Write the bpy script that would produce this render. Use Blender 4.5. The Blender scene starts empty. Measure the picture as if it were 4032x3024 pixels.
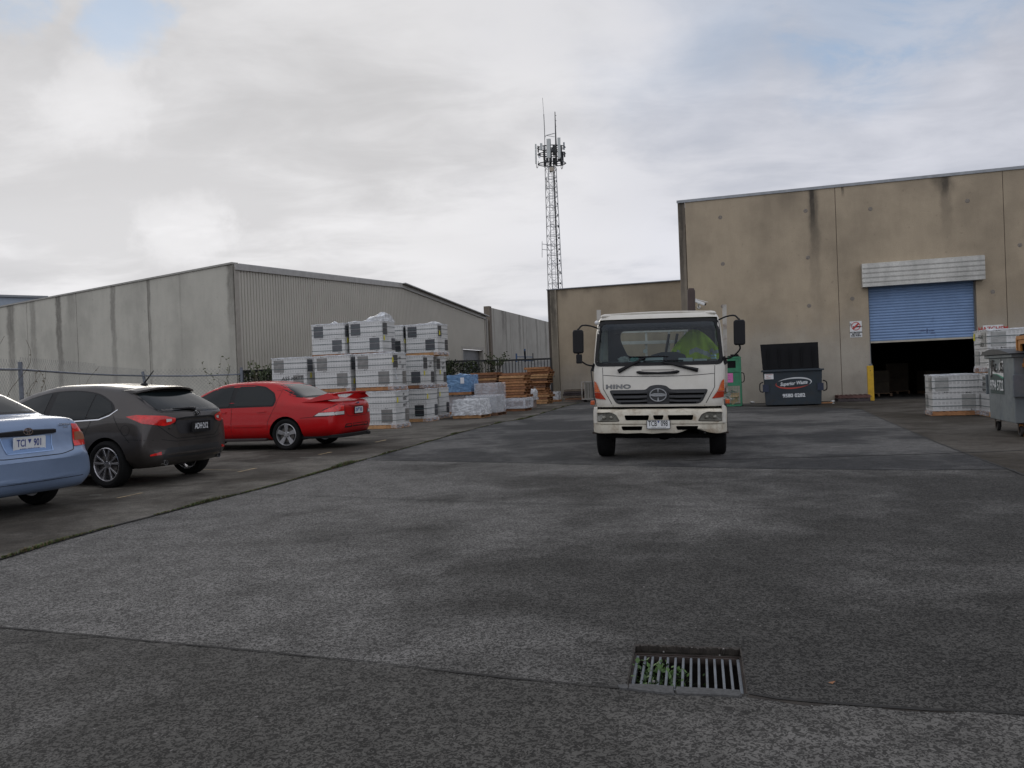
import bpy, bmesh, math, random
from mathutils import Vector, Matrix, noise as mnoise
from mathutils.bvhtree import BVHTree
R = math.radians
random.seed(7)
SC = bpy.context.scene
COL = SC.collection

# ---------------------------------------------------------------- camera
CAM_H = 1.38
FPX = 3145.0                       # focal length in photograph pixels (4032 wide)
PITCH = math.atan(17 / FPX)
ROLL = 0.039
c_f = Vector((0, math.cos(PITCH), -math.sin(PITCH)))
c_r = Vector((math.cos(ROLL), 0, -math.sin(ROLL)))
c_r = (c_r - c_f * c_r.dot(c_f)).normalized()
c_u = c_r.cross(c_f)
cam_d = bpy.data.cameras.new('camera')
cam = bpy.data.objects.new('camera', cam_d)
COL.objects.link(cam)
cam_d.sensor_width = 36
cam_d.lens = 36 * FPX / 4032
cam_d.clip_end = 3000
mw = Matrix((c_r, c_u, -c_f)).transposed().to_4x4()
mw.translation = Vector((0, 0, CAM_H))
cam.matrix_world = mw
SC.camera = cam

# ---------------------------------------------------------------- world, sun, exposure
SUN_AZ, SUN_EL = R(-22.5), R(12)   # azimuth clockwise from +Y
W = bpy.data.worlds.new("World"); SC.world = W; W.use_nodes = True
nt = W.node_tree; nt.nodes.clear()
def wn(t, **k):
    n = nt.nodes.new(t)
    for a, b in k.items(): setattr(n, a, b)
    return n
def wm(op, a, b=None, c=None, clamp=False):
    n = wn('ShaderNodeMath', operation=op, use_clamp=clamp)
    for i, v in enumerate((a, b, c)):
        if v is None: continue
        if isinstance(v, (int, float)): n.inputs[i].default_value = v
        else: nt.links.new(v, n.inputs[i])
    return n.outputs[0]
def wmix(f, a, b):
    n = wn('ShaderNodeMix', data_type='RGBA')
    if isinstance(f, (int, float)): n.inputs[0].default_value = f
    else: nt.links.new(f, n.inputs[0])
    for i, v in ((6, a), (7, b)):
        if isinstance(v, tuple): n.inputs[i].default_value = (*v, 1)
        else: nt.links.new(v, n.inputs[i])
    return n.outputs[2]
tc = wn('ShaderNodeTexCoord').outputs['Generated']
sep = wn('ShaderNodeSeparateXYZ'); nt.links.new(tc, sep.inputs[0])
sx, sy, sz = sep.outputs
zc = wm('ADD', wm('MAXIMUM', sz, 0.0), 0.16)
comb = wn('ShaderNodeCombineXYZ')
nt.links.new(wm('DIVIDE', sx, zc), comb.inputs[0]); nt.links.new(wm('DIVIDE', sy, zc), comb.inputs[1])
def wnoise(scale, detail, rough, off=(0, 0, 0), src=None, dist=0.0, scl=(1, 1, 1)):
    mp = wn('ShaderNodeMapping'); mp.inputs['Location'].default_value = off; mp.inputs['Scale'].default_value = scl
    nt.links.new(src or comb.outputs[0], mp.inputs[0])
    n = wn('ShaderNodeTexNoise'); nt.links.new(mp.outputs[0], n.inputs['Vector'])
    n.inputs['Scale'].default_value = scale; n.inputs['Detail'].default_value = detail
    n.inputs['Roughness'].default_value = rough; n.inputs['Distortion'].default_value = dist
    return n.outputs[0]
def wmap(v, a, b, c, d):
    n = wn('ShaderNodeMapRange', interpolation_type='SMOOTHSTEP')
    nt.links.new(v, n.inputs[0])
    for i, k in enumerate((a, b, c, d)): n.inputs[i + 1].default_value = k
    return n.outputs[0]
_w = wn('ShaderNodeTexNoise'); nt.links.new(tc, _w.inputs['Vector']); _w.inputs['Scale'].default_value = 7; _w.inputs['Detail'].default_value = 7; _w.inputs['Roughness'].default_value = .6
_s = wn('ShaderNodeVectorMath', operation='SUBTRACT'); nt.links.new(_w.outputs['Color'], _s.inputs[0]); _s.inputs[1].default_value = (.5, .5, .5)
_m = wn('ShaderNodeVectorMath', operation='MULTIPLY'); nt.links.new(_s.outputs[0], _m.inputs[0]); _m.inputs[1].default_value = (.22, .22, .11)
_a = wn('ShaderNodeVectorMath', operation='ADD'); nt.links.new(_m.outputs[0], _a.inputs[0]); nt.links.new(tc, _a.inputs[1])
_n = wn('ShaderNodeVectorMath', operation='NORMALIZE'); nt.links.new(_a.outputs[0], _n.inputs[0]); tcw = _n.outputs[0]
def wdir(az, el, p0, p1):
    """1 towards a direction, falling to 0"""
    d = Vector((math.sin(az) * math.cos(el), math.cos(az) * math.cos(el), math.sin(el)))
    n = wn('ShaderNodeVectorMath', operation='DOT_PRODUCT'); nt.links.new(tcw, n.inputs[0]); n.inputs[1].default_value = d
    return wmap(n.outputs['Value'], p0, p1, 0, 1)
sky = wn('ShaderNodeTexSky', sky_type='NISHITA', sun_disc=False, sun_elevation=SUN_EL, sun_rotation=SUN_AZ)
sky.air_density = 1.0; sky.dust_density = 1.0; sky.ozone_density = 2.0
n1 = wnoise(0.75, 6, 0.52, (3.1, 1.7, 0), dist=0.25)
n2 = wnoise(2.6, 8, 0.6, (9, 4, 0), dist=0.4, scl=(1, 1.5, 1))
n3 = wnoise(0.45, 3, 0.5, (5, 8.3, 0))
dens = wm('ADD', wm('MULTIPLY', n1, 0.7), wm('MULTIPLY', n2, 0.3))
# cloud brightness, in the sky texture's own units (the Background strength brings both down)
shade = wmap(dens, 0.38, 0.60, 1.19, 0.90)
shade = wm('MULTIPLY', shade, wmap(n3, 0.34, 0.66, 1.08, 0.90))
shade = wm('MULTIPLY', shade, wmap(wm('MULTIPLY', sz, wmap(sy, -.2, .4, 0.0, 1.0)), 0.18, 0.55, 1.02, 0.90))
glow = wm('ADD', wm('MULTIPLY', wdir(R(-17), R(16), 0.80, 1.0), 0.05),
          wm('ADD', wm('MULTIPLY', wdir(R(-22.2), R(10.6), 0.9985, 1.0), wm('MULTIPLY', n2, 0.40)),
             wm('MULTIPLY', wdir(R(-26.3), R(18.8), 0.9975, 1.0), wm('MULTIPLY', n2, 0.32))))
shade = wm('ADD', shade, glow)
back = wmap(sy, 0.1, -0.8, 0.0, 1.0)  # sky behind the camera is raised as added front fill
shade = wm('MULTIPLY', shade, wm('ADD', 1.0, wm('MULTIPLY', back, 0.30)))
cool = wmix(wmap(dens, 0.40, 0.60, 0, 1), (6.45, 6.50, 6.95), (5.85, 6.15, 7.00))
warm = wmix(wdir(R(-20), R(18), 0.82, 0.99), cool, (6.95, 6.88, 6.98))
warm = wmix(wmap(sx, 0.05, 0.6, 0.0, 0.5), warm, (5.75, 6.0, 6.85))
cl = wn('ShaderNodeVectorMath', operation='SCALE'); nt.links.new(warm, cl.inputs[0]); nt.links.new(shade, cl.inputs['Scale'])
bluehole = wm('MAXIMUM', wm('MULTIPLY', wdir(R(26), R(28), 0.975, 0.997), wmap(n2, 0.42, 0.62, 0.35, 1.0)),
              wm('MAXIMUM', wm('MULTIPLY', wdir(R(-26), R(22.5), 0.99955, 1.0), wm('MULTIPLY', wmap(n2, 0.40, 0.6, 0.3, 1.0), 0.0)),
                 wm('MULTIPLY', wm('MAXIMUM', wdir(R(-25.0), R(23.3), 0.9985, 1.0), wdir(R(-32.5), R(24.5), 0.9988, 1.0)), wmap(n2, 0.35, 0.6, 0.25, 0.8))))
bluehole = wm('MAXIMUM', bluehole, wm('MULTIPLY', wdir(R(12), R(26), 0.985, 1.0), wmap(n1, 0.35, 0.62, 0.0, 0.4)))
blue = wmix(0.75, sky.outputs[0], (3.3, 5.0, 7.4))
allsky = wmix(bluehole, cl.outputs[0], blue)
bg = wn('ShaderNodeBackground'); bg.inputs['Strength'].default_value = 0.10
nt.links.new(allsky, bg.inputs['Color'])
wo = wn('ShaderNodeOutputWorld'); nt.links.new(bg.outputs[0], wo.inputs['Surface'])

sun_d = bpy.data.lights.new('sun', 'SUN'); sun_d.energy = 0.5; sun_d.angle = R(20); sun_d.color = (1, .93, .82)
sun = bpy.data.objects.new('sun', sun_d); COL.objects.link(sun)
sd = Vector((math.sin(SUN_AZ) * math.cos(SUN_EL), math.cos(SUN_AZ) * math.cos(SUN_EL), math.sin(SUN_EL)))
sun.rotation_euler = sd.to_track_quat('Z', 'Y').to_euler()
SC.view_settings.view_transform = 'Standard'; SC.view_settings.look = 'None'
SC.view_settings.exposure = 0.0; SC.view_settings.gamma = 1.0

# ---------------------------------------------------------------- geometry helpers
def ray(px, py):
    d = c_f * FPX + c_r * (px - 2016) - c_u * (py - 1512)
    return d.normalized()
CP = Vector((0, 0, CAM_H))
def G(px, py, z=0.0):
    d = ray(px, py); t = (z - CAM_H) / d.z
    return CP + d * t
def at(px, py, Y):
    d = ray(px, py); return CP + d * (Y / d.y)
def onplane(px, py, P0, ux, uy):
    """ray against the vertical plane through P0 along (ux,uy): (distance along, z)"""
    d = ray(px, py); nx, ny = -uy, ux
    t = ((P0[0]) * nx + (P0[1]) * ny) / (d.x * nx + d.y * ny)
    p = CP + d * t
    return ((p.x - P0[0]) * ux + (p.y - P0[1]) * uy, p.z)
A = Vector((math.cos(R(17)), -math.sin(R(17)), 0)); B = Vector((math.sin(R(17)), math.cos(R(17)), 0))
GRID = -R(17)                       # rotation of everything laid out square to the yard

def box(bm, x0, x1, y0, y1, z0, z1, M=None):
    co = [(x0, y0, z0), (x1, y0, z0), (x1, y1, z0), (x0, y1, z0), (x0, y0, z1), (x1, y0, z1), (x1, y1, z1), (x0, y1, z1)]
    v = [bm.verts.new(M @ Vector(c) if M else c) for c in co]
    fs = []
    for f in ((0, 3, 2, 1), (4, 5, 6, 7), (0, 1, 5, 4), (1, 2, 6, 5), (2, 3, 7, 6), (3, 0, 4, 7)):
        fs.append(bm.faces.new([v[i] for i in f]))
    return fs
def hexa(bm, co):
    v = [bm.verts.new(c) for c in co]
    for f in ((0, 3, 2, 1), (4, 5, 6, 7), (0, 1, 5, 4), (1, 2, 6, 5), (2, 3, 7, 6), (3, 0, 4, 7)):
        bm.faces.new([v[i] for i in f])
def tube(bm, pts, r, n=8, cap=True, rads=None):
    pts = [Vector(p) for p in pts]; rings = []
    ref = None
    for i, p in enumerate(pts):
        if i == 0: d = pts[1] - p
        elif i == len(pts) - 1: d = p - pts[-2]
        else: d = (pts[i + 1] - p).normalized() + (p - pts[i - 1]).normalized()
        d.normalize()
        if ref is None:
            ref = d.orthogonal().normalized()
        u = (ref - d * ref.dot(d)).normalized(); w = d.cross(u); ref = u
        rr = rads[i] if rads else r
        rings.append([bm.verts.new(p + u * math.cos(2 * math.pi * k / n) * rr + w * math.sin(2 * math.pi * k / n) * rr) for k in range(n)])
    for a, b in zip(rings, rings[1:]):
        for k in range(n):
            bm.faces.new((a[k], a[(k + 1) % n], b[(k + 1) % n], b[k]))
    if cap:
        bm.faces.new(rings[0][::-1]); bm.faces.new(rings[-1])
def bar(bm, p0, p1, w, h=None, up=(0, 0, 1)):
    """rectangular bar between two points"""
    h = h or w; p0 = Vector(p0); p1 = Vector(p1); d = (p1 - p0).normalized(); up = Vector(up)
    if abs(d.dot(up)) > .98: up = Vector((0, 1, 0))
    s = d.cross(up).normalized(); u = s.cross(d)
    co = [p0 - s * w / 2 - u * h / 2, p0 + s * w / 2 - u * h / 2, p1 + s * w / 2 - u * h / 2, p1 - s * w / 2 - u * h / 2,
          p0 - s * w / 2 + u * h / 2, p0 + s * w / 2 + u * h / 2, p1 + s * w / 2 + u * h / 2, p1 - s * w / 2 + u * h / 2]
    hexa(bm, co)
def lathe(bm, prof, n=32, axis='y', c=(0, 0, 0), closed=False):
    """prof: (radius, along)"""
    rings = []
    for r, h in prof:
        ring = []
        for k in range(n):
            t = 2 * math.pi * k / n; a, b = r * math.cos(t), r * math.sin(t)
            p = (a, h, b) if axis == 'y' else ((a, b, h) if axis == 'z' else (h, a, b))
            ring.append(bm.verts.new((p[0] + c[0], p[1] + c[1], p[2] + c[2])))
        rings.append(ring)
    m = len(rings)
    for i in range(m if closed else m - 1):
        a, b = rings[i], rings[(i + 1) % m]
        for k in range(n): bm.faces.new((a[k], a[(k + 1) % n], b[(k + 1) % n], b[k]))
    if not closed:
        if prof[0][0] > 1e-4: bm.faces.new(rings[0][::-1])
        if prof[-1][0] > 1e-4: bm.faces.new(rings[-1])
def prism(bm, poly, h0, h1, plane='xy'):
    """poly extruded from h0 to h1 along the missing axis"""
    def P(u, v, h):
        return (u, v, h) if plane == 'xy' else ((u, h, v) if plane == 'xz' else (h, u, v))
    a = [bm.verts.new(P(u, v, h0)) for u, v in poly]; b = [bm.verts.new(P(u, v, h1)) for u, v in poly]
    n = len(poly)
    for i in range(n): bm.faces.new((a[i], a[(i + 1) % n], b[(i + 1) % n], b[i]))
    bm.faces.new(a[::-1]); bm.faces.new(b)
def ring_prism(bm, outer, inner, h0, h1, plane='xz'):
    """frame between two loops of equal length"""
    def P(u, v, h):
        return (u, v, h) if plane == 'xy' else ((u, h, v) if plane == 'xz' else (h, u, v))
    n = len(outer)
    L = [[bm.verts.new(P(u, v, h)) for u, v in lp] for lp, h in ((outer, h0), (inner, h0), (inner, h1), (outer, h1))]
    for i in range(n):
        j = (i + 1) % n
        for a in range(4):
            b = (a + 1) % 4
            bm.faces.new((L[a][i], L[a][j], L[b][j], L[b][i]))
def rpoly(pts, r, n=5):
    """fillet the corners"""
    out = []; m = len(pts)
    for i in range(m):
        p = Vector(pts[i]).to_2d() if len(pts[i]) == 2 else Vector(pts[i][:2]); rr = pts[i][2] if len(pts[i]) > 2 else r
        a = Vector(pts[i - 1][:2]); b = Vector(pts[(i + 1) % m][:2])
        da, db = (a - p), (b - p); la, lb = da.length, db.length
        k = min(rr, la * .48, lb * .48)
        if k < 1e-4: out.append((p.x, p.y)); continue
        s, e = p + da / la * k, p + db / lb * k
        for j in range(n + 1):
            t = j / n; q = s * (1 - t) ** 2 + p * 2 * t * (1 - t) + e * t * t
            out.append((q.x, q.y))
    return out
def ell(cx, cy, rx, ry, n=24, t0=0, t1=360):
    return [(cx + rx * math.cos(R(t0 + (t1 - t0) * k / n)), cy + ry * math.sin(R(t0 + (t1 - t0) * k / n))) for k in range(n if t1 - t0 == 360 else n + 1)]

def new_empty(name, loc=(0, 0, 0), rz=0, s=1):
    o = bpy.data.objects.new(name, None); COL.objects.link(o)
    o.location = loc; o.rotation_euler = (0, 0, rz); o.scale = (s, s, s); o.empty_display_size = .2
    return o
def tag(o, label=None, cat=None, group=None, kind=None):
    if label: o['label'] = label
    if cat: o['category'] = cat
    if group: o['group'] = group
    if kind: o['kind'] = kind
    return o
def thing(name, label, cat, loc=(0, 0, 0), rz=0, group=None, s=1):
    return tag(new_empty(name, loc, rz, s), label, cat, group)
def obj(name, bm, mats, parent=None, loc=(0, 0, 0), rz=0, smooth=None, bevel=0, rot=None, fix=True):
    if fix: bmesh.ops.recalc_face_normals(bm, faces=bm.faces)
    me = bpy.data.meshes.new(name); bm.to_mesh(me); bm.free()
    for m in (mats if isinstance(mats, (list, tuple)) else [mats]): me.materials.append(m)
    o = bpy.data.objects.new(name, me); COL.objects.link(o)
    o.location = loc; o.rotation_euler = rot if rot else (0, 0, rz); o.parent = parent
    if smooth is not None:
        for p in me.polygons: p.use_smooth = True
        me.set_sharp_from_angle(angle=R(smooth))
    if bevel:
        b = o.modifiers.new('bevel', 'BEVEL'); b.width = bevel; b.segments = 2; b.limit_method = 'ANGLE'; b.angle_limit = R(40)
    return o
def BM(): return bmesh.new()
def copy_tree(o, parent=None):
    c = o.copy(); COL.objects.link(c); c.parent = parent
    for ch in list(o.children): copy_tree(ch, c)
    return c
def text(name, s, size, mat, parent, loc, rot=(R(90), 0, 0), ext=.001, align='CENTER', shear=0, sx=1.0, bold=0.0, space=1.0):
    cu = bpy.data.curves.new(name, 'FONT'); cu.body = s; cu.size = size; cu.extrude = ext; cu.align_x = align; cu.align_y = 'CENTER'
    cu.shear = shear; cu.offset = bold; cu.resolution_u = 3; cu.space_character = space
    t = bpy.data.objects.new(name, cu); COL.objects.link(t)
    dg = bpy.context.evaluated_depsgraph_get()
    me = bpy.data.meshes.new_from_object(t.evaluated_get(dg))
    bpy.data.objects.remove(t); bpy.data.curves.remove(cu)
    me.materials.clear(); me.materials.append(mat)
    o = bpy.data.objects.new(name, me); COL.objects.link(o)
    o.location = loc; o.rotation_euler = rot; o.scale = (sx, 1, 1); o.parent = parent
    return o
def boolean(o, cutters, transfer=True):
    """cut the cutters (list of objects) out of o, in place"""
    for c in cutters:
        m = o.modifiers.new('b', 'BOOLEAN'); m.operation = 'DIFFERENCE'; m.object = c; m.solver = 'EXACT'
        if transfer: m.material_mode = 'TRANSFER'
    dg = bpy.context.evaluated_depsgraph_get(); dg.update()
    me = bpy.data.meshes.new_from_object(o.evaluated_get(dg))
    old = o.data; name = old.name; o.modifiers.clear(); o.data = me; bpy.data.meshes.remove(old); me.name = name
    for c in cutters: 
        d = c.data; bpy.data.objects.remove(c); bpy.data.meshes.remove(d)

# ---- projecting panels onto a curved body
def bvh_of(o):
    bm = BM(); bm.from_mesh(o.data); t = BVHTree.FromBMesh(bm); bm.free(); return t
def patch(bm, bvh, pts, dirn, cell=.06, off=.004, mi=0):
    """polygon given by rough 3D points, thrown along dirn onto the body as a thin skin following it"""
    d = Vector(dirn).normalized()
    up = Vector((0, 0, 1)) if abs(d.z) < .9 else Vector((1, 0, 0))
    U = d.cross(up).normalized(); V = U.cross(d)
    t = BM()
    vs = [t.verts.new((Vector(p).dot(U), Vector(p).dot(V), 0)) for p in pts]
    t.faces.new(vs)
    us = [v.co.x for v in vs]; ws = [v.co.y for v in vs]
    for lo, hi, nrm in ((min(us), max(us), (1, 0, 0)), (min(ws), max(ws), (0, 1, 0))):
        n = max(1, int((hi - lo) / cell))
        for k in range(1, n):
            p = lo + (hi - lo) * k / n
            bmesh.ops.bisect_plane(t, geom=t.verts[:] + t.edges[:] + t.faces[:], dist=1e-5, plane_co=Vector(nrm) * p, plane_no=nrm)
    bmesh.ops.triangulate(t, faces=[f for f in t.faces if len(f.verts) > 4])
    mp = {}; last = 6.0
    order = list(t.verts)
    for v in order:
        o = U * v.co.x + V * v.co.y - d * 12
        h = bvh.ray_cast(o, d)
        if h[0] is not None: p = h[0]
        else: mp[v] = None; continue
        mp[v] = bm.verts.new(p - d * off)
    for f in t.faces:
        if any(mp[v] is None for v in f.verts): continue
        g = bm.faces.new([mp[v] for v in f.verts]); g.material_index = mi; g.smooth = True
    t.free()
def ribbon(bm, bvh, pts, dirn, w=.008, off=.003, step=.05, mi=0, close=False):
    d = Vector(dirn).normalized(); up = Vector((0, 0, 1)) if abs(d.z) < .9 else Vector((1, 0, 0))
    U = d.cross(up).normalized(); V = U.cross(d)
    q = [Vector((Vector(p).dot(U), Vector(p).dot(V))) for p in pts]
    if close: q.append(q[0])
    dense = []
    for a, b in zip(q, q[1:]):
        n = max(1, int((b - a).length / step))
        dense += [a.lerp(b, k / n) for k in range(n)]
    dense.append(q[-1])
    prev = None
    for i, p in enumerate(dense):
        a = dense[max(0, i - 1)]; b = dense[min(len(dense) - 1, i + 1)]
        t = (b - a).normalized(); s = Vector((-t.y, t.x)) * w / 2
        row = []
        for e in (p - s, p + s):
            o = U * e.x + V * e.y - d * 12; h = bvh.ray_cast(o, d)
            row.append(h[0] - d * off if h[0] is not None else None)
        if row[0] is not None and row[1] is not None:
            row = [bm.verts.new(r) for r in row]
            if prev: 
                f = bm.faces.new((prev[0], prev[1], row[1], row[0])); f.material_index = mi
            prev = row
        else: prev = None
def spl(pts, n=6, closed=True):
    """Catmull-Rom through 2D/3D points"""
    P = [Vector(p) for p in pts]; m = len(P); out = []
    for i in range(m if closed else m - 1):
        p0, p1, p2, p3 = (P[(i - 1) % m], P[i], P[(i + 1) % m], P[(i + 2) % m]) if closed else (P[max(i - 1, 0)], P[i], P[i + 1], P[min(i + 2, m - 1)])
        for k in range(n):
            t = k / n
            out.append(.5 * ((2 * p1) + (p2 - p0) * t + (2 * p0 - 5 * p1 + 4 * p2 - p3) * t * t + (3 * p1 - p0 - 3 * p2 + p3) * t ** 3))
    if not closed: out.append(P[-1])
    return out

# ---------------------------------------------------------------- materials
MC = {}
class NT:
    def __init__(s, m): s.t = m.node_tree; s.b = s.t.nodes['Principled BSDF']; s._oc = None
    def n(s, ty, **k):
        x = s.t.nodes.new(ty)
        for a, b in k.items(): setattr(x, a, b)
        return x
    def oc(s):
        if not s._oc: s._oc = s.n('ShaderNodeTexCoord').outputs['Object']
        return s._oc
    def lk(s, v, inp):
        if isinstance(v, (int, float)): inp.default_value = v
        elif isinstance(v, tuple): inp.default_value = (*v, 1) if len(v) == 3 and len(inp.default_value) == 4 else v
        else: s.t.links.new(v, inp)
    def math(s, op, a, b=None, c=None, clamp=False):
        x = s.n('ShaderNodeMath', operation=op, use_clamp=clamp)
        for i, v in enumerate((a, b, c)):
            if v is not None: s.lk(v, x.inputs[i])
        return x.outputs[0]
    def mp(s, scl=(1, 1, 1), loc=(0, 0, 0), src=None):
        x = s.n('ShaderNodeMapping'); x.inputs['Scale'].default_value = scl; x.inputs['Location'].default_value = loc
        s.t.links.new(src or s.oc(), x.inputs[0]); return x.outputs[0]
    def noise(s, scale, detail=3, rough=.5, scl=(1, 1, 1), loc=(0, 0, 0), dist=0, col=False):
        x = s.n('ShaderNodeTexNoise'); s.t.links.new(s.mp(scl, loc), x.inputs['Vector'])
        x.inputs['Scale'].default_value = scale; x.inputs['Detail'].default_value = detail
        x.inputs['Roughness'].default_value = rough; x.inputs['Distortion'].default_value = dist
        return x.outputs[1 if col else 0]
    def voro(s, scale, scl=(1, 1, 1), feature='F1', out=0):
        x = s.n('ShaderNodeTexVoronoi', feature=feature); s.t.links.new(s.mp(scl), x.inputs['Vector']); x.inputs['Scale'].default_value = scale
        return x.outputs[out]
    def ss(s, v, a, b, c=0.0, d=1.0):
        x = s.n('ShaderNodeMapRange', interpolation_type='SMOOTHSTEP'); s.lk(v, x.inputs[0])
        for i, k in enumerate((a, b, c, d)): x.inputs[i + 1].default_value = k
        return x.outputs[0]
    def mix(s, f, a, b, blend='MIX'):
        x = s.n('ShaderNodeMix', data_type='RGBA', blend_type=blend); s.lk(f, x.inputs[0]); s.lk(a, x.inputs[6]); s.lk(b, x.inputs[7]); return x.outputs[2]
    def mul(s, col, f):
        x = s.n('ShaderNodeVectorMath', operation='SCALE'); s.lk(col, x.inputs[0]) if not isinstance(col, tuple) else setattr(x.inputs[0], 'default_value', col); s.lk(f, x.inputs['Scale']); return x.outputs[0]
    def sep(s):
        x = s.n('ShaderNodeSeparateXYZ'); s.t.links.new(s.oc(), x.inputs[0]); return x.outputs
    def bump(s, h, strength=.3, dist=.01):
        x = s.n('ShaderNodeBump'); x.inputs['Strength'].default_value = strength; x.inputs['Distance'].default_value = dist
        s.lk(h, x.inputs['Height']); s.t.links.new(x.outputs[0], s.b.inputs['Normal'])
    def col(s, c): s.lk(c, s.b.inputs['Base Color'])
    def rough(s, v): s.lk(v, s.b.inputs['Roughness'])
def newmat(name, rough=.6, metal=0):
    m = bpy.data.materials.new(name); m.use_nodes = True; k = NT(m)
    k.b.inputs['Roughness'].default_value = rough; k.b.inputs['Metallic'].default_value = metal
    return m, k
def mat(name, base=(.5, .5, .5), rough=.6, metal=0, var=.12, scale=4, dirt=0, dirtc=(.09, .07, .05), bump=0, bscale=60, coat=0, spec=.5):
    """painted / plain surface with slight mottling, optional dirt"""
    if name in MC: return MC[name]
    m, k = newmat(name, rough, metal)
    c = base
    if var: c = k.mul(base, k.ss(k.noise(scale, 5, .6), .25, .75, 1 - var, 1 + var))
    if dirt:
        d = k.math('MULTIPLY', k.ss(k.noise(scale * 1.7, 8, .65, loc=(3, 1, 7)), .45, .75), dirt)
        c = k.mix(d, c, dirtc); k.rough(k.ss(k.noise(scale * 1.7, 8, .65, loc=(3, 1, 7)), .4, .75, rough, min(1, rough + .25)))
    k.col(c)
    if bump: k.bump(k.noise(bscale, 4, .6), bump, .004)
    if coat: k.b.inputs['Coat Weight'].default_value = coat; k.b.inputs['Coat Roughness'].default_value = .04
    k.b.inputs['Specular IOR Level'].default_value = spec
    MC[name] = m; return m
def concrete(name, base, streaks=(), cloud=.16, spots=.3, low=None, lowz=2.0, rust=None):
    """cast concrete: cloudy tone, fine pitting, run-off streaks at given places (x0, half width, top z, length, depth)"""
    if name in MC: return MC[name]
    m, k = newmat(name, .86); x, y, z = k.sep()
    c = k.mul(base, k.ss(k.noise(.5, 5, .6, loc=(2, 5, 1)), .3, .7, 1 - cloud, 1 + cloud))
    if low:                                     # a cleaner, greyer tone towards the foot of the wall, uneven edge
        f = k.ss(k.math('ADD', z, k.math('MULTIPLY', k.noise(.8, 4, .6), 2.2)), lowz, lowz + 2.6, 1, 0)
        c = k.mix(f, c, k.mul(low, k.ss(k.noise(.7, 5, .6), .3, .7, .88, 1.12)))
    v = k.ss(k.noise(2.2, 6, .7, scl=(1, 1, .2)), .35, .7, 1.03, .95)
    c = k.mul(c, v)
    c = k.mul(c, k.ss(k.noise(28, 6, .7), .3, .75, 1.07, .90))
    sp = k.ss(k.noise(5.5, 2, .5, loc=(8, 8, 8)), .66, .74, 0, spots)
    c = k.mix(sp, c, tuple(b * .45 for b in base))
    for i, (x0, hw, zt, ln, st) in enumerate(streaks):
        wob = k.math('MULTIPLY', k.math('SUBTRACT', k.noise(1.1, 4, .6, scl=(.2, .2, 1), loc=(i * 3.3, 0, 0)), .5), hw * 1.6)
        dx = k.math('ABSOLUTE', k.math('SUBTRACT', k.math('SUBTRACT', x, x0), wob))
        f = k.ss(dx, hw * .35, hw * .95, 1, 0)
        g = k.math('MULTIPLY', k.ss(z, zt - ln, zt - ln * .25, 0, 1), k.ss(z, zt, zt + .02, 1, 0))
        g = k.math('MULTIPLY', g, k.ss(k.noise(6, 5, .7, scl=(1, 1, .35), loc=(i, 2, 0)), .3, .6, .6, 1))
        c = k.mix(k.math('MULTIPLY', k.math('MULTIPLY', f, g), st), c, rust or (.045, .038, .03))
    k.col(c)
    k.bump(k.math('ADD', k.noise(60, 5, .7), k.math('MULTIPLY', k.noise(6, 4, .6), 2)), .35, .006)
    MC[name] = m; return m
# ================================================================= GROUND
def ground_mat(name, base, light, stone=55, contrast=.5, patch_s=.22, wet=None, bumpk=.5, side_tone=False):
    m, k = newmat(name, .8)
    big = k.noise(patch_s, 5, .55, loc=(4, 2, 0), dist=.6)
    mid = k.noise(patch_s * 4, 6, .62, loc=(1, 9, 0), dist=.5)
    tone = k.math('ADD', k.math('MULTIPLY', big, .68), k.math('MULTIPLY', mid, .32))
    if side_tone: tone = k.math('ADD', tone, k.ss(k.math('ADD', k.sep()[0], k.math('MULTIPLY', big, 3.0)), -1.0, 5.0, .085, -.05))   # tone runs from paler on the left to darker on the right
    c = k.mix(k.ss(tone, .42, .59), base, light)
    c = k.mul(c, k.ss(k.noise(patch_s * 14, 6, .7, loc=(5, 5, 0)), .35, .65, .82, 1.14))
    st = k.noise(stone, 2, .5, dist=1.3)
    st2 = k.noise(stone * 2.4, 2, .5, dist=.5)
    f = k.ss(k.math('ADD', k.math('MULTIPLY', st, .70), k.math('MULTIPLY', st2, .30)), .455, .545, 1 - contrast, 1 + contrast * .8)
    c = k.mul(c, f)
    fine = k.ss(k.voro(170), .05, .16, 1.0 + contrast * 1.1, 1.0)
    c = k.mul(c, fine)
    if wet:
        c = k.mix(k.ss(k.noise(.33, 4, .6, loc=(7, 3, 0), dist=.8), .52, .66, 0, .75), c, wet)
    k.col(c)
    k.rough(.9); k.b.inputs['Specular IOR Level'].default_value = .16
    k.bump(k.math('ADD', st, k.math('MULTIPLY', st2, .4)), bumpk, .008)
    return m
GM_YARD = ground_mat('exposed_aggregate', (.050, .048, .044), (.130, .125, .117), 50, .58, .22, side_tone=True)
GM_PARK = ground_mat('worn_concrete', (.048, .042, .034), (.135, .124, .106), 60, .28, .28, bumpk=.25)
GM_SLAB = ground_mat('broomed_concrete', (.044, .044, .044), (.118, .115, .110), 60, .42, .3, bumpk=.25)
GM_APRON = ground_mat('brown_concrete', (.040, .034, .026), (.088, .079, .067), 60, .25, .3, bumpk=.25)

GM_NEAR = ground_mat('coarse_aggregate', (.066, .063, .057), (.112, .107, .099), 52, .55, .30)
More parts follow.
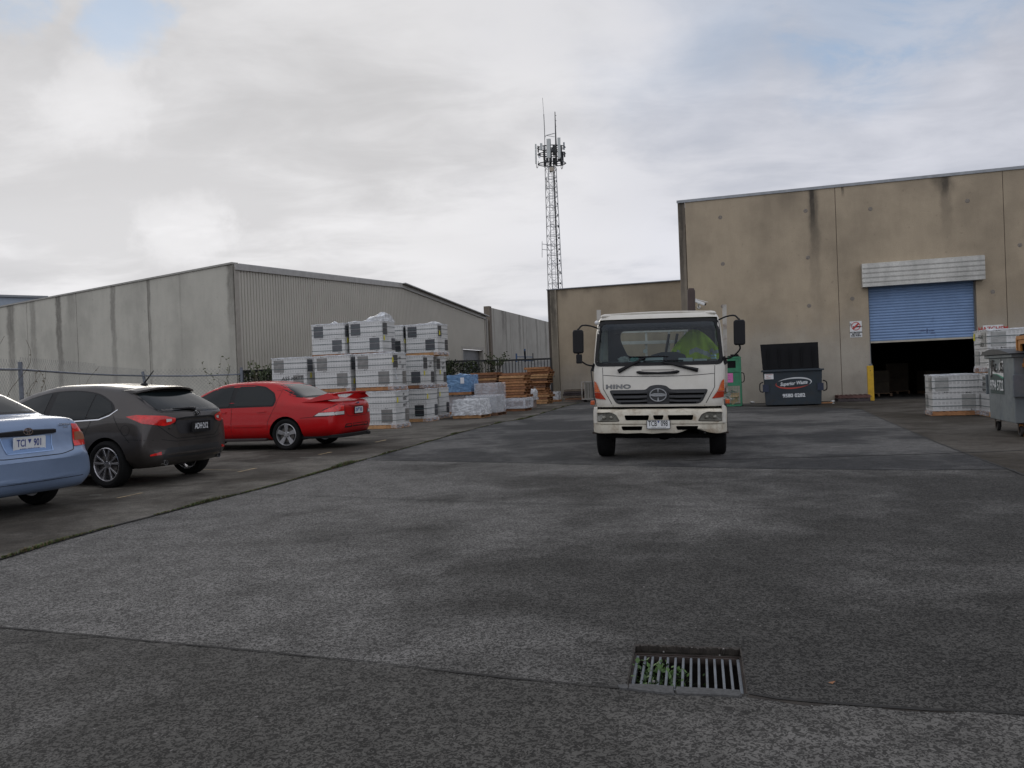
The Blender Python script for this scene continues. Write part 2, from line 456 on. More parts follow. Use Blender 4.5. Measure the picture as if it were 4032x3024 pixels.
# drainage pit corners on the ground
PIT = [G(2466, 2708), G(2943, 2732), G(2917, 2553), G(2500, 2538)]    # near left, near right, far right, far left
P3 = lambda *px: [G(*p) for p in px]
def flat(name, pts, z, m, label=None, cat=None, kind='structure'):
    bm = BM(); bm.faces.new([bm.verts.new((p[0], p[1], z)) for p in pts]); bmesh.ops.triangulate(bm, faces=bm.faces[:])
    o = obj(name, bm, m); 
    for p in o.data.polygons:
        if p.normal.z < 0: p.flip()
    return tag(o, label, cat, kind=kind)
bm = BM(); S = 400
out = [bm.verts.new(c) for c in ((-S, -S, 0), (S, -S, 0), (S, S * 2, 0), (-S, S * 2, 0))]
inn = [bm.verts.new((p.x, p.y, 0)) for p in PIT]
for i in range(4):
    j = (i + 1) % 4; bm.faces.new((out[i], out[j], inn[j], inn[i]))
tag(obj('ground', bm, GM_YARD), kind='structure')

crack_px = [(-500, 2362), (0, 2206), (365, 2096), (784, 1987), (1094, 1908), (1440, 1810), (1659, 1748.7), (1849, 1695), (1982, 1663), (2061, 1650.6), (2125, 1631.6), (2197, 1609.5), (2251, 1593.7), (2286, 1587)]
crack = [G(*p) for p in crack_px]
crack = [Vector(p) for p in spl(crack, 8, False)]
flat('car_park', [p for p in crack] + [(3.0, 52), (-60, 75), (-60, 1.5)], .004, GM_PARK)
drain_px = [(4400, 2010), (4032, 1872), (3965, 1846), (3792, 1783), (3698, 1747), (3580, 1696), (3458, 1643.7), (3390, 1612)]
drain = [G(*p) for p in drain_px]
slab_front = [G(*p) for p in ((1440, 1812), (2016, 1823), (2560, 1836), (3000, 1846), (3600, 1852), (3965, 1848))]
k0 = min(range(len(crack)), key=lambda i: (crack[i] - G(1440, 1810)).length)
flat('truck_slab', slab_front + drain[3:] + crack[k0:][::-1], .004, GM_SLAB)
flat('loading_apron', [G(3392, 1611)] + drain[::-1] + [(30, 12.0), (30, 27.5), (14.6, 32.1), (10.2, 33.45)], .004, GM_APRON)

flat('near_slab', P3((-400, 2437), (0, 2473), (775, 2546), (1400, 2606), (2016, 2675.5), (2435, 2714.7), (2466, 2722), (2943, 2748), (3064, 2757.5), (3474, 2789.5), (4032, 2817), (4500, 2838)) + [Vector((6, .3, 0)), Vector((-6, .3, 0))], .004, GM_NEAR)
# joints: thin dark strips, sealed or open
M_JOINT = mat('joint_dark', (.018, .017, .015), .95, var=.4, scale=9)
def strip(name, pts, w, m, z=.008, wob=.006, label=None, cat=None, step=.15, taper=False):
    bm = BM(); dense = []
    for a, b in zip(pts, pts[1:]):
        a = Vector(a); b = Vector(b); n = max(1, int((b - a).length / step)); dense += [a.lerp(b, i / n) for i in range(n)]
    dense.append(Vector(pts[-1])); prev = None; rnd = random.Random(len(pts) * 7 + int(w * 1000))
    for i, p in enumerate(dense):
        d = (dense[min(i + 1, len(dense) - 1)] - dense[max(i - 1, 0)]).normalized(); s = Vector((-d.y, d.x, 0))
        ww = w * (.55 + .9 * rnd.random()) / 2; q = p + s * rnd.uniform(-wob, wob)
        row = [bm.verts.new((q.x - s.x * ww, q.y - s.y * ww, z)), bm.verts.new((q.x + s.x * ww, q.y + s.y * ww, z))]
        if prev: bm.faces.new((prev[0], prev[1], row[1], row[0]))
        prev = row
    o = obj(name, bm, m)
    for p in o.data.polygons:
        if p.normal.z < 0: p.flip()
    return tag(o, label, cat, kind='structure')
strip('paving_joint', P3((-300, 2445), (0, 2473), (775, 2546), (1400, 2606), (2016, 2675.5), (2435, 2714.7), (2466, 2716)), .016, M_JOINT)
strip('paving_joint', P3((2946, 2737), (3064, 2757.5), (3474, 2789.5), (4032, 2817), (4400, 2835)), .018, M_JOINT)
strip('paving_joint', P3((601, 1934.4), (1300, 1956), (2016, 1982.7), (2500, 1992), (3064, 2003.7)), .012, M_JOINT)
strip('paving_joint', P3((2690, 1815), (2930, 1809), (3332, 1797.7), (3712, 1787), (4032, 1775), (4400, 1762)), .05, M_JOINT)
strip('paving_joint', drain, .035, M_JOINT)
strip('paving_joint', [Vector(p) for p in crack], .035, M_JOINT, z=.012)
strip('paving_joint', P3((0, 2540), (400, 2512)), .006, M_JOINT)
M_SOIL = mat('joint_soil', (.026, .021, .016), .95, var=.4, scale=8)
strip('dirt_trail', P3((2946, 2742), (3064, 2762), (3250, 2780)), .035, M_SOIL, z=.005, wob=.014, step=.05); strip('dirt_trail', P3((3474, 2796), (3760, 2812)), .022, M_SOIL, z=.005, wob=.012, step=.05)
# faded bay marks
M_MARK = mat('faded_paint', (.36, .27, .15), .8, var=.3, scale=30)
M_MARKW = mat('faded_white_paint', (.26, .25, .22), .8, var=.3, scale=30)
for a, b, w, m in (((463, 1963), (560, 1942.6), .05, M_MARK), ((352, 1952), (400, 1951), .03, M_MARKW), ((940, 1859.5), (1007, 1845), .06, M_MARK),
                   ((787, 1850.5), (953, 1853), .02, M_MARK), ((873, 1785), (932, 1785.5), .025, M_MARKW), ((968, 1785), (995, 1785), .025, M_MARKW),
                   ((1257, 1791), (1304, 1781.5), .06, M_MARK), ((1180, 1804), (1265, 1803.5), .02, M_MARKW), ((1480, 1742), (1520, 1733), .06, M_MARK), ((1036, 1785.5), (1230, 1784.5), .018, M_MARKW),
                   ((3270, 1762), (3330, 1757), .03, M_MARKW)):
    strip('bay_mark', P3(a, b), w, m, z=.009, wob=.004)

# weeds growing in the open joint
def grass_tuft(bm, p, n, h, spread, rnd):
    for _ in range(n):
        a = rnd.uniform(0, 6.28); l = h * rnd.uniform(.5, 1.3); w = .004 + .004 * rnd.random()
        q = p + Vector((rnd.gauss(0, spread), rnd.gauss(0, spread), 0)); d = Vector((math.cos(a), math.sin(a), 0)); s = Vector((-d.y, d.x, 0)) * w
        m_ = q + d * l * .25 + Vector((0, 0, l * .7)); t = q + d * l * rnd.uniform(.5, 1) + Vector((0, 0, l))
        v = [bm.verts.new(x) for x in (q - s, q + s, m_ + s * .7, m_ - s * .7, t)]
        f1 = bm.faces.new(v[:4]); f2 = bm.faces.new((v[3], v[2], v[4]))
        mi = 0 if rnd.random() > .42 else 1
        f1.material_index = f2.material_index = mi
M_GRASS = mat('weed_green', (.060, .088, .022), .7, var=.35, scale=3)
M_GRASSD = mat('weed_dry', (.10, .075, .035), .8, var=.3, scale=3)
bm = BM(); rnd = random.Random(3)
for a, b in zip(crack, crack[1:]):
    L = (b - a).length; dist = a.length
    if dist > 45: continue
    n = int(L * (110 if dist < 14 else 60))
    for _ in range(n):
        p = a.lerp(b, rnd.random()); g = mnoise.noise(p * .9)
        if g < -.35: continue
        p = p + Vector((0, 0, .01))
        grass_tuft(bm, p, 4, .014 + .03 * max(0, g) * 2, .006 + .012 * max(0, g), rnd)
tag(obj('grass', bm, [M_GRASS, M_GRASSD], fix=False), kind='stuff')

# ---- drainage pit
M_RUST = mat('rusty_steel', (.055, .042, .035), .75, .4, var=.35, scale=12)
M_GALV = mat('galvanised', (.17, .185, .20), .6, .5, var=.18, scale=9, dirt=.3, dirtc=(.12, .10, .08))
M_PITC = mat('pit_concrete', (.035, .030, .024), .95, var=.4, scale=8, bump=.5, bscale=40)
pit = thing('storm_drain', 'square steel grated storm drain sunk in the concrete, weeds showing under its left half', 'drain', (0, 0, 0))
def pq(u, v, z):                    # bilinear over the pit: u left-right, v near-far
    p = PIT[0].lerp(PIT[1], u).lerp(PIT[3].lerp(PIT[2], u), v); return Vector((p.x, p.y, z))
bm = BM()
for i in range(4):
    a, b = PIT[i], PIT[(i + 1) % 4]
    bm.faces.new([bm.verts.new(c) for c in ((a.x, a.y, 0), (b.x, b.y, 0), (b.x, b.y, -.75), (a.x, a.y, -.75))])
bm.faces.new([bm.verts.new((p.x, p.y, -.75)) for p in PIT])
obj('pit_wall', bm, M_PITC, pit, fix=False)
ZG = -.045
bm = BM()
for (u0, v0, u1, v1) in ((0.012, .06, .988, .06), (.988, .06, .988, .93), (.988, .93, .012, .93), (.012, .93, .012, .06)):
    bar(bm, pq(u0, v0, ZG - .01), pq(u1, v1, ZG - .01), .008, .05)
obj('frame', bm, M_RUST, pit)
bm = BM()
for (u0, v0, u1, v1) in ((0.035, .09, .965, .09), (.965, .88, .035, .88)):
    bm = BM(); bar(bm, pq(u0, v0, ZG), pq(u1, v1, ZG), .010, .03); obj('end_bar', bm, M_RUST, pit)
bm = BM()
for (u0, v0, u1, v1) in ((.965, .09, .965, .88), (.035, .88, .035, .09)):
    bar(bm, pq(u0, v0, ZG - .001), pq(u1, v1, ZG - .001), .014, .03)
NB = 14
for i in range(1, NB - 1):
    u = .035 + .93 * i / (NB - 1); bar(bm, pq(u, .09, ZG - .002), pq(u, .88, ZG - .002), .0115, .03)
obj('grate', bm, M_GALV, pit, bevel=.002)
bm = BM(); rnd = random.Random(5)                                     # chipped concrete lip on the far and side edges
def lip(u0, v0, u1, v1, n, inward):
    prev = None
    for i in range(n + 1):
        t = i / n; u, v = u0 + (u1 - u0) * t, v0 + (v1 - v0) * t
        j = rnd.uniform(.0, .03) + (.028 * max(0, mnoise.noise(Vector((t * 9, u0, v0)))))
        o_ = pq(u - inward[0] * .008, v - inward[1] * .008, .002); a_ = pq(u + inward[0] * j, v + inward[1] * j, .001 - rnd.random() * .005); b_ = pq(u + inward[0] * j * .5, v + inward[1] * j * .5, -.03)
        row = [bm.verts.new(x) for x in (o_, a_, b_)]
        if prev:
            for q in (0, 1): bm.faces.new((prev[q], prev[q + 1], row[q + 1], row[q]))
        prev = row
lip(0, 1, 1, 1, 60, (0, -1)); lip(0, 0, 0, 1, 36, (.35, 0)); lip(1, 0, 1, 1, 36, (-.35, 0))
obj('concrete_lip', bm, mat('lip_concrete', (.040, .034, .028), .9, var=.3, scale=20, bump=.6, bscale=90), pit)
# pale mortar strip in front, in three broken pieces
M_MORTAR = mat('mortar', (.070, .070, .069), .9, var=.35, scale=60, bump=.5, bscale=120)
for pts in (((2432, 2706), (2470, 2703), (2474, 2716), (2466, 2722), (2440, 2718)),
            ((2474, 2702), (2560, 2704), (2656, 2712), (2653, 2722), (2660, 2742), (2600, 2736), (2520, 2727), (2474, 2720)),
            ((2660, 2713), (2760, 2718), (2915, 2726), (2922, 2738), (2912, 2752), (2800, 2745), (2666, 2741), (2657, 2724))):
    bm = BM(); q = [G(*p) for p in pts]; c = sum(q, Vector()) / len(q)
    r = []
    for i, p in enumerate(q):
        n_ = q[(i + 1) % len(q)]
        for t in (0, .33, .66): r.append(p.lerp(n_, t) + Vector((rnd.uniform(-1, 1), rnd.uniform(-1, 1), 0)) * .0025)
    top = [bm.verts.new((p.x, p.y, .012)) for p in [c + (x - c) * .97 for x in r]]; bot = [bm.verts.new((p.x, p.y, .0005)) for p in r]
    bm.faces.new(top)
    for i in range(len(r)): bm.faces.new((bot[i], bot[(i + 1) % len(r)], top[(i + 1) % len(r)], top[i]))
    obj('mortar_edge', bm, M_MORTAR, pit, smooth=50)
# grit, a leaf and hairline cracks on the paving
bm = BM(); rr = random.Random(77)
for _ in range(650):
    y = 1.6 + 9 * rr.random() ** 1.6; x = (rr.random() - .5) * y * 1.5; s = rr.uniform(.0025, .006)
    if 1.0 < x < 1.75 and 3.4 < y < 4.2: continue
    M_ = Matrix.Translation((x, y, s * .5)) @ Matrix.Rotation(rr.random() * 6, 4, 'Z') @ Matrix.Diagonal((s * rr.uniform(.7, 1.6), s, s * .6, 1))
    bmesh.ops.create_cube(bm, size=1.6, matrix=M_)
tag(obj('grit', bm, mat('grit', (.16, .15, .14), .9, var=.4, scale=90)), kind='stuff')
p = G(3275, 2692); bm = BM(); v = [bm.verts.new(c) for c in ((-.016, 0, .004), (0, -.009, .001), (.018, .002, .009), (.001, .010, .003))]; bm.faces.new((v[0], v[1], v[2], v[3]))
tag(obj('fallen_leaf', bm, mat('leaf_orange', (.28, .13, .06), .8), None, (p.x, p.y, .002)), 'small orange dry leaf lying on the paving right of the storm drain', 'leaf')
for pts in ([(2505, 2536), (2512, 2512), (2500, 2494), (2511, 2478), (2504, 2462)], [(2915, 2552), (2926, 2538), (2922, 2520)], [(700, 2210), (820, 2195), (905, 2212), (1010, 2190)]):
    strip('hairline_crack', P3(*pts), .004, M_JOINT, z=.003, wob=.004, step=.02)
# weeds in the pit
def leafy(bm, p, n, h, rnd, size=.02):
    for _ in range(n):
        a = rnd.uniform(0, 6.28); e = rnd.uniform(.1, 1.2); l = size * rnd.uniform(.6, 1.3)
        q = p + Vector((rnd.gauss(0, h * .35), rnd.gauss(0, h * .35), rnd.uniform(0, h)))
        d = Vector((math.cos(a) * math.cos(e), math.sin(a) * math.cos(e), math.sin(e))); s = d.cross(Vector((0, 0, 1))).normalized() * l * .38
        v = [bm.verts.new(x) for x in (q, q + d * l * .5 + s, q + d * l, q + d * l * .5 - s)]
        f = bm.faces.new(v); f.material_index = 0 if rnd.random() > .25 else 1
M_LEAF = mat('weed_leaf', (.065, .13, .025), .55, var=.4, scale=15)
M_LEAF2 = mat('weed_leaf_dark', (.035, .075, .018), .6, var=.3, scale=15)
for u, v, h, kind, lab in ((.16, .62, .14, 'l', 'leafy green weed under the far left bars of the storm drain grate'),
                           (.09, .25, .12, 'l', 'leafy green weed in the near left corner of the storm drain'),
                           (.27, .30, .17, 'g', 'tallest grassy weed poking through the left bars of the storm drain grate'),
                           (.36, .55, .12, 'l', 'dark green weed below the middle left bars of the storm drain'),
                           (.68, .25, .10, 'g', 'small grass tuft right of centre under the storm drain grate')):
    bm = BM(); p = pq(u, v, -.16)
    if kind == 'l': leafy(bm, p, 120, h, rnd, .030); leafy(bm, p + Vector((.05, .02, 0)), 60, h, rnd, .024); grass_tuft(bm, p - Vector((0, 0, .05)), 12, h * .7, .03, rnd)
    else:
        for _ in range(14): grass_tuft(bm, p - Vector((0, 0, .06)), 6, h * .85, .028, rnd)
        leafy(bm, p, 40, h, rnd, .026)
    tube(bm, [p - Vector((0, 0, .5)), p], .004, 5)
    tag(obj('weed', bm, [M_LEAF, M_LEAF2], fix=False), lab, 'weed', 'weeds in the storm drain')

# ================================================================= RIGHT BUILDING (tall)
K = Vector((7.39, 34.3, 0))
def rb(px, py): return onplane(px, py, K, A.x, A.y)
bld = thing('warehouse', 'tall tan concrete panel warehouse with a half-open blue roller door', 'building', K, GRID)
st = []
for px, hw, ln, s_ in ((3196, .13, 2.2, .92), (3200, .22, 3.4, .45), (3318, .08, .6, .7), (3720, .17, 1.3, .7), (3716, .55, .9, .5), (3722, .30, 3.0, .35), (3100, .5, 1.1, .22), (3200, .30, 7, .32)):
    x_, z_ = rb(px, 744); st.append((x_, hw, 8.75, ln, s_))
M_RB = concrete('tan_concrete', (.355, .290, .205), st, low=(.345, .312, .258), lowz=2.6)
M_CAP = mat('zinc_flashing', (.26, .27, .28), .45, .6, var=.15)
M_DARK = mat('void_black', (.012, .012, .012), .9, var=0)
HT = 8.72
js = [0.30, rb(3296, 1000)[0], rb(3958, 1000)[0], rb(3958, 1000)[0] + 6.15, rb(3958, 1000)[0] + 12.3]
dx0, _ = rb(3425, 1352); dx1, _ = rb(3850, 1333); 
_, dzb = rb(3600, 1343); hx0, hz0 = rb(3392, 1134); hx1, _ = rb(3871, 1103); _, hz1 = rb(3392, 1041); _, hz1b = rb(3871, 1010)
hz1 = (hz1 + hz1b) / 2; dzt = hz0 + .15
for i in range(len(js) - 1):
    a_, b_ = js[i] + .012, js[i + 1] - .012; bm = BM()
    if a_ < dx0 < b_:
        box(bm, a_, dx0, 0, .18, 0, HT); box(bm, dx1, b_, 0, .18, 0, HT); box(bm, dx0, dx1, 0, .18, dzt, HT)
        bmesh.ops.remove_doubles(bm, verts=bm.verts, dist=1e-4)
    else: box(bm, a_, b_, 0, .18, 0, HT)
    obj('wall_panel', bm, M_RB, bld)
bm = BM(); box(bm, 0.0, .285, .04, .30, 0, HT - .02); obj('corner_column', bm, concrete('stained_column', (.20, .17, .13), ((.1, .12, 8.7, 6, .8), (.2, .1, 8.7, 3, .6))), bld)
for x_ in js[1:-1]: bm = BM(); box(bm, x_ - .011, x_ + .011, .02, .17, 0, HT - .01); obj('joint_sealant', bm, mat('sealant', (.13, .10, .07), .8), bld)
bm = BM(); box(bm, -.03, js[-1], -.035, .30, HT, HT + .055); box(bm, -.03, js[-1], -.04, -.034, HT - .06, HT + .05); obj('parapet_flashing', bm, M_CAP, bld)
bm = BM(); box(bm, .01, .2, .3, 14.2, 0, HT); obj('side_wall', bm, M_RB, bld)
bm = BM(); box(bm, .2, js[-1], 27.8, 28, 0, 7.6); box(bm, js[-1] - .2, js[-1], .18, 27.8, 0, 7.6); box(bm, .2, js[-1], .18, 28, 7.6, 7.75); obj('roof', bm, mat('roof_dark', (.10, .10, .10), .7), bld)
bm = BM(); box(bm, .01, .2, 14.2, 28, 0, 7.6); obj('rear_side_wall', bm, M_RB, bld)
M_PLUG = mat('grout_plug', (.21, .185, .155), .9, var=.3, scale=20)
for px, py in ((2836, 856), (2846, 1039), (3427, 823), (3172, 830), (3181, 1014), (3186, 1204), (3356, 1176), (3809, 791), (3909, 1149), (4016, 965), (2846, 1206)):
    x_, z_ = rb(px, py); bm = BM(); lathe(bm, [(.085, 0), (.08, -.006), (.05, -.009), (.001, -.009)], 11, 'y', (x_, 0, z_)); obj('grout_plug', bm, M_PLUG, bld)
# hood: galvanised ribbed box over the door
bm = BM(); n = 5; hh = hz1 - hz0
for i in range(n):
    z0 = hz0 + hh * i / n; z1 = hz0 + hh * (i + 1) / n
    prism(bm, [(-.36, z0), (-.36, z1 - .05), (-.33, z1 - .028), (-.33, z1), (-.02, z1), (-.02, z0)], hx0, hx1, 'yz')
m, k = newmat('galvanised_ribs', .4, .55); x_, y_, z_ = k.sep()
k.col(k.mul((.50, .49, .45), k.math('MULTIPLY', k.ss(k.noise(1.2, 5, .6, scl=(1, 1, .25)), .3, .7, .68, 1.12), k.ss(k.noise(14, 4, .7), .3, .7, .9, 1.08))))
obj('door_hood', bm, m, bld)
# roller curtain
bm = BM(); pr = []; z = dzb + .06; lath = .112
while z < dzt + .3:
    for t, d in ((0, 0), (.15, .02), (.5, .03), (.85, .02)): pr.append((z + t * lath, -d))
    z += lath
for i in range(len(pr) - 1):
    (z0, d0), (z1, d1) = pr[i], pr[i + 1]
    bm.faces.new([bm.verts.new(c) for c in ((dx0 - .03, .24 + d0, z0), (dx1 + .03, .24 + d0, z0), (dx1 + .03, .24 + d1, z1), (dx0 - .03, .24 + d1, z1))])
bmesh.ops.remove_doubles(bm, verts=bm.verts, dist=1e-4)
m, k = newmat('blue_curtain', .5)
k.col(k.mix(k.ss(k.noise(1.3, 6, .65, scl=(1, 1, .5), loc=(3, 0, 4)), .60, .74, 0, .45), k.mul((.19, .29, .47), k.ss(k.noise(1.0, 4, .6), .3, .7, .92, 1.08)), (.05, .08, .16)))
cur = obj('roller_curtain', bm, m, bld, smooth=60)
bm = BM(); box(bm, dx0 - .03, dx1 + .03, .20, .27, dzb, dzb + .07); obj('bottom_rail', bm, mat('rail_cream', (.40, .37, .30), .6), bld)
for a_, b_ in ((dx0 - .012, dx0 + .05), (dx1 - .05, dx1 + .012)): bm = BM(); box(bm, a_, b_, .181, .30, 0, dzt); obj('door_guide', bm, mat('guide_steel', (.16, .17, .18), .5, .4), bld)
# grease marks where the lock is
xs, zs = rb(3655, 1302); bm = BM()
for dx_, dz_, w_, h_ in ((0, 0, .07, .22), (-.16, .02, .26, .06), (.16, .0, .22, .05), (-.45, -.06, .5, .04), (.20, -.09, .2, .05)):
    prism(bm, ell(xs + dx_, zs + dz_, w_ / 2, h_ / 2, 12), .212, .218, 'xz')
obj('lock_mark', bm, mat('grease', (.06, .09, .18), .7, var=.5, scale=18), bld)
# ---- inside the warehouse, barely lit
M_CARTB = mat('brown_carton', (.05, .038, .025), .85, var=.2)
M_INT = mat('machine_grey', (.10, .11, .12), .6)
def local(x, y, z=0): return K + A * x + B * y + Vector((0, 0, z))
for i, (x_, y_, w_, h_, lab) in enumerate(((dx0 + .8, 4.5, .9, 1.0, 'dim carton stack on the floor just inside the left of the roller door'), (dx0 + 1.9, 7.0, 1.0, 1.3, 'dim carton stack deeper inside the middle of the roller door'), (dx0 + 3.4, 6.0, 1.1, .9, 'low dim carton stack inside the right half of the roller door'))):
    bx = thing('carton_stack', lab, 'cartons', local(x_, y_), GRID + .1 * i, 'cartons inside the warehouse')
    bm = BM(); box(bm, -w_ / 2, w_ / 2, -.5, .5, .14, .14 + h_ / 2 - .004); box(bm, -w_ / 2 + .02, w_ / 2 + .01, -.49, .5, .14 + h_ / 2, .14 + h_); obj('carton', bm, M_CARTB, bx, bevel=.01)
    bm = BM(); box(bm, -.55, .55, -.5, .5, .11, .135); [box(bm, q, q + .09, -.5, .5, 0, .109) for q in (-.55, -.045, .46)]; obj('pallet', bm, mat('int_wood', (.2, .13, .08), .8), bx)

# ================================================================= LOW BUILDING behind
K2 = Vector((2.46, 50.5, 0))
lowb = thing('low_warehouse', 'lower tan concrete warehouse wall set back behind the truck', 'building', K2, GRID)
H2 = 6.93
M_LB = concrete('tan_concrete_low', (.33, .272, .195), ((1.1, .3, 6.93, .8, .35), (2.6, .4, 6.93, .5, .3), (.5, .15, 6.9, 3, .4)), low=(.30, .27, .225), lowz=1.5)
bm = BM(); box(bm, .62, 12, 0, .2, 0, H2); box(bm, .62, 12, .2, 9, 6.1, 6.3); box(bm, .62, .8, .2, 9, 0, 6.1); obj('wall_panel', bm, M_LB, lowb)
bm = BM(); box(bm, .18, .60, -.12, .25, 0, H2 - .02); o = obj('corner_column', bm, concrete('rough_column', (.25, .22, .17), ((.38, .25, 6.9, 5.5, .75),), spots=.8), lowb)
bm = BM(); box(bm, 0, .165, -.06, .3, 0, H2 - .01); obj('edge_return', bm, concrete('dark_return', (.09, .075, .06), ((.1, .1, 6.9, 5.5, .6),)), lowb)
bm = BM(); box(bm, -.03, 12, -.15, .3, H2, H2 + .05); obj('parapet_flashing', bm, mat('grey_flashing', (.20, .21, .23), .5, .3), lowb)

# ================================================================= LEFT BUILDING (gable)
C0 = Vector((-10.3, 30, 0)); LW = Vector((-math.sin(R(54.8)), math.cos(R(54.8)), 0))
lwh = thing('gabled_warehouse', 'long grey warehouse with concrete side wall and beige ribbed metal gable', 'building', C0, 0)
def lwx(px, py): return onplane(px, py, C0, LW.x, LW.y)
ang = math.atan2(LW.y, LW.x)
js = [0] + [lwx(px, 1300)[0] for px in (586, 304, 108)]
d_ = js[-1] - js[-2]; js += [js[-1] + d_, js[-1] + 2 * d_, js[-1] + 3 * d_, js[-1] + 4 * d_]
_, hC = lwx(929, 1037)
_, hC2 = lwx(2, 1210)
st = [(lwx(px, 1300)[0], hw, 8, ln, s_) for px, hw, ln, s_ in ((916, .35, 7.0, .6), (905, .2, 2.5, .5), (591, .16, 9, .55), (447, .30, 9, .55), (285, .5, 5, .30), (233, .38, 9, .72), (131, .4, 9, .40), (43, .55, 9, .60), (715, .1, 7, .22), (660, .5, 2.0, .25), (800, .7, 1.6, .25))]
M_LC = concrete('grey_concrete', (.43, .415, .36), st, cloud=.13, spots=.35)
for i in range(len(js) - 1):
    a_, b_ = js[i] + .02, js[i + 1] - .02
    ha = hC + (hC2 - hC) * a_ / lwx(2, 1210)[0]; hb = hC + (hC2 - hC) * b_ / lwx(2, 1210)[0]
    bm = BM(); prism(bm, [(a_, 0), (b_, 0), (b_, hb), (a_, ha)], -.2, 0, 'xz')
    obj('wall_panel', bm, M_LC, lwh, rz=ang)
for x_ in js[1:]: bm = BM(); box(bm, x_ - .019, x_ + .019, -.17, -.03, 0, 5); obj('joint_sealant', bm, mat('joint_black', (.05, .045, .04), .9), lwh, rz=ang)
bm = BM(); e = js[-1]; he = hC + (hC2 - hC) * e / lwx(2, 1210)[0]
prism(bm, [(0, hC), (e, he), (e, he + .07), (0, hC + .07)], -.24, .05, 'xz'); obj('parapet_flashing', bm, mat('flashing_tan', (.30, .29, .26), .5, .2), lwh, rz=ang)
# gable
GD = Vector((B.x, B.y, 0)); gang = math.atan2(B.y, B.x)
def gx(px, py): return onplane(px, py, C0, B.x, B.y)
LG = gx(1905, 1250)[0]; xr, zr = gx(1575, 1124); _, z0g = gx(932, 1052); _, z1g = gx(1904, 1250)
ze = (z0g + z1g) / 2
def gtop(x): return z0g + (zr - z0g) * x / xr if x < xr else zr + (z1g - zr) * (x - xr) / (LG - xr)
M_CLAD = mat('beige_cladding', (.42, .395, .34), .55, 0, var=.06, scale=.6)
dgx0 = gx(1820, 1375)[0]; dgx1 = gx(1899, 1380)[0]; dgz = gx(1860, 1377)[1]
bm = BM(); per = .19; x = .25; prof = []
while x < LG:
    prof += [(x, .05), (x + per * .70, .05), (x + per * .76, 0), (x + per * .94, 0)]; x += per
for (xa, ya), (xb, yb) in zip(prof, prof[1:]):
    zb_ = dgz if dgx0 < (xa + xb) / 2 < dgx1 else 0
    bm.faces.new([bm.verts.new(c) for c in ((xa, -ya, zb_), (xb, -yb, zb_), (xb, -yb, gtop(xb)), (xa, -ya, gtop(xa)))])
bmesh.ops.remove_doubles(bm, verts=bm.verts, dist=1e-4)
obj('gable_cladding', bm, M_CLAD, lwh, rz=gang)
bm = BM(); bar(bm, (.12, -.06, 0), (.12, -.06, z0g), .25, .02, (0, 1, 0)); obj('corner_trim', bm, mat('trim_beige', (.30, .275, .235), .5), lwh, rz=gang); bm = BM(); bar(bm, (LG, -.05, 0), (LG, -.05, z1g), .12, .1, (0, 1, 0)); obj('corner_trim', bm, mat('trim_beige', (.30, .275, .235), .5), lwh, rz=gang)
bm = BM()
for xa, xb in ((0.02, xr), (xr, LG + .1)):
    prism(bm, [(xa, gtop(xa) - .13), (xb, gtop(min(xb, LG)) - .13), (xb, gtop(min(xb, LG)) + .08), (xa, gtop(xa) + .08)], -.13, -.045, 'xz')
obj('barge_board', bm, mat('barge', (.33, .32, .30), .5), lwh, rz=gang)
bm = BM()   # roof sheets running back from the gable, with a small overhang
for xa, xb in ((-.0, xr), (xr, LG + .3)):
    za, zb = gtop(xa) + .085, gtop(xb) + .085
    sh = LW.dot(B) * 38; dp = LW.dot(Vector((-B.y, B.x, 0))) * 38; ov = -.35 if xa > .1 else -.12; ia = .25 if xa < .1 else 0
    co = [(xa + ia, ov, za), (xb, ov, zb), (xb + sh, dp, zb), (xa + ia + sh, dp, za)]
    hexa(bm, co + [(c[0], c[1], c[2] + .05) for c in co])
obj('roof', bm, mat('roof_sheet', (.36, .36, .35), .45, .3), lwh, rz=gang)
bm = BM(); box(bm, dgx0, dgx1, .25, .28, 0, dgz)
for i in range(int(dgz / .09)): box(bm, dgx0, dgx1, .235, .2499, i * .09, i * .09 + .05)
obj('roller_door', bm, mat('grey_shutter', (.17, .175, .18), .5, .3), lwh, rz=gang)
bm = BM()
for a_, b_ in ((dgx0 - .25, dgx0), (dgx1, dgx1 + .25)): box(bm, a_, b_, -.06, -.04, 0, dgz + .2)
box(bm, dgx0 - .001, dgx1 + .001, -.06, -.04, dgz, dgz + .2); box(bm, dgx0 - .02, dgx0, -.04, .27, 0, dgz); box(bm, dgx1, dgx1 + .02, -.04, .27, 0, dgz)
obj('door_surround', bm, mat('surround', (.34, .32, .28), .6), lwh, rz=gang)
bm = BM(); p = at(1692.6, 1166, 52.0) - C0
tube(bm, [p - Vector((0, 0, .7)), p + Vector((0, 0, .25))], .06, 8); obj('vent_pipe', bm, mat('vent_pvc', (.5, .5, .5), .5), lwh)

